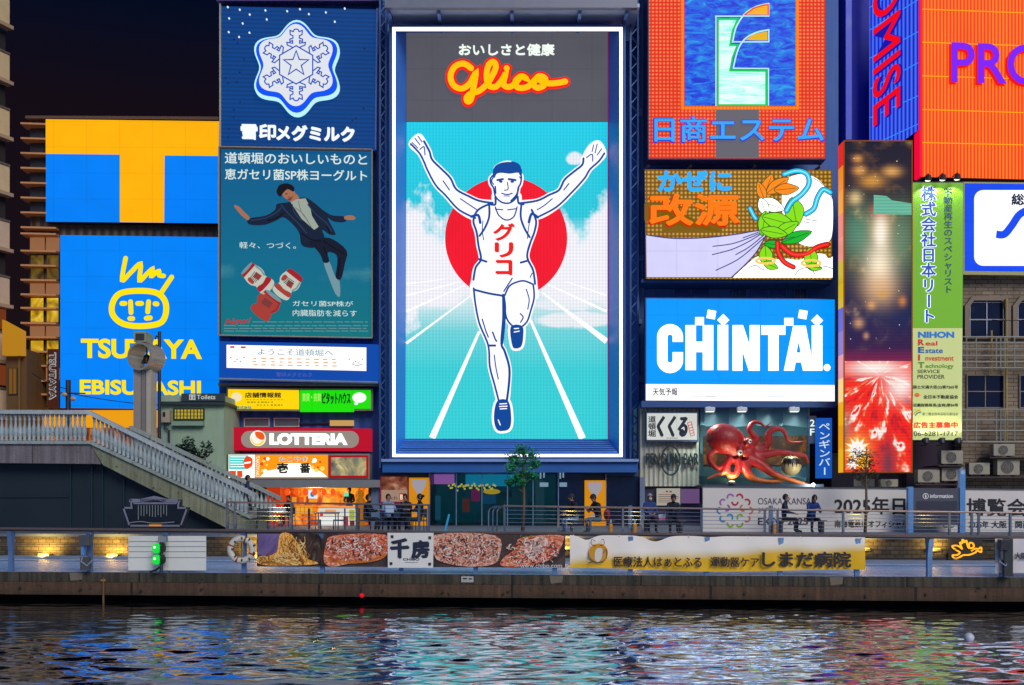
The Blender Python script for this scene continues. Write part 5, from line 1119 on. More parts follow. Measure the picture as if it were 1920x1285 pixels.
MB().ball(W(1525, 909, 46.9), .075, nu=12, nv=8).build('bulb', E('ffffff', 6.0), lt); MB().cyl(W(1525, 913, 46.9), W(1525, 917, 46.95), .06, 8).build('socket', D('50565c', .4), lt)
lamp('lamp_light', 'POINT', W(1525, 908, 46.6), 60, (.95, 1.0, .9), lt, .1)
lt = thing('flood_lamp', 'low warm uplight under the octopus mouth', 'lamp', W(1372, 908, 47.2)); MB().cyl(W(1372, 908, 47.0), W(1372, 904, 47.0), .14, 10, r1=.18).build('housing', D('606468', .4), lt); MB().ball(W(1372, 903, 47.0), .14, .14, .04, 10, 5).build('bulb', E('fff0c0', 2.0), lt)
lamp('lamp_light', 'SPOT', W(1372, 900, 46.9), 150, (1.0, .85, .55), lt, .1, W(1385, 850, 47.8), 130)
b = Board(1545, 48.2)
t = sign('vertical_sign', 'narrow blue vertical bar sign right of the octopus', b, 1545, 897); MB().slab(b, rect(1531, 784, 1560, 897), -.2, 0).build('panel', E('0a58c0', .8), t); MB().vtext(b, 'ペンギンバー', 1534, 792, 1557, 892, .02, bold=.3).build('lettering', E('c8e0f0', .95), t)
b = Board(1523, 48.4)
t = sign('floor_sign', 'small dark floor number sign left of the blue vertical sign', b, 1523, 830); MB().slab(b, rect(1516, 780, 1530.5, 832), -.2, 0).build('panel', D('14243c', .5), t); MB().text(b, '2', 1518.5, 787, 1527.5, 800, .02, off=.02).text(b, 'F', 1518.5, 804, 1527, 817, .02, off=.02).build('lettering', E('e0f4f0', .95), t)
b = Board(1260, 49.2)
t = sign('brush_sign', 'white sign with black brush lettering left of the octopus', b, 1260, 828)
MB().slab(b, rect(1211, 772, 1310, 829), -.3, -.01).build('sign_box', D('1c3454', .5), t); MB().flat(b, rect(1213, 775, 1307, 825)).build('panel', E('d8dcd6', .88, 'n', samp=True), t)
MB().vtext(b, '道頓堀', 1215, 780, 1230, 820, .02, bold=.4).text4(b, 'くくる', (1235, 781), (1290, 781), (1231, 819), .02, bold=2.0).text(b, 'KUKURU', 1250, 820.5, 1270, 823.5, .02).build('lettering', D('0a1c34', .5), t)
m_ = MB(); m_.stroke(b, [(1289, 793), (1296, 791), (1302, 816), (1295, 818)], 1.2, .02, closed=True)
for q in range(4): m_.stroke(b, [(1291 + q*1.6, 798 + q*5), (1297 + q*1.2, 796.6 + q*5)], 1.2, .02)
m_.build('red_stamp', E('d83030', .8), t)
b = Board(1256, 49.5)
t = sign('bar_sign', 'dark metal bar name with an oval ring mounted on corrugated wall', b, 1256, 893)
BC = D('24363c', .5, .2, 2, .4)
m_ = MB(); m_.stroke(b, ell(1256.5, 864, 17, 27, 40), 3, .12, closed=True); m_.build('oval_ring', BC, t)
MB().text(b, 'PENGUIN BAR', 1211, 850, 1309, 872, .03, off=.004, ext=.1).build('lettering', BC, t)
MB().flat(b, spl([(1256, 846), (1260, 852), (1261, 864), (1258, 878), (1254, 878), (1251, 864), (1253, 852)], 4, True), .05).flat(b, rect(1250, 881, 1263, 883.5), .05).build('emblem', D('4c5f60', .5), t)
b = Board(1250, 49.6)
t = sign('notice_board', 'pale paper notice on the dark wall under the bar sign', b, 1250, 940); MB().slab(b, rect(1231, 916, 1275, 948), .01, .06).build('paper', E('c4beb0', .62), t)
m_ = MB(); m_.stroke(b, [(1248, 922), (1252, 922)], 3, .07, 0, cap=False); m_.stroke(b, [(1255, 922), (1259, 922)], 3, .07, 0, cap=False)
for y in (927.5, 931, 934.5, 938, 941.5): m_.stroke(b, [(1234, y), (1234 + random.uniform(30, 38), y)], 1, .07, int(y % 7 < 3), cap=False)
m_.build('fine_print', [E('a03028', .6), E('504a4c', .5)], t)
t = sign('notice_board', 'mauve blank notice panel right of the pale paper notice', b, 1290, 935); MB().slab(b, rect(1276, 917, 1311, 944), .01, .06).build('panel', E('7c5c90', .6), t)
# ---- expo hoarding
b = Board(1600, 38.9)
t = sign('expo_hoarding', 'long pale grey hoarding with a ring of coloured arcs and black text', b, 1600, 998, 'hoarding')
MB().slab(b, [(1318, 913), (2060, 920), (2060, 998), (1318, 998)], -.15, 0).build('board', D('e0d8ce', .6, .08, .6), t)
MB().slab(b, [(1317, 911.5), (2060, 918.5), (2060, 920.5), (1317, 913.5)], -.18, .04).build('top_rail', D('5a5a60', .4), t)
e_ = [('c0142c', 0), ('c0142c', 1), ('d8701c', 2), ('d8701c', 3), ('8cb41c', 4), ('8cb41c', 5), ('1c90b8', 6), ('1c90b8', 7), ('a868b0', 8), ('a868b0', 9)]
for c, i in e_:
    a = R(-90 + 18 + 36*i); cx_, cy_ = 1378 + 27.5*math.cos(a), 957.5 + 26*math.sin(a); m_ = MB()
    m_.stroke(b, ell(cx_, cy_, 5.6, None, 12, math.degrees(a) - 95, math.degrees(a) + 95), 3.2, .01, cap=False)
    if i % 2 == 0: m_.stroke(b, ell(1378 + 16.5*math.cos(a - R(18)), 957.5 + 16*math.sin(a - R(18)), 5.4, None, 12, math.degrees(a) + 85 - 18, math.degrees(a) + 275 - 18), 3.2, .011, cap=False)
    m_.build('emblem_arc', D(c, .5, .1), t)
BK = D('1c1a22', .6, .1)
MB().text(b, 'OSAKA, KANSAI', 1421, 934, 1523, 948, .01).text(b, 'JAPAN', 1421, 952, 1460, 962.5, .01).text(b, 'EXPO 2025', 1421, 971, 1515, 985, .01, off=.03).build('lettering', D('34323c', .6, .1), t)
MB().text(b, '2025年日本国際', 1565, 932, 1806, 964, .01, drop=2, bold=.9).text(b, '博覧会', 1813, 935, 1924, 967, .01, drop=1, bold=.9).text(b, '南海電鉄はオフィシャルパートナーとして、2025年', 1565, 975.5, 1853, 989, .01, drop=1.5, bold=.35).text(b, '大阪・関西', 1859, 977, 1931, 990.5, .01, bold=.35).build('lettering', BK, t)
# ---- posters beside the glass front
b = Board(740, 48.9)
t = sign('food_poster', 'red framed burger poster at the glass lobby corner', b, 740, 943, 'poster'); MB().frame(b, 713, 892, 766, 943, 2.2, .0, .08).build('frame', D('a01c40', .5), t)
MB().flat(b, rect(715, 894, 764, 941), .02).build('paper', E('c8a48c', .55), t); MB().flat(b, rect(715, 894, 764, 919), .03).build('food_photo', Noisy([(.3, '5c2818'), (.48, 'a0583c'), (.6, 'd8a080'), (.75, 'f0dcc0')], 1.6, 4, .5, .6, name='food_photo'), t)
MB().flat(b, rect(749, 925, 761, 939), .03).build('red_mark', E('c83018', .8), t); MB().text(b, 'B', 750.5, 927.5, 756, 937, .04, off=.03).text(b, '8', 756, 931, 760, 937, .04, off=.01).build('lettering', E('f8e8c8', .9), t); MB().text(b, 'ch', 733, 931, 745, 937, .03).build('lettering', D('3a2c2c'), t)
for k, (x0, x1, y0) in enumerate(((767, 805, 896), (1096, 1135, 901))):
    bb = Board((x0+x1)/2, 48.9); t = sign('glass_poster', ('left' if k == 0 else 'right') + ' amber wall poster with a pale wine goblet', bb, (x0+x1)/2, 986, 'poster', 'amber goblet posters'); MB().slab(bb, rect(x0, y0, x1, 988), .0, .06).build('panel', E('e0920c', .8, 'n', samp=True), t)
    cx_ = (x0+x1)/2; g = [(cx_-13.5, y0+4), (cx_+13.5, y0+4), (cx_+12, y0+16), (cx_+6, y0+26), (cx_+2, y0+32), (cx_+1.6, y0+62), (cx_+10, y0+68), (cx_-10, y0+68), (cx_-1.6, y0+62), (cx_-2, y0+32), (cx_-6, y0+26), (cx_-12, y0+16)]
    MB().flat(bb, g, .08).build('goblet', E('a8a4b0', .8), t); MB().slab(bb, rect(x1, y0 - 12, x1 + 1.5, 988), 0, .1).build('edge_trim', D('c09890', .5), t)
# ================================================================ BRIDGE AND STAIR
PALE = Concrete('b8c4bc', '5c6258', 0, .4, None, .6)
B1 = Board(100, 40.5); B2 = Board(350, 43.7)
t = thing('stone_bridge', 'pale stone bridge end with a balustraded stair running down to the terrace', 'bridge', B1.at(120, 997))
MB().slab(B1, [(-260, 832), (168, 832), (190, 871), (180, 870), (-260, 866)], -9, .0).build('deck', Concrete('948a8e', '4a4040', 2.6, .8), t)
MB().slab(B1, [(169, 833), (174, 833), (467, 972), (467, 997), (438, 997), (193, 872)], -3.2, .0).build('stringer', Concrete('a4a888', '4a4c38', 0, .8), t)
MB().slab(B1, [(-260, 827), (171, 827), (470, 968), (470, 973), (170, 833), (-260, 832.5)], -.22, .1).build('bottom_rail', PALE, t)
MB().slab(B1, [(-260, 768), (168, 770), (480, 926), (480, 934), (167, 777.5), (-260, 775)], -.22, .14).build('handrail', Concrete('d0dad8', '707870', 0, .35, None, .6), t)
MB().slab(B2, [(243, 800), (248, 799), (527, 932), (527, 939), (246, 806)], -.15, .12).build('handrail', PALE, t)
MB().slab(B2, [(243, 842), (527, 976), (527, 982), (243, 848)], -.15, .1).build('bottom_rail', PALE, t)
bal = [(.075, 0), (.075, .06), (.05, .07), (.085, .22), (.10, .32), (.085, .45), (.045, .62), (.04, .74), (.06, .80), (.04, .84), (.07, .92), (.07, 1.0)]
def balusters(bd, pts, h, first=[None]):
    for p in pts:
        if first[0] is None:
            first[0] = MB().lathe((0, 0, 0), bal, 8).build('baluster', Concrete('c8d6d6', '66706e', 0, .6, None, .55), None, smooth=True); o = first[0]
        else:
            o = first[0].copy(); COL.objects.link(o)
        o.parent = t; o.location = bd.at(*p, -.04) - t.location; o.scale = (1, 1, h)
balusters(B1, [(-6 + 8.6*i, 827) for i in range(20)], 51*40.5/2000)
balusters(B1, [(176 + 7.9*i, 829.5 + 7.9*i*.4725) for i in range(37)], 49*40.5/2000)
balusters(B2, [(255 + 8.1*i, 846.5 + 8.1*i*.4725) for i in range(33)], 42*43.7/2000)
m_ = MB()
for i in range(20): x = 190 + 14*i; m_.hexa([B1.at(x, 838 + 14*i*.475, -.3), B1.at(x + 14, 838 + 14*i*.475, -.3), B1.at(x + 14, 846 + 14*i*.475, -.3), B1.at(x, 846 + 14*i*.475, -.3)], [B1.at(x, 838 + 14*i*.475, -2.9), B1.at(x + 14, 838 + 14*i*.475, -2.9), B1.at(x + 14, 846 + 14*i*.475, -2.9), B1.at(x, 846 + 14*i*.475, -2.9)])
m_.build('steps', D('8a8c84', .7), t)
b = Board(100, 41.1)
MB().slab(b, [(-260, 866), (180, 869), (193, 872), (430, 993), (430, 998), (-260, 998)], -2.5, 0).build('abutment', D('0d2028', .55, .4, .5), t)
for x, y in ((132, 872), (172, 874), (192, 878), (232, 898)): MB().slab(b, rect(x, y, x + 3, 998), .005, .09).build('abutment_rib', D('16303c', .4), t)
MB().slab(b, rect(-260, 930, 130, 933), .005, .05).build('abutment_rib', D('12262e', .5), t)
# round clock-like ring on a steel pillar of the bridge
d = 44.0
t = thing('bridge_pillar', 'steel bridge pillar topped by a hollow ring holding a bell', 'pillar', W(266, 832, d))
for px0, px1, c in ((250, 264, 'a89a8c'), (265, 273, '8c8478'), (274, 283, 'c4b8a4')): MB().pxbox(px0, px1, 690, 834, d, d + .7).build('shaft', D(c, .35, .2, 1.5, .25), t)
MB().pxbox(251, 273, 622, 641, d, d + .9).build('cap_box', D('a4ac8c', .4, .2, 2, .3), t); MB().pxbox(254, 270, 625.5, 637, d - .06, d + .1).build('cap_window', D('3c3a34', .3), t)
ax = Vector((.30, .95, 0)).normalized(); sd = Vector((.95, -.30, 0)).normalized(); c0 = W(261, 668, d - .25)
n = 40; pts = []; RO, RI, LN_ = .58, .50, .95
for r_, u in ((RO, 0), (RO, LN_), (RI, LN_), (RI, 0)):
    for k in range(n): a = 2*math.pi*k/n; pts.append(c0 + ax*u + sd*(r_*math.cos(a)) + Vector((0, 0, r_*math.sin(a))))
MB().add(pts, [(q*n + k, q*n + (k+1) % n, ((q+1) % 4)*n + (k+1) % n, ((q+1) % 4)*n + k) for q in range(4) for k in range(n)]).build('ring', D('b8aa98', .3, .2, 1.5, .45), t, smooth=False)
bl = c0 + ax*.5; MB().lathe((bl.x, bl.y, bl.z - .24), [(.24, 0), (.2, .06), (.15, .2), (.12, .32), (.04, .38)], 14).build('bell', D('4a3a28', .35, .2, 3, .8), t, smooth=True); MB().cyl((bl.x, bl.y, bl.z + .13), (bl.x, bl.y, bl.z + .52), .03).build('hanger', D('4a3a28', .4), t)
def pole(name, label, px, y0, y1, d, r, cat='pole'):
    t = thing(name, label, cat, W(px, y1, d)); MB().cyl(W(px, y1, d), W(px, y0, d), r, 10).build('shaft', DARKST, t); return t
t = pole('slim_pole', 'slim dark pole right behind the ringed bridge pillar', 299, 622, 990, 46.5, .07)
for y in (633, 650, 700): MB().tube([W(299, y, 46.5), W(293, y - 3, 46.3), W(291, y + 3, 46.2)], .035, 6).build('bracket', DARKST, t)
t = pole('floodlight_pole', 'short dark pole with two floodlights above the bridge railing', 128, 713, 832, 43.5, .1)
MB().tube([W(112, 737, 43.4), W(160, 738, 43.4)], .03, 6).build('cross_arm', DARKST, t)
for px, py in ((121, 740), (137, 748)): MB().ball(W(px, py, 43.2), .12, .1, .09, 10, 6).build('floodlight', D('c8a070', .4), t)
for i, (p, q, sag) in enumerate((((128, 737, 43.4), (300, 760, 47), 4), ((128, 730, 43.4), (60, 700, 50), 5), ((1860, 600, 48.5), (1990, 590, 48), 6))):
    a, c = W(*p), W(*q); pts = [a.lerp(c, k/10) - Vector((0, 0, sag*.02*4*(k/10)*(1-k/10))) for k in range(11)]
    tag(MB().tube(pts, .018, 5).build('cable', D('181a20', .6)), ('black cable from the floodlight pole to the toilet house', 'black cable from the floodlight pole towards the office building', 'black cable across the tiled building')[i], 'cable')
# toilets sign
b = Board(380, 48.3); t = sign('toilet_sign', 'dark toilet sign on the eaves of the pale green house', b, 380, 752)
MB().slab(b, rect(340, 738, 421, 752.5), -.15, 0).build('panel', D('33434a', .5), t); MB().text(b, 'Toilets', 369, 740.5, 404, 749, .02, off=.01).build('lettering', E('c8d4cc', .85), t)
m_ = MB(); m_.flat(b, rect(355, 740, 360.5, 750), .02, 0); m_.flat(b, rect(361, 740, 366.5, 750), .02, 0)
for x, mi in ((357.7, 1), (363.7, 2)): m_.flat(b, ell(x, 742.2, 1.1, n=8), .03, mi); m_.flat(b, [(x - 1.5, 744), (x + 1.5, 744), (x + .8, 749), (x - .8, 749)], .03, mi)
m_.build('pictogram', [E('c8d4cc', .85), D('a02c2c'), D('2c4a8a')], t)
# monument plaque
b = Board(292, 37.4); M_ = crop(0, 740, 3.2125)
t = sign('name_monument', 'dark winged name plaque with a pale metal border on the terrace', b, 292, 996, 'plaque')
MB().slab(b, M_((738,680),(785,680),(780,632),(850,632),(930,612),(1010,632),(1088,632),(1085,680),(1135,680),(1095,795),(775,795)), -.25, 0).build('back_plate', D('10141a', .35), t)
m_ = MB()
for q in (((745,683),(795,683),(790,637)),((790,640),(850,640),(930,622),(1010,640),(1078,640)),((1078,637),(1075,683),(1128,683)),((745,683),(782,790)),((1128,683),(1090,790)),((782,790),(1090,790)),((810,655),(1060,655))): m_.stroke(b, M_(*q), 3.4 if q[0] != (790,640) else 7, .03)
m_.build('border', D('8e8a98', .4, .2, 3, .4), t)
MB().text(b, 'DOTONBORI', 264, 936, 312, 940.5, .06, off=.01).build('lettering', D('3a3844'), t)
m_ = MB()
for k in range(11): m_.stroke(b, [M_((835 + k*17, 665))[0], M_((835 + k*17, 720 + random.uniform(0, 35)))[0]], 1.2, .03, cap=False)
m_.stroke(b, spl(M_((785,772),(850,765),(930,775),(1050,768)), 4), 1.4, .03); m_.build('fine_print', E('8a96a0', .5), t)
MB().flat(b, M_((900,783),(975,783),(975,793),(900,793)), .04).build('amber_mark', E('e08a20', .9), t)
MB().box(X(225, 37.4), X(352, 37.4), 37.2, 37.9, TERR, TERR + .06).build('plinth', D('4a4650'), t)
# ================================================================ KIOSK
t = thing('kiosk_interior', 'warm lit orange kiosk interior under the snack shop sign', 'kiosk', (X(570, 50), 50, TERR))
m_ = MB(); m_.box(X(500, 51.2), X(690, 51.2), 51.2, 51.3, TERR, 2.9); m_.build('back_wall', Noisy([(.3, '6a1804'), (.42, 'b83808'), (.52, 'f07814'), (.62, 'ffaa28'), (.75, 'ffe080')], 1.3, 5, .5, 1.0, 1.2, .9, name='kiosk_wall'), t)  # warm kiosk light is painted in: back and side walls glow themselves
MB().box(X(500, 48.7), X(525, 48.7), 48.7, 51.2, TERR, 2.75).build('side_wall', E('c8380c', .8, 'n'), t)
for px in (535, 548, 562, 575, 620, 640, 660): MB().slab(Board(590, 50.3), rect(px, 930 + (px % 7), px + 8, 943 + (px % 5)), 0, .1).build('shelf_goods', E(('f0a030', 'ffd070', 'e0602c', 'a03030')[px % 4], .8), t)
lamp('kiosk_light', 'POINT', W(590, 925, 49.8), 170, (1.0, .6, .25), t, .3)
m_ = MB(); 
for k in range(7): m_.ball(W(522 + k*17, 923, 48.9), .13, .13, .16, 10, 8)
tag(m_.build('lantern_garland', E('ff5a1c', .95)), 'garland of glowing red orange lanterns under the kiosk canopy', 'garland', kind='thing')
t = thing('kiosk_counter', 'white lit menu counter of the snack kiosk', 'counter', W(635, 990, 48.6))
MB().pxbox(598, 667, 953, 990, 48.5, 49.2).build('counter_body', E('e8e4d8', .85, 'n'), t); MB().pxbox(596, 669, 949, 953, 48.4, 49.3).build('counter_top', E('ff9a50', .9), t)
b = Board(632, 48.5)
for x0, x1, y0, y1, c in ((600, 640, 970, 988, 'f8f8f0'), (644, 653, 968, 988, 'a03040'), (655, 665, 956, 975, 'a8b838'), (656, 665, 976, 988, '6a2c30'), (600, 606, 960, 968, 'e03020'), (610, 630, 956, 964, 'f4a060')): MB().slab(b, rect(x0, y0, x1, y1), .01, .03).build('menu_card', E(c, .85), t)
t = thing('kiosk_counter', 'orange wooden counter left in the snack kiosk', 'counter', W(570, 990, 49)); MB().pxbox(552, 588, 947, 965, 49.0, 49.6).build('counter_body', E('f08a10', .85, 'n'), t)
for px in (556, 564, 572, 580): MB().pxbox(px, px + 5, 950, 963, 48.9, 48.99).build('bottle_row', E('ffb840', .8), t)
t = sign('kiosk_lightbox', 'small white and blue lightbox hanging in the kiosk', Board(586, 49), 586, 935); MB().pxbox(578, 594, 919, 935, 49.0, 49.15).build('panel', E('d8f0f4', .95), t); MB().slab(Board(586, 48.99), ell(586, 927, 4, 5), 0, .02).build('blue_mark', E('2080c8', .9), t)
MB().pxbox(579, 593, 936, 942, 49.0, 49.15).build('orange_panel', E('ff9a10', .9), t)
t = sign('exit_sign', 'tiny green exit sign in the kiosk', Board(650, 49.4), 650, 930); MB().pxbox(645, 653, 924, 931, 49.4, 49.5).build('panel', E('60f0b0', .95), t)
t = thing('golden_statue', 'small golden round-bellied figure at the right kiosk post', 'statue', W(676, 995, 48.3))
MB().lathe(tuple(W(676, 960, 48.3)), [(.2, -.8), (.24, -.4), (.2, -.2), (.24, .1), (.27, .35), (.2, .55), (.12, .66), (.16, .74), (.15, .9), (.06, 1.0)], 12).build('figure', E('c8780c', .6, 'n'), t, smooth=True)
MB().slab(Board(668, 48.2), rect(667, 955, 671, 992), 0, .06).build('tag_strip', E('f0e8c0', .8), t)
# ================================================================ TERRACE FURNITURE
WOOD = D('5a3c2c', .6, .3, 3); BLK = D('14161c', .5)
def chair_proto():
    t = thing('terrace_chair', 'dark chair', 'chair', (0, 0, 0), 'chairs on the terrace')
    MB().box(-.21, .21, -.21, .21, .43, .47).build('seat', D('20303c', .5), t, bevel=.01)
    MB().box(-.2, .2, .19, .22, .55, .86).build('backrest', D('20303c', .5), t, bevel=.01)
    for x, y in ((-.19, -.19), (.19, -.19), (-.19, .19), (.19, .19)): MB().cyl((x*1.08, y*1.08, 0), (x, y, .86 if y > 0 else .43), .017, 6).build('leg', DARKST, t)
    return t
ch0 = chair_proto()
chs = [(492, 37.4, 200, 'dark chair alone at the foot of the bridge stair', 1), (590, 37.5, 95, 'left chair at the empty terrace table before the kiosk', 0), (636, 37.6, -80, 'right chair at the empty terrace table before the kiosk', 0), (684, 37.5, 100, 'chair under the sitter at the left of the group table', 0), (760, 38.3, 0, 'chair behind the group table', 0), (787, 37.5, -100, 'chair under the sitter at the right of the group table', 0), (728, 38.5, 10, 'chair under the pale blue shirt behind the group table', 0), (541, 47.2, -30, 'chair under the dark sitter at the kiosk entrance', 0)]
for i, (px, d, rz, lb, e) in enumerate(chs):
    o = ch0 if i == 0 else copy_tree(ch0); o.location = (X(px, d), d, TERR); o.rotation_euler = (0, 0, R(rz)); o['label'] = lb
def table(px, d, w, label, round_=False):
    t = thing('terrace_table', label, 'table', (X(px, d), d, TERR), 'tables on the terrace'); c = t.location
    if round_: MB().cyl(c + Vector((0, 0, .68)), c + Vector((0, 0, .72)), w, 20).build('tabletop', D('2c2434', .4), t)
    else: MB().box(c.x - w, c.x + w, d - .33, d + .33, TERR + .68, TERR + .72).build('tabletop', D('7a7a78', .4), t)
    if round_:
        MB().cyl(c + Vector((0, 0, .04)), c + Vector((0, 0, .679)), .035, 8).build('column', DARKST, t); MB().cyl(c, c + Vector((0, 0, .035)), .24, 14).build('base', DARKST, t)
    else:
        for sx, sy in ((-1, -1), (1, -1), (-1, 1), (1, 1)): MB().cyl(c + Vector((sx*(w-.05), sy*.28, 0)), c + Vector((sx*(w-.05), sy*.28, .679)), .02, 6).build('leg', STEEL, t)
    return t
table(613, 37.6, .40, 'empty light table with thin legs before the kiosk'); table(735, 37.6, .45, 'round dark table among the four seated friends', True); table(525, 38.2, .32, 'small table with a white box near the stair foot')
t = thing('white_box', 'white takeaway box standing on the small table near the stair', 'box', (X(525, 38.2), 38.2, TERR + .72)); c = t.location
MB().box(c.x - .2, c.x + .2, 38.08, 38.3, TERR + .722, TERR + .86).build('carton', D('b8c4cc', .5), t); MB().box(c.x - .21, c.x + .21, 38.07, 38.31, TERR + .862, TERR + .89).build('lid', D('c8d0d8', .5), t)
t = thing('paper_bag', 'white paper bag on the round table among the friends', 'bag', (X(731, 37.5), 37.5, TERR + .72)); c = t.location
MB().hexa([c + Vector(v) for v in ((-.14, -.08, .003), (.14, -.08, .003), (.14, .08, .003), (-.14, .08, .003))], [c + Vector(v) for v in ((-.15, -.06, .3), (.15, -.06, .33), (.15, .06, .32), (-.15, .06, .3))]).build('paper', D('b4c8e0', .6), t)
MB().tube([c + Vector((-.07, -.05, .3)), c + Vector((-.05, -.05, .4)), c + Vector((.05, -.05, .4)), c + Vector((.07, -.05, .31))], .008, 5).build('handle', D('808890'), t)
def bench(px0, px1, d, label):
    t = thing('bench', label, 'bench', (X((px0+px1)/2, d), d, TERR), 'benches on the terrace'); x0, x1 = X(px0, d), X(px1, d)
    for k in range(3): MB().box(x0, x1, d - .2 + k*.14, d - .08 + k*.14, TERR + .41, TERR + .45).build('plank', WOOD, t)
    for x in (x0 + .1, x1 - .18): MB().box(x, x + .08, d - .18, d + .18, TERR, TERR + .409).build('leg', D('34383f'), t)
bench(1064, 1152, 37.4, 'wooden bench under the two capped sitters'); bench(1203, 1284, 37.4, 'wooden bench under the two front facing sitters'); bench(1456, 1548, 37.4, 'wooden bench before the coloured arcs hoarding')
for i, px in enumerate((1145, 1190, 1452)):
    t = thing('yellow_bollard', ('small yellow bollard right of the capped sitters', 'small yellow bollard between the two benches', 'small yellow bollard before the expo hoarding')[i], 'bollard', (X(px, 36.9), 36.9, TERR), 'yellow bollards')
    c = t.location; MB().lathe(tuple(c), [(.07, 0), (.075, .05), (.07, .3), (.05, .34)], 10).build('body', D('d89018', .5), t); MB().lathe(tuple(c), [(.03, .345), (.035, .42), (.02, .48)], 8).build('cap', D('a8b8d0', .4), t)
for i, (px, lb) in enumerate(((1182, 'flat steel post left of the two front facing sitters'), (1446, 'flat steel post beside the sitter with his back turned'))):
    tag(MB().box(X(px-3.5, 37.0), X(px+3.5, 37.0), 37.0, 37.12, TERR, TERR + .97).build('steel_post', D('6c8098', .4, .2, 2, .3)), lb, 'post')
tag(MB().tube([W(842, 965, 37.3), W(834, 998, 37.0)], .035, 8).build('leaning_rod', E('3aa8e8', .5)), 'light blue rod leaning by the glass lobby', 'rod')
# terrace railings
def railing(name, label, segs, posts, d, group):
    b = Board(960, 35.05, -5.5); t = thing(name, label, 'railing', b.at(segs[0][0], segs[0][2]), group)
    (x0, yt0, yb0), (x1, yt1, yb1) = segs
    f = lambda x, k: (yt0 + (yt1-yt0)*(x-x0)/(x1-x0)) if k == 0 else (yb0 + (yb1-yb0)*(x-x0)/(x1-x0))
    MB().tube([b.at(x0, f(x0, 0)), b.at(x1, f(x1, 0))], .032, 8).build('top_rail', D('7c6c68', .35, .2, 2, .5), t)
    for i in range(1, 7):
        u = i/7; MB().tube([b.at(x0, f(x0, 0)*(1-u) + f(x0, 1)*u), b.at(x1, f(x1, 0)*(1-u) + f(x1, 1)*u)], .0085, 5).build('wire', D('98a2b4', .3, .1, 2, .7), t)
    for px in posts: MB().slab(b, rect(px - 1.9, f(px, 0) + 1, px + 1.9, f(px, 1) + 1), -.05, .05).build('post', D('667080', .4, .2, 2, .5), t)
    return t
railing('terrace_railing', 'steel wire railing before the kiosk tables', ((424, 942, 1000), (806, 947, 1002)), (426, 441, 547, 669, 786, 804), 36.4, 'wire railings on the terrace edge')
railing('terrace_railing', 'long steel wire railing before the lobby and hoarding', ((944, 949, 1003), (1990, 963, 1008)), (946, 1047, 1168, 1205, 1315, 1434, 1458, 1581, 1700, 1780, 1822, 1835, 1894), 36.4, 'wire railings on the terrace edge')
t = thing('stair_handrail', 'bent steel handrails at the walkway steps before the glass lobby', 'railing', W(930, 1000, 36.6))
for k, px in enumerate((916, 924, 932)): MB().tube([W(px, 1001, 35.6 + k*.3), W(px, 960, 35.6 + k*.3), W(px + 3, 954, 35.6 + k*.3), W(px + 13, 950, 35.4 + k*.15), W(944, 950, 35.2)], .028, 7).build('bent_rail', STEEL, t)
# info board
b = Board(1755, 38.0)
t = sign('info_board', 'grey information board between light blue posts before the hoarding', b, 1755, 1003)
MB().slab(b, rect(1712, 916, 1798, 985), -.1, .02).build('panel', D('4c4c58', .45, .12), t); MB().slab(b, rect(1718, 940, 1794, 981), .021, .03).build('map_field', D('3c3c48', .3, .1), t)
MB().slab(b, rect(1702, 913, 1711.5, 1004), -.14, .06).build('post', D('5a92cc', .4), t); MB().slab(b, rect(1798.5, 880, 1809, 1004), -.14, .06).build('post', D('5a92cc', .4), t)
m_ = MB(); m_.stroke(b, ell(1735, 930.5, 5, None, 18), .9, .035, closed=True); m_.text(b, 'i', 1733.8, 927.4, 1736.2, 933.6, .035, off=.02); m_.text(b, 'information', 1743, 926.5, 1786, 934, .035, off=.005); m_.stroke(b, ell(1803.7, 886, 3, None, 14), .7, .07, closed=True); m_.text(b, 'i', 1803, 884, 1804.4, 888, .07, off=.02); m_.build('lettering', E('d4d8e0', .85), t)
# ================================================================ LOWER WALKWAY RAIL, BANNERS AND BOXES
RB = Board(960, 28.45, -4.61)
t = thing('walkway_railing', 'low riverside railing of curved steel plates with a brown top rail', 'railing', RB.atz(960, 0))
rt = lambda px: 991 + px*.0083
MB().slab(RB, [(-300, rt(-300) - 2), (2220, rt(2220) - 2), (2220, rt(2220) + 2), (-300, rt(-300) + 2)], -.09, .06).build('top_rail', D('6c5a54', .4, .2, 1.5, .3), t)
MB().slab(RB, [(-300, rt(-300) + 2.3), (2220, rt(2220) + 2.3), (2220, rt(2220) + 5), (-300, rt(-300) + 5)], -.06, .03).build('under_rail', D('2c3038', .5), t)
for k, y in enumerate((1020, 1036, 1051)): MB().tube([RB.at(-300, y - 1, -.1), RB.at(2220, y + 14, -.1)], .007, 5).build('wire', DARKST, t)
def rail_post(px):
    m = MB(); y0 = rt(px) + 5.2; zt = RB.at(px, y0).z; dx = 5.5
    prof = [(-.10, .0), (.02, .0), (.03, zt*.5), (.09, zt*.85), (.14, zt), (-.16, zt), (-.12, zt*.8), (-.09, zt*.5)]
    def ring(x): return [Vector((RB.atz(px, 0).x + x, RB.atz(px, 0).y - l, z)) for l, z in prof]
    return m.hexa(ring(-.06), ring(.06)).build('rail_post', D('5f7fa8', .4, .2, 2, .35), t)
for px in (20, 168, 312, 457, 604, 752, 892, 1040, 1182, 1325, 1463, 1607, 1743, 1880): rail_post(px)
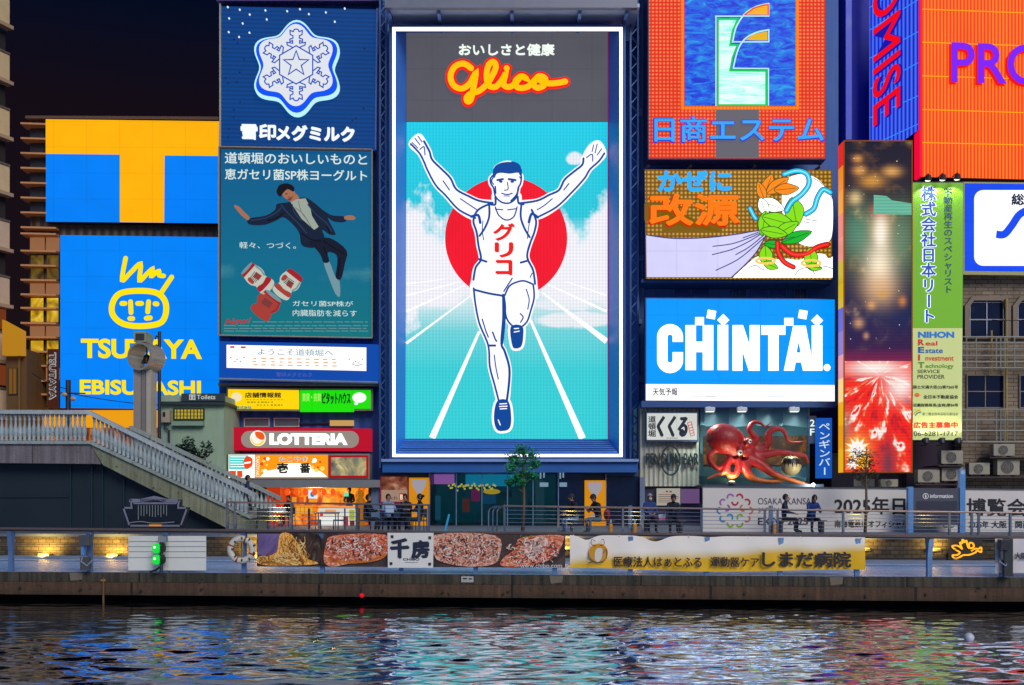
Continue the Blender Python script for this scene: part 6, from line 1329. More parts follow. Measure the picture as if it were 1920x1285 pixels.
def banner_sheet(t, x0, x1, yt, yb, mat, name='cloth', amp=.02, l=.10, nx=60, ny=12, topdip=None, seed=1):
    P = []; rr = random.Random(seed); ph = [rr.uniform(0, 6) for _ in range(6)]
    for j in range(ny + 1):
        for i in range(nx + 1):
            u, v = i/nx, j/ny; x = x0 + (x1-x0)*u; a = yt(x); c = yb(x)
            if topdip: a += topdip(x)
            w = amp*(math.sin(u*23 + ph[0] + 2*v) + .7*math.sin(u*41 + ph[1] - 3*v) + .6*math.sin(u*9 + ph[2] + v*4))*(.35 + .65*v)
            P.append(RB.at(x, a + (c-a)*v, l + w))
    m = MB().add(P, [(j*(nx+1)+i, j*(nx+1)+i+1, (j+1)*(nx+1)+i+1, (j+1)*(nx+1)+i) for j in range(ny) for i in range(nx)])
    return m.build(name, mat, t, smooth=True)
# white boards left
t = sign('white_board', 'plain white board hung on the walkway railing behind the green signal lamps', RB, 315, 1072)
for x0, x1 in ((243, 303), (318, 388)): MB().slab(RB, rect(x0, 1005, x1, 1069.5), .04, .08).build('panel', D('dcdcd2', .6, .08, 1), t)
MB().slab(RB, rect(303.3, 1005, 317.7, 1069.5), .04, .075).build('panel', D('c4c7c0', .6, .08, 1), t)
m_ = MB()
for y in (1015, 1024.5, 1034, 1045): m_.slab(RB, rect(243.5, y, 387.5, y + .9), .081, .086)
m_.build('groove_lines', D('6a7078', .6), t)
# okonomiyaki banner
t = sign('food_banner', 'long photo banner of grilled pancakes and noodles with a white square emblem', RB, 772, 1062, 'banner')
banner_sheet(t, 484, 1060, lambda x: 999 + (x-484)*.006, lambda x: 1062 + (x-484)*.004, Noisy([(.3, '241a18'), (.5, '43322c'), (.65, '5c4a40')], .9, 4, .5, .06, name='griddle_print'), amp=.008)
LB = .14
FOOD1 = Noisy([(.28, '5c1c0c'), (.40, 'b03c14'), (.50, 'd0683c'), (.58, 'dca088'), (.68, 'e8d0bc'), (.8, 'c87848')], 6.5, 8, .45, .12, .8, 1.5, 2.2, name='pancake_print')
FOOD2 = Noisy([(.28, '4a1810'), (.40, '9a4020'), (.48, 'c48468'), (.56, 'dcb8a4'), (.66, 'a86450'), (.8, '70803c')], 8, 8, .45, .12, 1, 1.4, 2.0, name='topped_pancake_print')
NOOD = Noisy([(.3, '6c2c08'), (.42, 'c86c18'), (.52, 'e8a83c'), (.62, 'f4d484'), (.75, 'c87828')], 4.5, 6, .4, .15, 2.2, .8, 3.0, name='noodle_print')
MB().flat(RB, [(486, 1001), (530, 1001), (524, 1044), (486, 1040)], LB - .02).build('purple_print', Noisy([(.3, '4c3c6c'), (.6, '7a6494'), (.8, '907ca8')], 1.2, 4, .5, .08, name='purple_print'), t)
MB().flat(RB, spl([(528, 1002), (548, 1001), (560, 1020), (575, 1045), (600, 1056), (560, 1060), (510, 1060), (487, 1056), (487, 1046), (520, 1036)], 4, True), LB).build('noodle_print', NOOD, t)
MB().flat(RB, spl([(556, 1003), (600, 1003), (606, 1030), (612, 1058), (590, 1050), (566, 1030)], 4, True), LB + .005).build('griddle_print', Noisy([(.35, '1c1410'), (.55, '4c3420'), (.7, '6c5c48')], 2, 5, .4, .05, 2, .7, 2, name='griddle_dark'), t)
MB().flat(RB, spl([(610, 1052), (614, 1020), (630, 1004), (726, 1003), (727, 1040), (700, 1053), (660, 1056), (625, 1062)], 4, True), LB + .008).build('pancake_print', FOOD1, t)
MB().stroke(RB, spl([(618, 1048), (650, 1054), (700, 1050), (726, 1038)], 5), 5, LB + .012, cap=False).build('crust_print', Noisy([(.3, 'a04a08'), (.6, 'd87c18')], 3, 4, .4, .12, name='crust_print'), t)
MB().flat(RB, spl([(817, 1003), (930, 1004), (938, 1040), (925, 1058), (880, 1062), (840, 1056), (817, 1044)], 4, True), LB + .008).build('pancake_print', FOOD2, t)
MB().flat(RB, spl([(940, 1060), (945, 1046), (968, 1028), (978, 1008), (1050, 1003), (1056, 1016), (1040, 1044), (1010, 1056), (975, 1062)], 4, True), LB + .008).build('pancake_print', FOOD1, t)
MB().flat(RB, spl([(985, 1020), (1000, 1010), (1020, 1006), (1028, 1020), (1010, 1040), (990, 1046)], 4, True), LB + .014).build('seafood_print', Noisy([(.3, '5c3c38'), (.5, 'c8a498'), (.65, 'ecd8d0')], 5, 5, .4, .15, 1, 1, 2, name='seafood_print'), t)
def flakes(mb, cx, cy, rx, ry, n, cols, L=(3, 9), seed=1, l=0.0, flow=None):
    r = random.Random(seed)
    for i in range(n):
        a, k = r.uniform(0, 6.28), math.sqrt(r.random()); x, y = cx + rx*k*math.cos(a), cy + ry*k*math.sin(a)
        t_ = r.uniform(0, 3.14) if flow is None else flow + r.gauss(0, .35); ln = r.uniform(*L); c = r.uniform(-.5, .5)*ln
        q = spl([(x - ln/2*math.cos(t_), y - ln/2*math.sin(t_)), (x + c*math.sin(t_), y - c*math.cos(t_)*.6), (x + ln/2*math.cos(t_), y + ln/2*math.sin(t_))], 2)
        if all(486 < p[0] < 1057 and 1003 < p[1] < 1059 for p in q): mb.stroke(RB, q, r.uniform(.7, 1.9), LB + .02 + l + i*.00012, r.randrange(cols), cap=False)
FC = [D('f0d8c4', .4, .1), D('c8502c', .4, .1), D('7c2c14', .4, .1), D('e8a080', .4, .1), D('40180e', .4, .1), D('f4ece4', .4, .1)]
for k, (cx_, cy_, rx_, ry_, n_k) in enumerate(((670, 1026, 56, 25, 330), (878, 1030, 60, 28, 360), (1000, 1034, 50, 24, 200))):
    m_ = MB(); flakes(m_, cx_, cy_, rx_, ry_, n_k, 6, seed=k); m_.build('flake_print', FC, t)
m_ = MB(); flakes(m_, 552, 1034, 22, 34, 130, 4, (14, 30), 7, 0, 1.35); flakes(m_, 530, 1052, 42, 9, 170, 4, (8, 20), 8, .016, .2); m_.build('strand_print', [D('f0bc50', .4, .1), D('c87818', .4, .1), D('8a4a10', .4, .1), D('f8dc94', .4, .1)], t)
m_ = MB()
for i in range(40): cx_, cy_ = random.choice(((990, 1012), (1010, 1008), (975, 1040), (880, 1030), (850, 1020))); m_.flat(RB, ell(cx_ + random.gauss(0, 12), min(1056, max(1005, cy_ + random.gauss(0, 8))), random.uniform(.8, 2), None, 6), LB + .02 + i*.0002)
m_.build('herb_print', D('7c8c2c', .5), t)
MB().text(RB, 'www.chibo.com', 976, 1056, 1054, 1064, LB + .03).build('lettering', D('e0dcd8', .5, .05), t)
t = sign('emblem_banner', 'white square emblem cloth with two black brush characters on the food banner', RB, 772, 1063, 'banner')
MB().slab(RB, [(729, 999), (815, 999), (814, 1064), (730, 1064)], LB + .03, LB + .05).build('cloth', D('e8e4da', .6, .06, 1), t)
MB().text4(RB, '千', (736, 1012), (768, 1010), (736, 1046), LB + .06, bold=2.3).text4(RB, '房', (775, 1015), (806, 1013), (775, 1046), LB + .06, bold=2.2).text(RB, 'CHIBO', 758, 1046, 789, 1050.5, LB + .06, off=.02).build('lettering', D('22283c', .5, .05), t)
MB().stroke(RB, [(762, 1054), (786, 1054)], .8, LB + .06, cap=False).build('fine_print', D('80848c', .5), t)
m_ = MB()
for p in ((738, 1006), (808, 1008), (736, 1056), (808, 1057)): m_.slab(RB, rect(p[0]-2.5, p[1]-2.5, p[0]+2.5, p[1]+2.5), LB + .052, LB + .07)
m_.build('grommet', D('2c2c34', .4), t)['kind'] = 'stuff'
# yellow hospital banner
t = sign('hospital_banner', 'sagging cream and yellow hospital banner on the walkway railing', RB, 1345, 1068, 'banner')
mp_, n_, p_ = mat_new('yellow_cloth'); P_, xyz_ = pos_n(n_)
gz = n_.nodes.new('ShaderNodeMapRange'); n_.links.new(math_n(n_, 'ADD', math_n(n_, 'MULTIPLY', xyz_['X'], -.05), math_n(n_, 'MULTIPLY_ADD', noise_n(n_, P_, .5, 2), .3, xyz_['Z'])), gz.inputs[0]); gz.inputs[1].default_value = .22; gz.inputs[2].default_value = .62
n_.links.new(ramp_n(n_, gz.outputs[0], [(0, 'f0b800'), (.35, 'ecb81c'), (.75, 'f0e2c0'), (1, 'fbf0e2')]), p_.inputs['Base Color']); p_.inputs['Roughness'].default_value = .55
p_.inputs['Subsurface Weight'].default_value = 0
def dip(x): return 9*math.exp(-((x-1100)/16)**2) + 11*math.exp(-((x-1228)/22)**2) + 2*math.exp(-((x-1330)/20)**2)
banner_sheet(t, 1069, 1620, lambda x: 1003 + (x-1069)*.008, lambda x: 1064 + 6*math.sin((x-1069)/175.0)**2 + (x-1069)*.006, mp_, amp=.022, nx=120, ny=14, topdip=dip, seed=4)
MB().text(RB, '医療法人はぁとふる', 1151, 1043, 1314, 1062, .175, drop=1, bold=.45).text(RB, '運動器ケア', 1331, 1044, 1421, 1062, .175, drop=1, bold=.45).text(RB, 'しまだ病院', 1428, 1034, 1592, 1062, .175, drop=1, bold=1.2).build('lettering', D('2a2228', .6, .05), t)
Y2 = crop(840, 820, 4.0); m_ = MB(); m_.flat(RB, ell(1122, 1036, 18, 17, 28), .165, 0); m_.flat(RB, spl(Y2((1110,840),(1150,830),(1160,870),(1140,925),(1110,930),(1100,890)), 4, True), .172, 1)
for q in (((1110,815),(1075,800),(1080,765),(1105,780)),((1140,810),(1170,800),(1165,765),(1150,770)),((1060,880),(1050,910),(1085,930),(1050,940),(1120,940),(1165,935)),((1160,870),(1185,840),(1190,900),(1160,930))): m_.stroke(RB, spl(Y2(*q), 5), 1.1, .178, 2)
m_.build('emblem', [D('d8960c', .5, .1), D('e0d8cc', .5, .05), D('5a4a3c', .5)], t)
for px in (1075, 1160, 1290, 1400, 1500, 1612): MB().tube([RB.at(px, rt(px) + 1, .03), RB.at(px + 1, 1006 + (px-1069)*.008, .11)], .012, 5).build('tie_cord', D('b8b4a8'), t)
t = sign('white_banner', 'pale grey banner with small black characters cut off at the right edge', RB, 1900, 1072, 'banner')
banner_sheet(t, 1863, 2160, lambda x: 1010, lambda x: 1074, D('dad0d0', .6, .08, 1), amp=.012, nx=30); MB().text(RB, '大阪', 1898, 1036, 1921, 1048, .16, bold=.5).build('lettering', D('2a2830', .5), t)
# green signal lamps
t = thing('signal_lamp', 'pair of glowing green signal lamps on a post before the white board', 'signal', RB.atz(310, 0, .3))
MB().cyl(RB.atz(311, 0, .3), RB.at(311, 1010, .3), .045, 10).build('post', DARKST, t)
for k, y in enumerate((1027, 1048)):
    c = RB.at(306, y, .42); MB().cyl(RB.at(312, y, .24), c, .13, 14).build('housing', D('20302c', .4), t); q = MB().ball(c, .135, .1, .135, 16, 10).build('lens', E('0cc838', 1.3, samp=True), t)
    MB().ball(c + Vector((-.03, -.095, .03)), .035, .02, .035, 8, 5).build('bulb', E('e0ffe8', 1.5), t)
MB().slab(RB, rect(306, 1005, 318, 1016), .2, .35).build('bracket', D('8a8c90', .4), t)
MB().tube([RB.at(312, 1060, .3), RB.at(300, 1068, .3), RB.at(290, 1071, .3)], .03, 6).build('cable', D('101418'), t)
# lifebuoy
t = thing('lifebuoy', 'white lifebuoy with dark letters hung on the walkway railing', 'lifebuoy', RB.at(457, 1030, .2)); c = RB.at(457, 1030, .2); rm_, rr_ = .30, .085
P = []; FS = []; MI = []
for i in range(40):
    a = 2*math.pi*i/40
    for j in range(12):
        q = 2*math.pi*j/12; P.append(c + Vector(((rm_ + rr_*math.cos(q))*math.cos(a), -rr_*math.sin(q)*.8, (rm_ + rr_*math.cos(q))*math.sin(a))))
        FS.append((i*12+j, i*12+(j+1) % 12, ((i+1) % 40)*12+(j+1) % 12, ((i+1) % 40)*12+j)); MI.append(1 if (i + 3) % 10 == 0 else 0)
m_ = MB(); m_.add(P, FS); m_.m = MI; m_.build('ring', [D('c9c2b4', .45, .1), D('8c2c20', .5)], t, smooth=True)
bb = Board(457, RB.at(457, 1030, .2).y - .075); m_ = MB()
for i, chh in enumerate('SAFETY'):
    a = R(215 - i*42); m_.text4(bb, chh, *(lambda u, v, cx_, cy_: ((cx_ - 2.4*u[0] - 3*v[0], cy_ - 2.4*u[1] - 3*v[1]), (cx_ + 2.4*u[0] - 3*v[0], cy_ + 2.4*u[1] - 3*v[1]), (cx_ - 2.4*u[0] + 3*v[0], cy_ - 2.4*u[1] + 3*v[1])))((math.sin(a), math.cos(a)), (-math.cos(a), math.sin(a)), 457 + 21*math.cos(a), 1030 - 21*math.sin(a)), .0, off=.02)
for i in range(9):
    a = R(20 + i*40); m_.stroke(bb, [(457 + 18.5*math.cos(a), 1030 - 18.5*math.sin(a)), (457 + 23.5*math.cos(a), 1030 - 23.5*math.sin(a))], 2.6, 0.002, cap=False)
m2 = MB()
for i in range(9):
    a = R(20 + i*40); m2.stroke(bb, [(457 + 18.5*math.cos(a), 1030 - 18.5*math.sin(a)), (457 + 23.5*math.cos(a), 1030 - 23.5*math.sin(a))], 3.0, 0.002, cap=False)
m2.build('dark_marks', D('2a2c3c', .5), t)
rp_ = MB(); rp_.tube([c + Vector((0, -.02, .3)), c + Vector((-.05, -.02, 0)), c + Vector((.02, -.02, -.34)), c + Vector((.05, -.02, 0)), c + Vector((.02, -.02, .3))], .012, 5); rp_.build('rope', D('b88a30', .7), t)
# control boxes
for i, (px, lb) in enumerate(((171, 'grey control box with a conduit on the left part of the walkway railing'), (1875, 'dark control box beside the pale banner at the right edge'))):
    t = thing('control_box', lb, 'box', RB.atz(px, 0, .25)); c_ = D('5a5c60' if i == 0 else '2c2c34', .4, .2, 2, .3)
    MB().slab(RB, rect(px - 10, 1003 + i*8, px + 8, 1022 + i*8), .17, .4).build('housing', c_, t, bevel=.01); MB().slab(RB, rect(px - 8, 1022 + i*8, px - 3, 1040 + i*8), .2, .34).build('lower_box', D('4a8ac8' if i == 0 else '3c4450', .4), t)
    MB().slab(RB, rect(px - 11 if i == 0 else px, 1044 if i == 0 else 1010, px + 5 if i == 0 else px + 16, 1068 if i == 0 else 1080), .16, .3).build('pedestal', D('4c4a4a' if i == 0 else '26262c', .5), t)
    MB().tube([RB.at(px - 6, 1040, .28), RB.at(px - 9, 1052, .3), RB.at(px + 2, 1060, .3), RB.at(px + 10, 1050, .25)], .02, 6).build('conduit', D('8a96a4', .4), t)
# uplights on the retaining wall
for i, (px, py) in enumerate(((88, 1051), (216, 1051), (492, 1052), (1062, 1042), (1190, 1050), (1618, 1044), (1750, 1044))):
    lb = ('leftmost amber wall uplight under the dark bridge', 'amber wall uplight left of the white board', 'amber wall uplight behind the lifebuoy', 'amber wall light between the two long banners', 'amber wall light behind the sagging yellow banner', 'amber wall light at the right end of the yellow banner', 'amber wall light left of the neon angel')[i]
    low = i < 3; t = thing('wall_light', lb, 'lamp', WB.atz(px, .1, .2), 'amber wall lights along the walkway'); c = WB.atz(px, .14 if low else .44, .2 if low else .1)
    MB().box(c.x - .2, c.x + .2, c.y - .07, c.y + .07, c.z - .06, c.z).build('housing', D('3a342c', .4), t); MB().box(c.x - .16, c.x + .16, c.y - .075, c.y + .05, c.z + .002, c.z + .03).build('bulb', E('ffc040', 2.2), t)
    lamp('lamp_light', 'SPOT', c + Vector((0, -.25, .05)), 190 if low else 60, (1.0, .66, .12), t, .08, c + Vector((0, .45, .45)), 150)
# neon angel
b = Board(1812, WB.at(1812, 1000).y - .08, -5.5); C_ = crop(1300, 870, 3.097)
t = sign('neon_angel', 'small golden neon angel with a trumpet on the dark walkway wall', b, 1812, 1058)
m_ = MB()
def ntube(*q): m_.tube([b.at(x, y, .05) for x, y in spl(C_(*q), 4)], .028, 6)
ntube((1560,495),(1530,475),(1500,478),(1515,495),(1545,515),(1525,530),(1503,530),(1508,545),(1530,548),(1565,530),(1600,528),(1640,512)); ntube((1555,490),(1545,455),(1558,462),(1560,435),(1572,455),(1582,445),(1590,478),(1600,490)); ntube((1600,458),(1618,460),(1626,478),(1612,490),(1598,482),(1600,458)); ntube((1610,505),(1635,492),(1650,495),(1668,485),(1668,512),(1650,505),(1636,508))
m_.build('neon_tube', E('ffae20', 1.4), t); MB().slab(b, [(1778, 1006), (1842, 1006), (1842, 1050), (1778, 1050)], -.02, .01).build('back_plate', D('2c2620', .6), t)
t = sign('quay_plate', 'small worn white plate on the quay edge', QB, 877, 1090); MB().slab(QB, rect(865, 1081, 888, 1092), .002, .02).build('plate', D('b0aca4', .6, .4, 12), t); MB().stroke(QB, [(868, 1085), (876, 1085)], 3, .022, cap=False).stroke(QB, [(879, 1085.5), (885, 1085.5)], 2.6, .022, cap=False).build('worn_marks', D('303438'), t)
t = thing('red_lamp', 'tiny red lamp under the quay edge', 'lamp', QB.at(680, 1118, -.5)); MB().ball(QB.at(680, 1116, .1), .06, nu=10, nv=8).build('bulb', E('d01020', 1.2), t); MB().cyl(QB.at(680, 1112, .1), QB.at(680, 1100, .1), .02, 6).build('bracket', DARKST, t)
t = thing('mooring_ladder', 'thin rusty mooring bar hanging on the quay left of the signal lamps', 'bar', QB.at(197, 1090, .06)); MB().tube([QB.at(197, 1083, .1), QB.at(197, 1135, .1)], .03, 6).build('bar', D('6a4a2c', .7), t); MB().tube([QB.at(193, 1088, .1), QB.at(201, 1088, .1)], .03, 6).build('ring_eye', D('a08038', .5), t)
t = thing('water_float', 'small white float drifting on the water near the right', 'buoy', (X(1817, 21.0), 21.0, WATER)); MB().ball((X(1817, 21.0), 21.0, WATER + .06), .10, .10, .10, 12, 8).build('float_body', D('c8ccd8', .4), t, smooth=True)
# ================================================================ AIR CONDITIONERS
def ac(px0, px1, py0, py1, d, label, side):
    t = thing('air_conditioner', label, 'air conditioner', W((px0+px1)/2, py1, d), 'outdoor units on the tiled building'); b = Board((px0+px1)/2, d); w = px1 - px0; h = py1 - py0
    MB().slab(b, rect(px0, py0, px1, py1), -.45, 0).build('body', D('a39a86', .5, .2, 2, streak=.2), t, bevel=.015)
    cx_ = px0 + w*.45; r_ = min(w, h)*.4; g = MB(); g.slab(b, ell(cx_, (py0+py1)/2, r_), .003, .02); g.build('fan_opening', D('4a443e', .5), t)
    g = MB(); 
    for k in (.35, .65, .95): g.stroke(b, ell(cx_, (py0+py1)/2, r_*k), .7, .03, closed=True)
    for k in range(6): g.stroke(b, [(cx_, (py0+py1)/2), (cx_ + r_*math.cos(k*math.pi/3), (py0+py1)/2 + r_*math.sin(k*math.pi/3))], .6, .035 + k*.001, cap=False)
    g.build('fan_grille', D('8d867a', .5), t)
    for x in (px0 + w*.12, px1 - w*.22): MB().slab(b, rect(x, py1 + .2, x + w*.1, py1 + 2.4), -.4, -.02).build('foot', D('3c3834'), t)
for a_ in ((1765, 1806, 845, 870, 48.9, 'outdoor unit under the green signboard, upper of the two', 0), (1721, 1762, 881, 905, 48.6, 'outdoor unit left above the information board', 0), (1766, 1805, 877, 902, 48.7, 'outdoor unit behind the tall post of the information board', 0), (1817, 1856, 868, 890, 49.4, 'small outdoor unit right of the information board post', 0), (1863, 1903, 833, 855, 49.5, 'outdoor unit uppermost at the right edge', 0), (1870, 1912, 861, 891, 49.3, 'large outdoor unit under the uppermost one at the right edge', 0), (1606, 1640, 898, 913, 49.4, 'low outdoor unit behind the thin young tree', 0), (1652, 1684, 899, 913, 49.4, 'low outdoor unit right of the thin young tree', 0)): ac(*a_)
t = thing('unit_shelf', 'dark steel shelf carrying the outdoor units', 'shelf', W(1850, 895, 49.4)); MB().pxbox(1808, 1990, 893.5, 897, 49.1, 50.3).build('board', D('3a2a28', .6), t); MB().pxbox(1856, 1990, 857, 859.5, 49.1, 50.3).build('board', D('3a2a28', .6), t); MB().pxbox(1716, 1808, 907.5, 910, 48.3, 50.3).build('board', D('3a2a28', .6), t); MB().pxbox(1760, 1808, 872.5, 875, 48.4, 50.3).build('board', D('3a2a28', .6), t)
# ================================================================ TREES
def leaf_cloud(mb, c, rx, ry, rz, n, s, rnd, mi=0, hole=.0):
    for _ in range(n):
        while True:
            p = Vector((rnd.uniform(-1, 1), rnd.uniform(-1, 1), rnd.uniform(-1, 1)))
            if .15 < p.length < 1: break
        q = c + Vector((p.x*rx, p.y*ry, p.z*rz)); u = Vector((rnd.gauss(0, 1), rnd.gauss(0, 1), rnd.gauss(0, .6))).normalized(); v = u.cross(Vector((rnd.gauss(0, 1), rnd.gauss(0, 1), 1))).normalized(); k = s*rnd.uniform(.6, 1.3)
        mb.add([q - u*k, q + v*k*.38, q + u*k, q - v*k*.38], [(0, 1, 2, 3)], mi)
def tree(name, label, px, d, ztop, clumps, trunk_r, mats, n, s, seed, group=None):
    rnd = random.Random(seed); t = thing(name, label, 'tree', (X(px, d), d, TERR), group); base = Vector(t.location)
    tr = MB(); top = base + Vector((.05, 0, ztop - TERR)); tr.tube([base, base.lerp(top, .35) + Vector((.03, 0, 0)), base.lerp(top, .7), top], [trunk_r, trunk_r*.8, trunk_r*.5, trunk_r*.2], 8)
    lf = MB()
    for (cx_, cy_, rx_, ry_) in clumps:
        c = W(cx_, cy_, d + rnd.uniform(-.25, .25)); k = d/F; f_ = max(.3, min(.92, (c.z - TERR)/(ztop - TERR) - .12)); st = base.lerp(top, f_)
        tr.tube([st, st.lerp(c, .55) + Vector((0, 0, .04)), c], [trunk_r*.35, trunk_r*.22, trunk_r*.1], 5)
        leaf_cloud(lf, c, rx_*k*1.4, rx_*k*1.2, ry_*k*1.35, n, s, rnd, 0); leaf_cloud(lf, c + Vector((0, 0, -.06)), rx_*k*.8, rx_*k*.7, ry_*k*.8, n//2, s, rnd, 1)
    tr.build('trunk', D('6c5648', .8, .3, 6), t, smooth=True); lf.build('crown', mats, t)
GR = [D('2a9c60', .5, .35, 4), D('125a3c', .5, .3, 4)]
tree('young_tree', 'young leafy green tree before the glass lobby', 980, 37.2, Z(836, 37.2), [(978, 842, 11, 8), (962, 856, 12, 8), (994, 852, 14, 9), (975, 866, 15, 9), (1002, 870, 9, 8), (958, 876, 10, 8), (985, 884, 14, 10), (968, 896, 10, 8), (1000, 893, 8, 6), (955, 905, 7, 5), (978, 905, 8, 5)], .065, GR, 170, .058, 3)
tree('young_tree', 'thin sparse young tree before the red video burst', 1622, 37.2, Z(838, 37.2), [(1612, 848, 12, 7), (1628, 852, 12, 7), (1600, 862, 11, 6), (1618, 866, 11, 7), (1634, 868, 9, 6), (1606, 880, 10, 6), (1626, 884, 12, 6), (1638, 892, 8, 5), (1612, 895, 8, 5)], .06, [D('4c4a2c', .6, .3, 4), D('2c3428', .6, .3, 4)], 60, .05, 8)
for i, (px, py, s_) in enumerate(((345, 838, 18), (375, 843, 20))):
    rnd = random.Random(20 + i); d = 45.6; t = thing('dark_shrub', ('left' if i == 0 else 'right') + ' dark leafy shrub behind the stair before the toilet house', 'shrub', W(px, 900, d), 'shrubs by the toilet house'); lf = MB(); st = MB()
    for k in range(9):
        c = W(px + rnd.uniform(-s_, s_)*.7, py + rnd.uniform(-14, 30), d); st.tube([W(px, 900, d), c], [.03, .01], 5); leaf_cloud(lf, c, .26, .26, .2, 60, .09, rnd)
    st.build('stem', D('3a3024'), t); lf.build('foliage', D('1c3c30', .5, .3, 4), t)
# ================================================================ PEOPLE
SKIN = D('b07c62', .5, .08, 6); HAIR = D('0c0a0c', .45, .2, 8)
def person(label, loc, yaw, pose, top, leg, shoe='14141a', hat=None, lean=0.0, head_tilt=0.0, arms='lap', hair='short', mask=False, skin=None, bun=False):
    """one skinned body: joints, bones and radii in metres, facing -Y before the turn"""
    J = {}
    if pose == 'sit':
        hz = .50; J['pel'] = (0, .02, hz); J['sp'] = (0, .03 - lean*.35, hz + .24); J['ch'] = (0, .02 - lean*.8, hz + .47 - abs(lean)*.1); J['nk'] = (0, .0 - lean*1.0, hz + .60 - abs(lean)*.16)
        for s, sx in (('L', -1), ('R', 1)):
            J['hip' + s] = (.10*sx, -.02, hz - .02); J['kn' + s] = (.13*sx, -.44, hz - .01); J['an' + s] = (.12*sx, -.40 - .03*sx, .10); J['to' + s] = (.13*sx, -.58 - .03*sx, .045)
    else:
        hz = .90; J['pel'] = (0, 0, hz); J['sp'] = (0, -lean*.2, hz + .22); J['ch'] = (0, -lean*.6, hz + .44); J['nk'] = (0, -lean*.8, hz + .58)
        for s, sx in (('L', -1), ('R', 1)):
            st = .16*sx if pose == 'walk' else 0; J['hip' + s] = (.10*sx, 0, hz - .06); J['kn' + s] = (.10*sx, -st - .03, .50); J['an' + s] = (.10*sx, -st*1.1 + (.12 if st < 0 else .0), .10); J['to' + s] = (.11*sx, J['an' + s][1] - .17, .045)
    nk = Vector(J['nk']); ch = Vector(J['ch']); ft = -head_tilt
    J['h1'] = tuple(nk + Vector((0, -.015 + ft*.05, .075))); J['h2'] = tuple(nk + Vector((0, -.01 + ft*.13, .155))); J['h3'] = tuple(nk + Vector((0, .0 + ft*.17, .225)))
    for s, sx in (('L', -1), ('R', 1)):
        J['sh' + s] = tuple(ch + Vector((.175*sx, .0, .055)))
        a = arms if isinstance(arms, str) else arms[0 if sx < 0 else 1]
        if a == 'lap': e, w = Vector((.235*sx, -.08, -.22)), Vector((.10*sx, -.31, -.27))
        elif a == 'table': e, w = Vector((.25*sx, -.16, -.20)), Vector((.12*sx, -.38, -.16))
        elif a == 'chin': e, w = Vector((.19*sx, -.26, -.20)), Vector((.05*sx, -.20, .06))
        elif a == 'phone': e, w = Vector((.22*sx, -.15, -.21)), Vector((.05*sx, -.34, -.12))
        else: e, w = Vector((.24*sx, .03, -.25)), Vector((.25*sx, -.05, -.48))
        J['el' + s] = tuple(ch + e); J['wr' + s] = tuple(ch + w); d_ = (w - e).normalized(); J['hd' + s] = tuple(ch + w + d_*.085)
    rad = dict(pel=(.15, .12), sp=(.135, .105), ch=(.165, .115), nk=(.06, .06), h1=(.068, .078), h2=(.076, .095), h3=(.062, .078))
    for s in 'LR':
        rad.update({'hip'+s: (.095, .095), 'kn'+s: (.062, .066), 'an'+s: (.044, .048), 'to'+s: (.042, .036), 'sh'+s: (.072, .072), 'el'+s: (.05, .05), 'wr'+s: (.032, .032), 'hd'+s: (.036, .022)})
    bones = [('pel','sp',0),('sp','ch',0),('ch','nk',0),('nk','h1',2),('h1','h2',2),('h2','h3',2)]
    for s in 'LR': bones += [('pel','hip'+s,1),('hip'+s,'kn'+s,1),('kn'+s,'an'+s,1),('an'+s,'to'+s,3),('ch','sh'+s,0),('sh'+s,'el'+s,0),('el'+s,'wr'+s,0),('wr'+s,'hd'+s,2)]
    names = list(J); idx = {k: i for i, k in enumerate(names)}
    me = bpy.data.meshes.new('person'); me.from_pydata([J[k] for k in names], [(idx[a], idx[b]) for a, b, _ in bones], [])
    o = bpy.data.objects.new('person', me); COL.objects.link(o); o.modifiers.new('skin', 'SKIN'); sub = o.modifiers.new('sub', 'SUBSURF'); sub.levels = 2; sub.render_levels = 2
    for k in names: me.skin_vertices[0].data[idx[k]].radius = rad[k]; me.skin_vertices[0].data[idx[k]].use_root = (k == 'pel')
    bpy.context.view_layer.update()
    bm_ = bpy.data.meshes.new_from_object(o.evaluated_get(bpy.context.evaluated_depsgraph_get())); bpy.data.objects.remove(o)
    V = [Vector(v.co) for v in bm_.vertices]; mb = MB()
    segs = [(Vector(J[a]), Vector(J[b]), m, (sum(rad[a])+sum(rad[b]))/4) for a, b, m in bones]
    fs = [tuple(p.vertices) for p in bm_.polygons]; mi = []
    for f in fs:
        c = sum((V[i] for i in f), Vector())/len(f); best = None
        for a, b_, m, r in segs:
            ab = b_ - a; u = max(0, min(1, (c-a).dot(ab)/ab.length_squared)); dd = (c - a - ab*u).length - r*.9
            if best is None or dd < best[0]: best = (dd, m)
        mi.append(best[1])
    mb.v = V; mb.f = fs; mb.m = mi
    # fingers, thumb, nose, ears, eyes and mouth
    for s, sx in (('L', -1), ('R', 1)):
        h = Vector(J['hd'+s]); dr = (h - Vector(J['wr'+s])).normalized(); sd = dr.cross(Vector((0, 0, 1)) if abs(dr.z) < .9 else Vector((0, 1, 0))).normalized(); dn = sd.cross(dr).normalized()
        if dn.z > 0: dn = -dn
        for q, ln in enumerate((.066, .078, .072, .056)):
            b0 = h + sd*((q - 1.5)*.019) + dr*.012; mb.tube([b0, b0 + dr*ln*.5 + dn*.006, b0 + dr*ln*.85 + dn*.026], [.0095, .0085, .006], 6, 2)
        b0 = h - dr*.03 - sd*.034*sx; mb.tube([b0, b0 - sd*.02*sx + dr*.028, b0 - sd*.022*sx + dr*.055 + dn*.012], [.011, .0095, .007], 6, 2)
    hc = Vector(J['h2']); up = (Vector(J['h3']) - Vector(J['h1'])).normalized(); fw = Vector((0, -1, 0)) - up*Vector((0, -1, 0)).dot(up); fw.normalize()
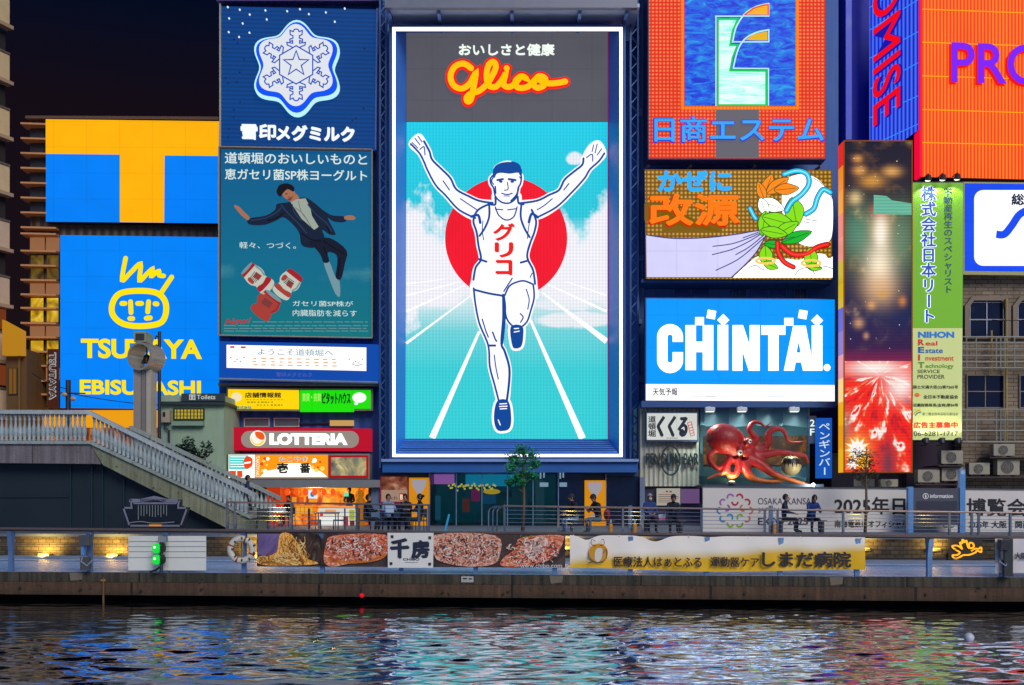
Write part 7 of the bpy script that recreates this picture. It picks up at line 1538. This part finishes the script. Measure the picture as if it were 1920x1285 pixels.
    mb.ball(hc + fw*.098 - up*.012, .014, .02, .022, 8, 6, 2)
    for sx in (-1, 1):
        mb.ball(hc + Vector((.082*sx, .005, 0)) - up*.008, .012, .022, .03, 8, 6, 2); mb.ball(hc + fw*.084 + Vector((.032*sx, 0, 0)) + up*.018, .013, .008, .007, 8, 5, 4)
    mb.ball(hc + fw*.085 - up*.055, .024, .008, .006, 8, 5, 5)
    if mask: mb.ball(hc + fw*.058 - up*.048, .056, .048, .045, 12, 8, 6)
    rot = Matrix.Rotation(R(yaw), 3, 'Z'); loc = Vector(loc)
    mb.v = [rot @ v + loc for v in mb.v]
    t = thing('person', label, 'person', loc)
    mb.build('body', [D(top, .75, .25, 6), D(leg, .75, .25, 6), skin or SKIN, D(shoe, .5), D('100c0c', .3), D('7c3c34', .5), D('c8d0d8', .6)], t, smooth=True)
    hb = MB(); ctr = hc + up*.012 - fw*.012
    def cap(r0, e0, e1, fwd, mi_):
        P = []; nu, nv = 18, 7
        for j in range(nv + 1):
            for k in range(nu):
                a = 2*math.pi*k/nu; front = max(0, -math.sin(a)); ee = e0 + (fwd - e0)*front**1.5; el_ = R(90 - (90 - ee)*j/nv); rr = r0*(1 + .03*math.sin(5*a))
                P.append(ctr + Vector((math.cos(a)*math.cos(el_)*.093*rr, 0, 0)) - fw*(math.sin(a)*math.cos(el_)*.113*rr) + up*(math.sin(el_)*.125*rr))
        hb.add(P, [(j*nu+k, j*nu+(k+1) % nu, (j+1)*nu+(k+1) % nu, (j+1)*nu+k) for j in range(nv) for k in range(nu)], mi_)
    cap(1.0, -38 if hair == 'short' else -75, 0, 38, 0)
    if bun: hb.ball(ctr - fw*.12 + up*.05, .05, nu=10, nv=8)
    hb.v = [rot @ v + loc for v in hb.v]; hb.build('hair', HAIR, t, smooth=True)
    if hat:
        hb = MB(); cap(1.09, 14, 0, 22, 0)
        if hat[1] == 'cap':
            P = [ctr + fw*(.1 + .075*v) + Vector((x*.085*(1-.25*v), 0, 0)) + up*(.052 - .018*v - .02*abs(x)) for v in (0, .5, 1) for x in (-1, -.5, 0, .5, 1)]; hb.add(P, [(j*5+k, j*5+k+1, (j+1)*5+k+1, (j+1)*5+k) for j in range(2) for k in range(4)])
        hb.v = [rot @ v + loc for v in hb.v]; hb.build('hat', D(hat[0], .7, .2, 8), t, smooth=True)
    return t
def at(px, d, dz=0.0): return (X(px, d), d, TERR + dz)
person('person in navy walking up the bridge stair, back turned', (X(461, 42), 42, 1.22), 100, 'walk', '1c2c58', '14182a', lean=.1)
person('person in black sitting at the left of the group table, facing right', at(686, 37.5), 82, 'sit', '0e141e', '101420', lean=.1, arms='table')
person('person in a pale blue shirt sitting behind the group table', at(728, 38.4), 25, 'sit', '7a94b8', '1c2430', arms='table')
person('person in black sitting at the group table with a hand on the chin', at(760, 38.3), -8, 'sit', '10121a', '14161e', arms=('chin', 'table'), head_tilt=.1, hair='long')
person('person in black with a hair bun at the right of the group table', at(787, 37.5), -70, 'sit', '12141c', '1a2238', arms='table', bun=True, hair='long')
person('person in a black cap and jeans on the bench, looking left', at(1079, 37.3), -65, 'sit', '10121e', '5c7894', hat=('1c2030', 'cap'), lean=.12, head_tilt=.3)
person('person in a dark jacket and cap with a red bag on the bench', at(1122, 37.3), -60, 'sit', '0e121c', '4c6478', hat=('10141c', 'cap'), lean=.16, head_tilt=.4, arms='phone')
person('person in a blue jacket, mask and pale cap on the middle bench', at(1218, 37.2), 6, 'sit', '1c3c78', '10142c', hat=('9098a4', 'beanie'), mask=True, lean=.05)
person('person in a dark green hoodie looking down on the middle bench', at(1262, 37.2), -5, 'sit', '102430', '12161e', hat=('101828', 'beanie'), lean=.18, head_tilt=.5, arms='phone')
person('person in a dark coat sitting sideways before the expo lettering', at(1470, 37.5), 70, 'sit', '162446', '10141e', lean=.06)
person('person in a blue coat hunched over a phone on the right bench', at(1521, 37.2), 5, 'sit', '1c3c7c', '12182c', lean=.24, head_tilt=.6, arms='phone', hair='long')
person('kiosk worker in a dark cap behind the white menu counter', (X(655, 49.9), 49.9, TERR), 0, 'stand', '2a1a1c', '141418', hat=('1a1416', 'cap'), arms='lap')
person('person in dark clothes sitting at the left kiosk entrance', (X(541, 47.2), 47.2, TERR), -30, 'sit', '1c0c0c', '140c10')
t = thing('shopping_bag', 'white and pink plastic bag between the two sitters on the middle bench', 'bag', at(1241, 37.25, .45)); c = Vector(t.location)
MB().hexa([c + Vector(v) for v in ((-.1, -.08, .003), (.1, -.08, .003), (.1, .08, .003), (-.1, .08, .003))], [c + Vector(v) for v in ((-.13, -.05, .2), (.13, -.06, .24), (.12, .05, .22), (-.13, .05, .2))]).build('plastic', D('b8bcd8', .5), t)
MB().hexa([c + Vector(v) for v in ((-.102, -.09, .02), (.102, -.09, .02), (.102, -.083, .02), (-.102, -.083, .02))], [c + Vector(v) for v in ((-.11, -.085, .1), (.11, -.085, .1), (.11, -.078, .1), (-.11, -.078, .1))]).build('pink_print', D('d06090', .5), t)
t = thing('red_backpack', 'red bag behind the capped sitter on the left bench', 'bag', at(1138, 37.5, .45)); c = Vector(t.location); MB().ball(c + Vector((0, 0, .2)), .12, .1, .2, 12, 8).build('fabric', D('8c1c28', .6), t, smooth=True); MB().tube([c + Vector((0, -.08, .32)), c + Vector((0, -.13, .2)), c + Vector((0, -.09, .06))], .015, 5).build('strap', D('401018'), t)
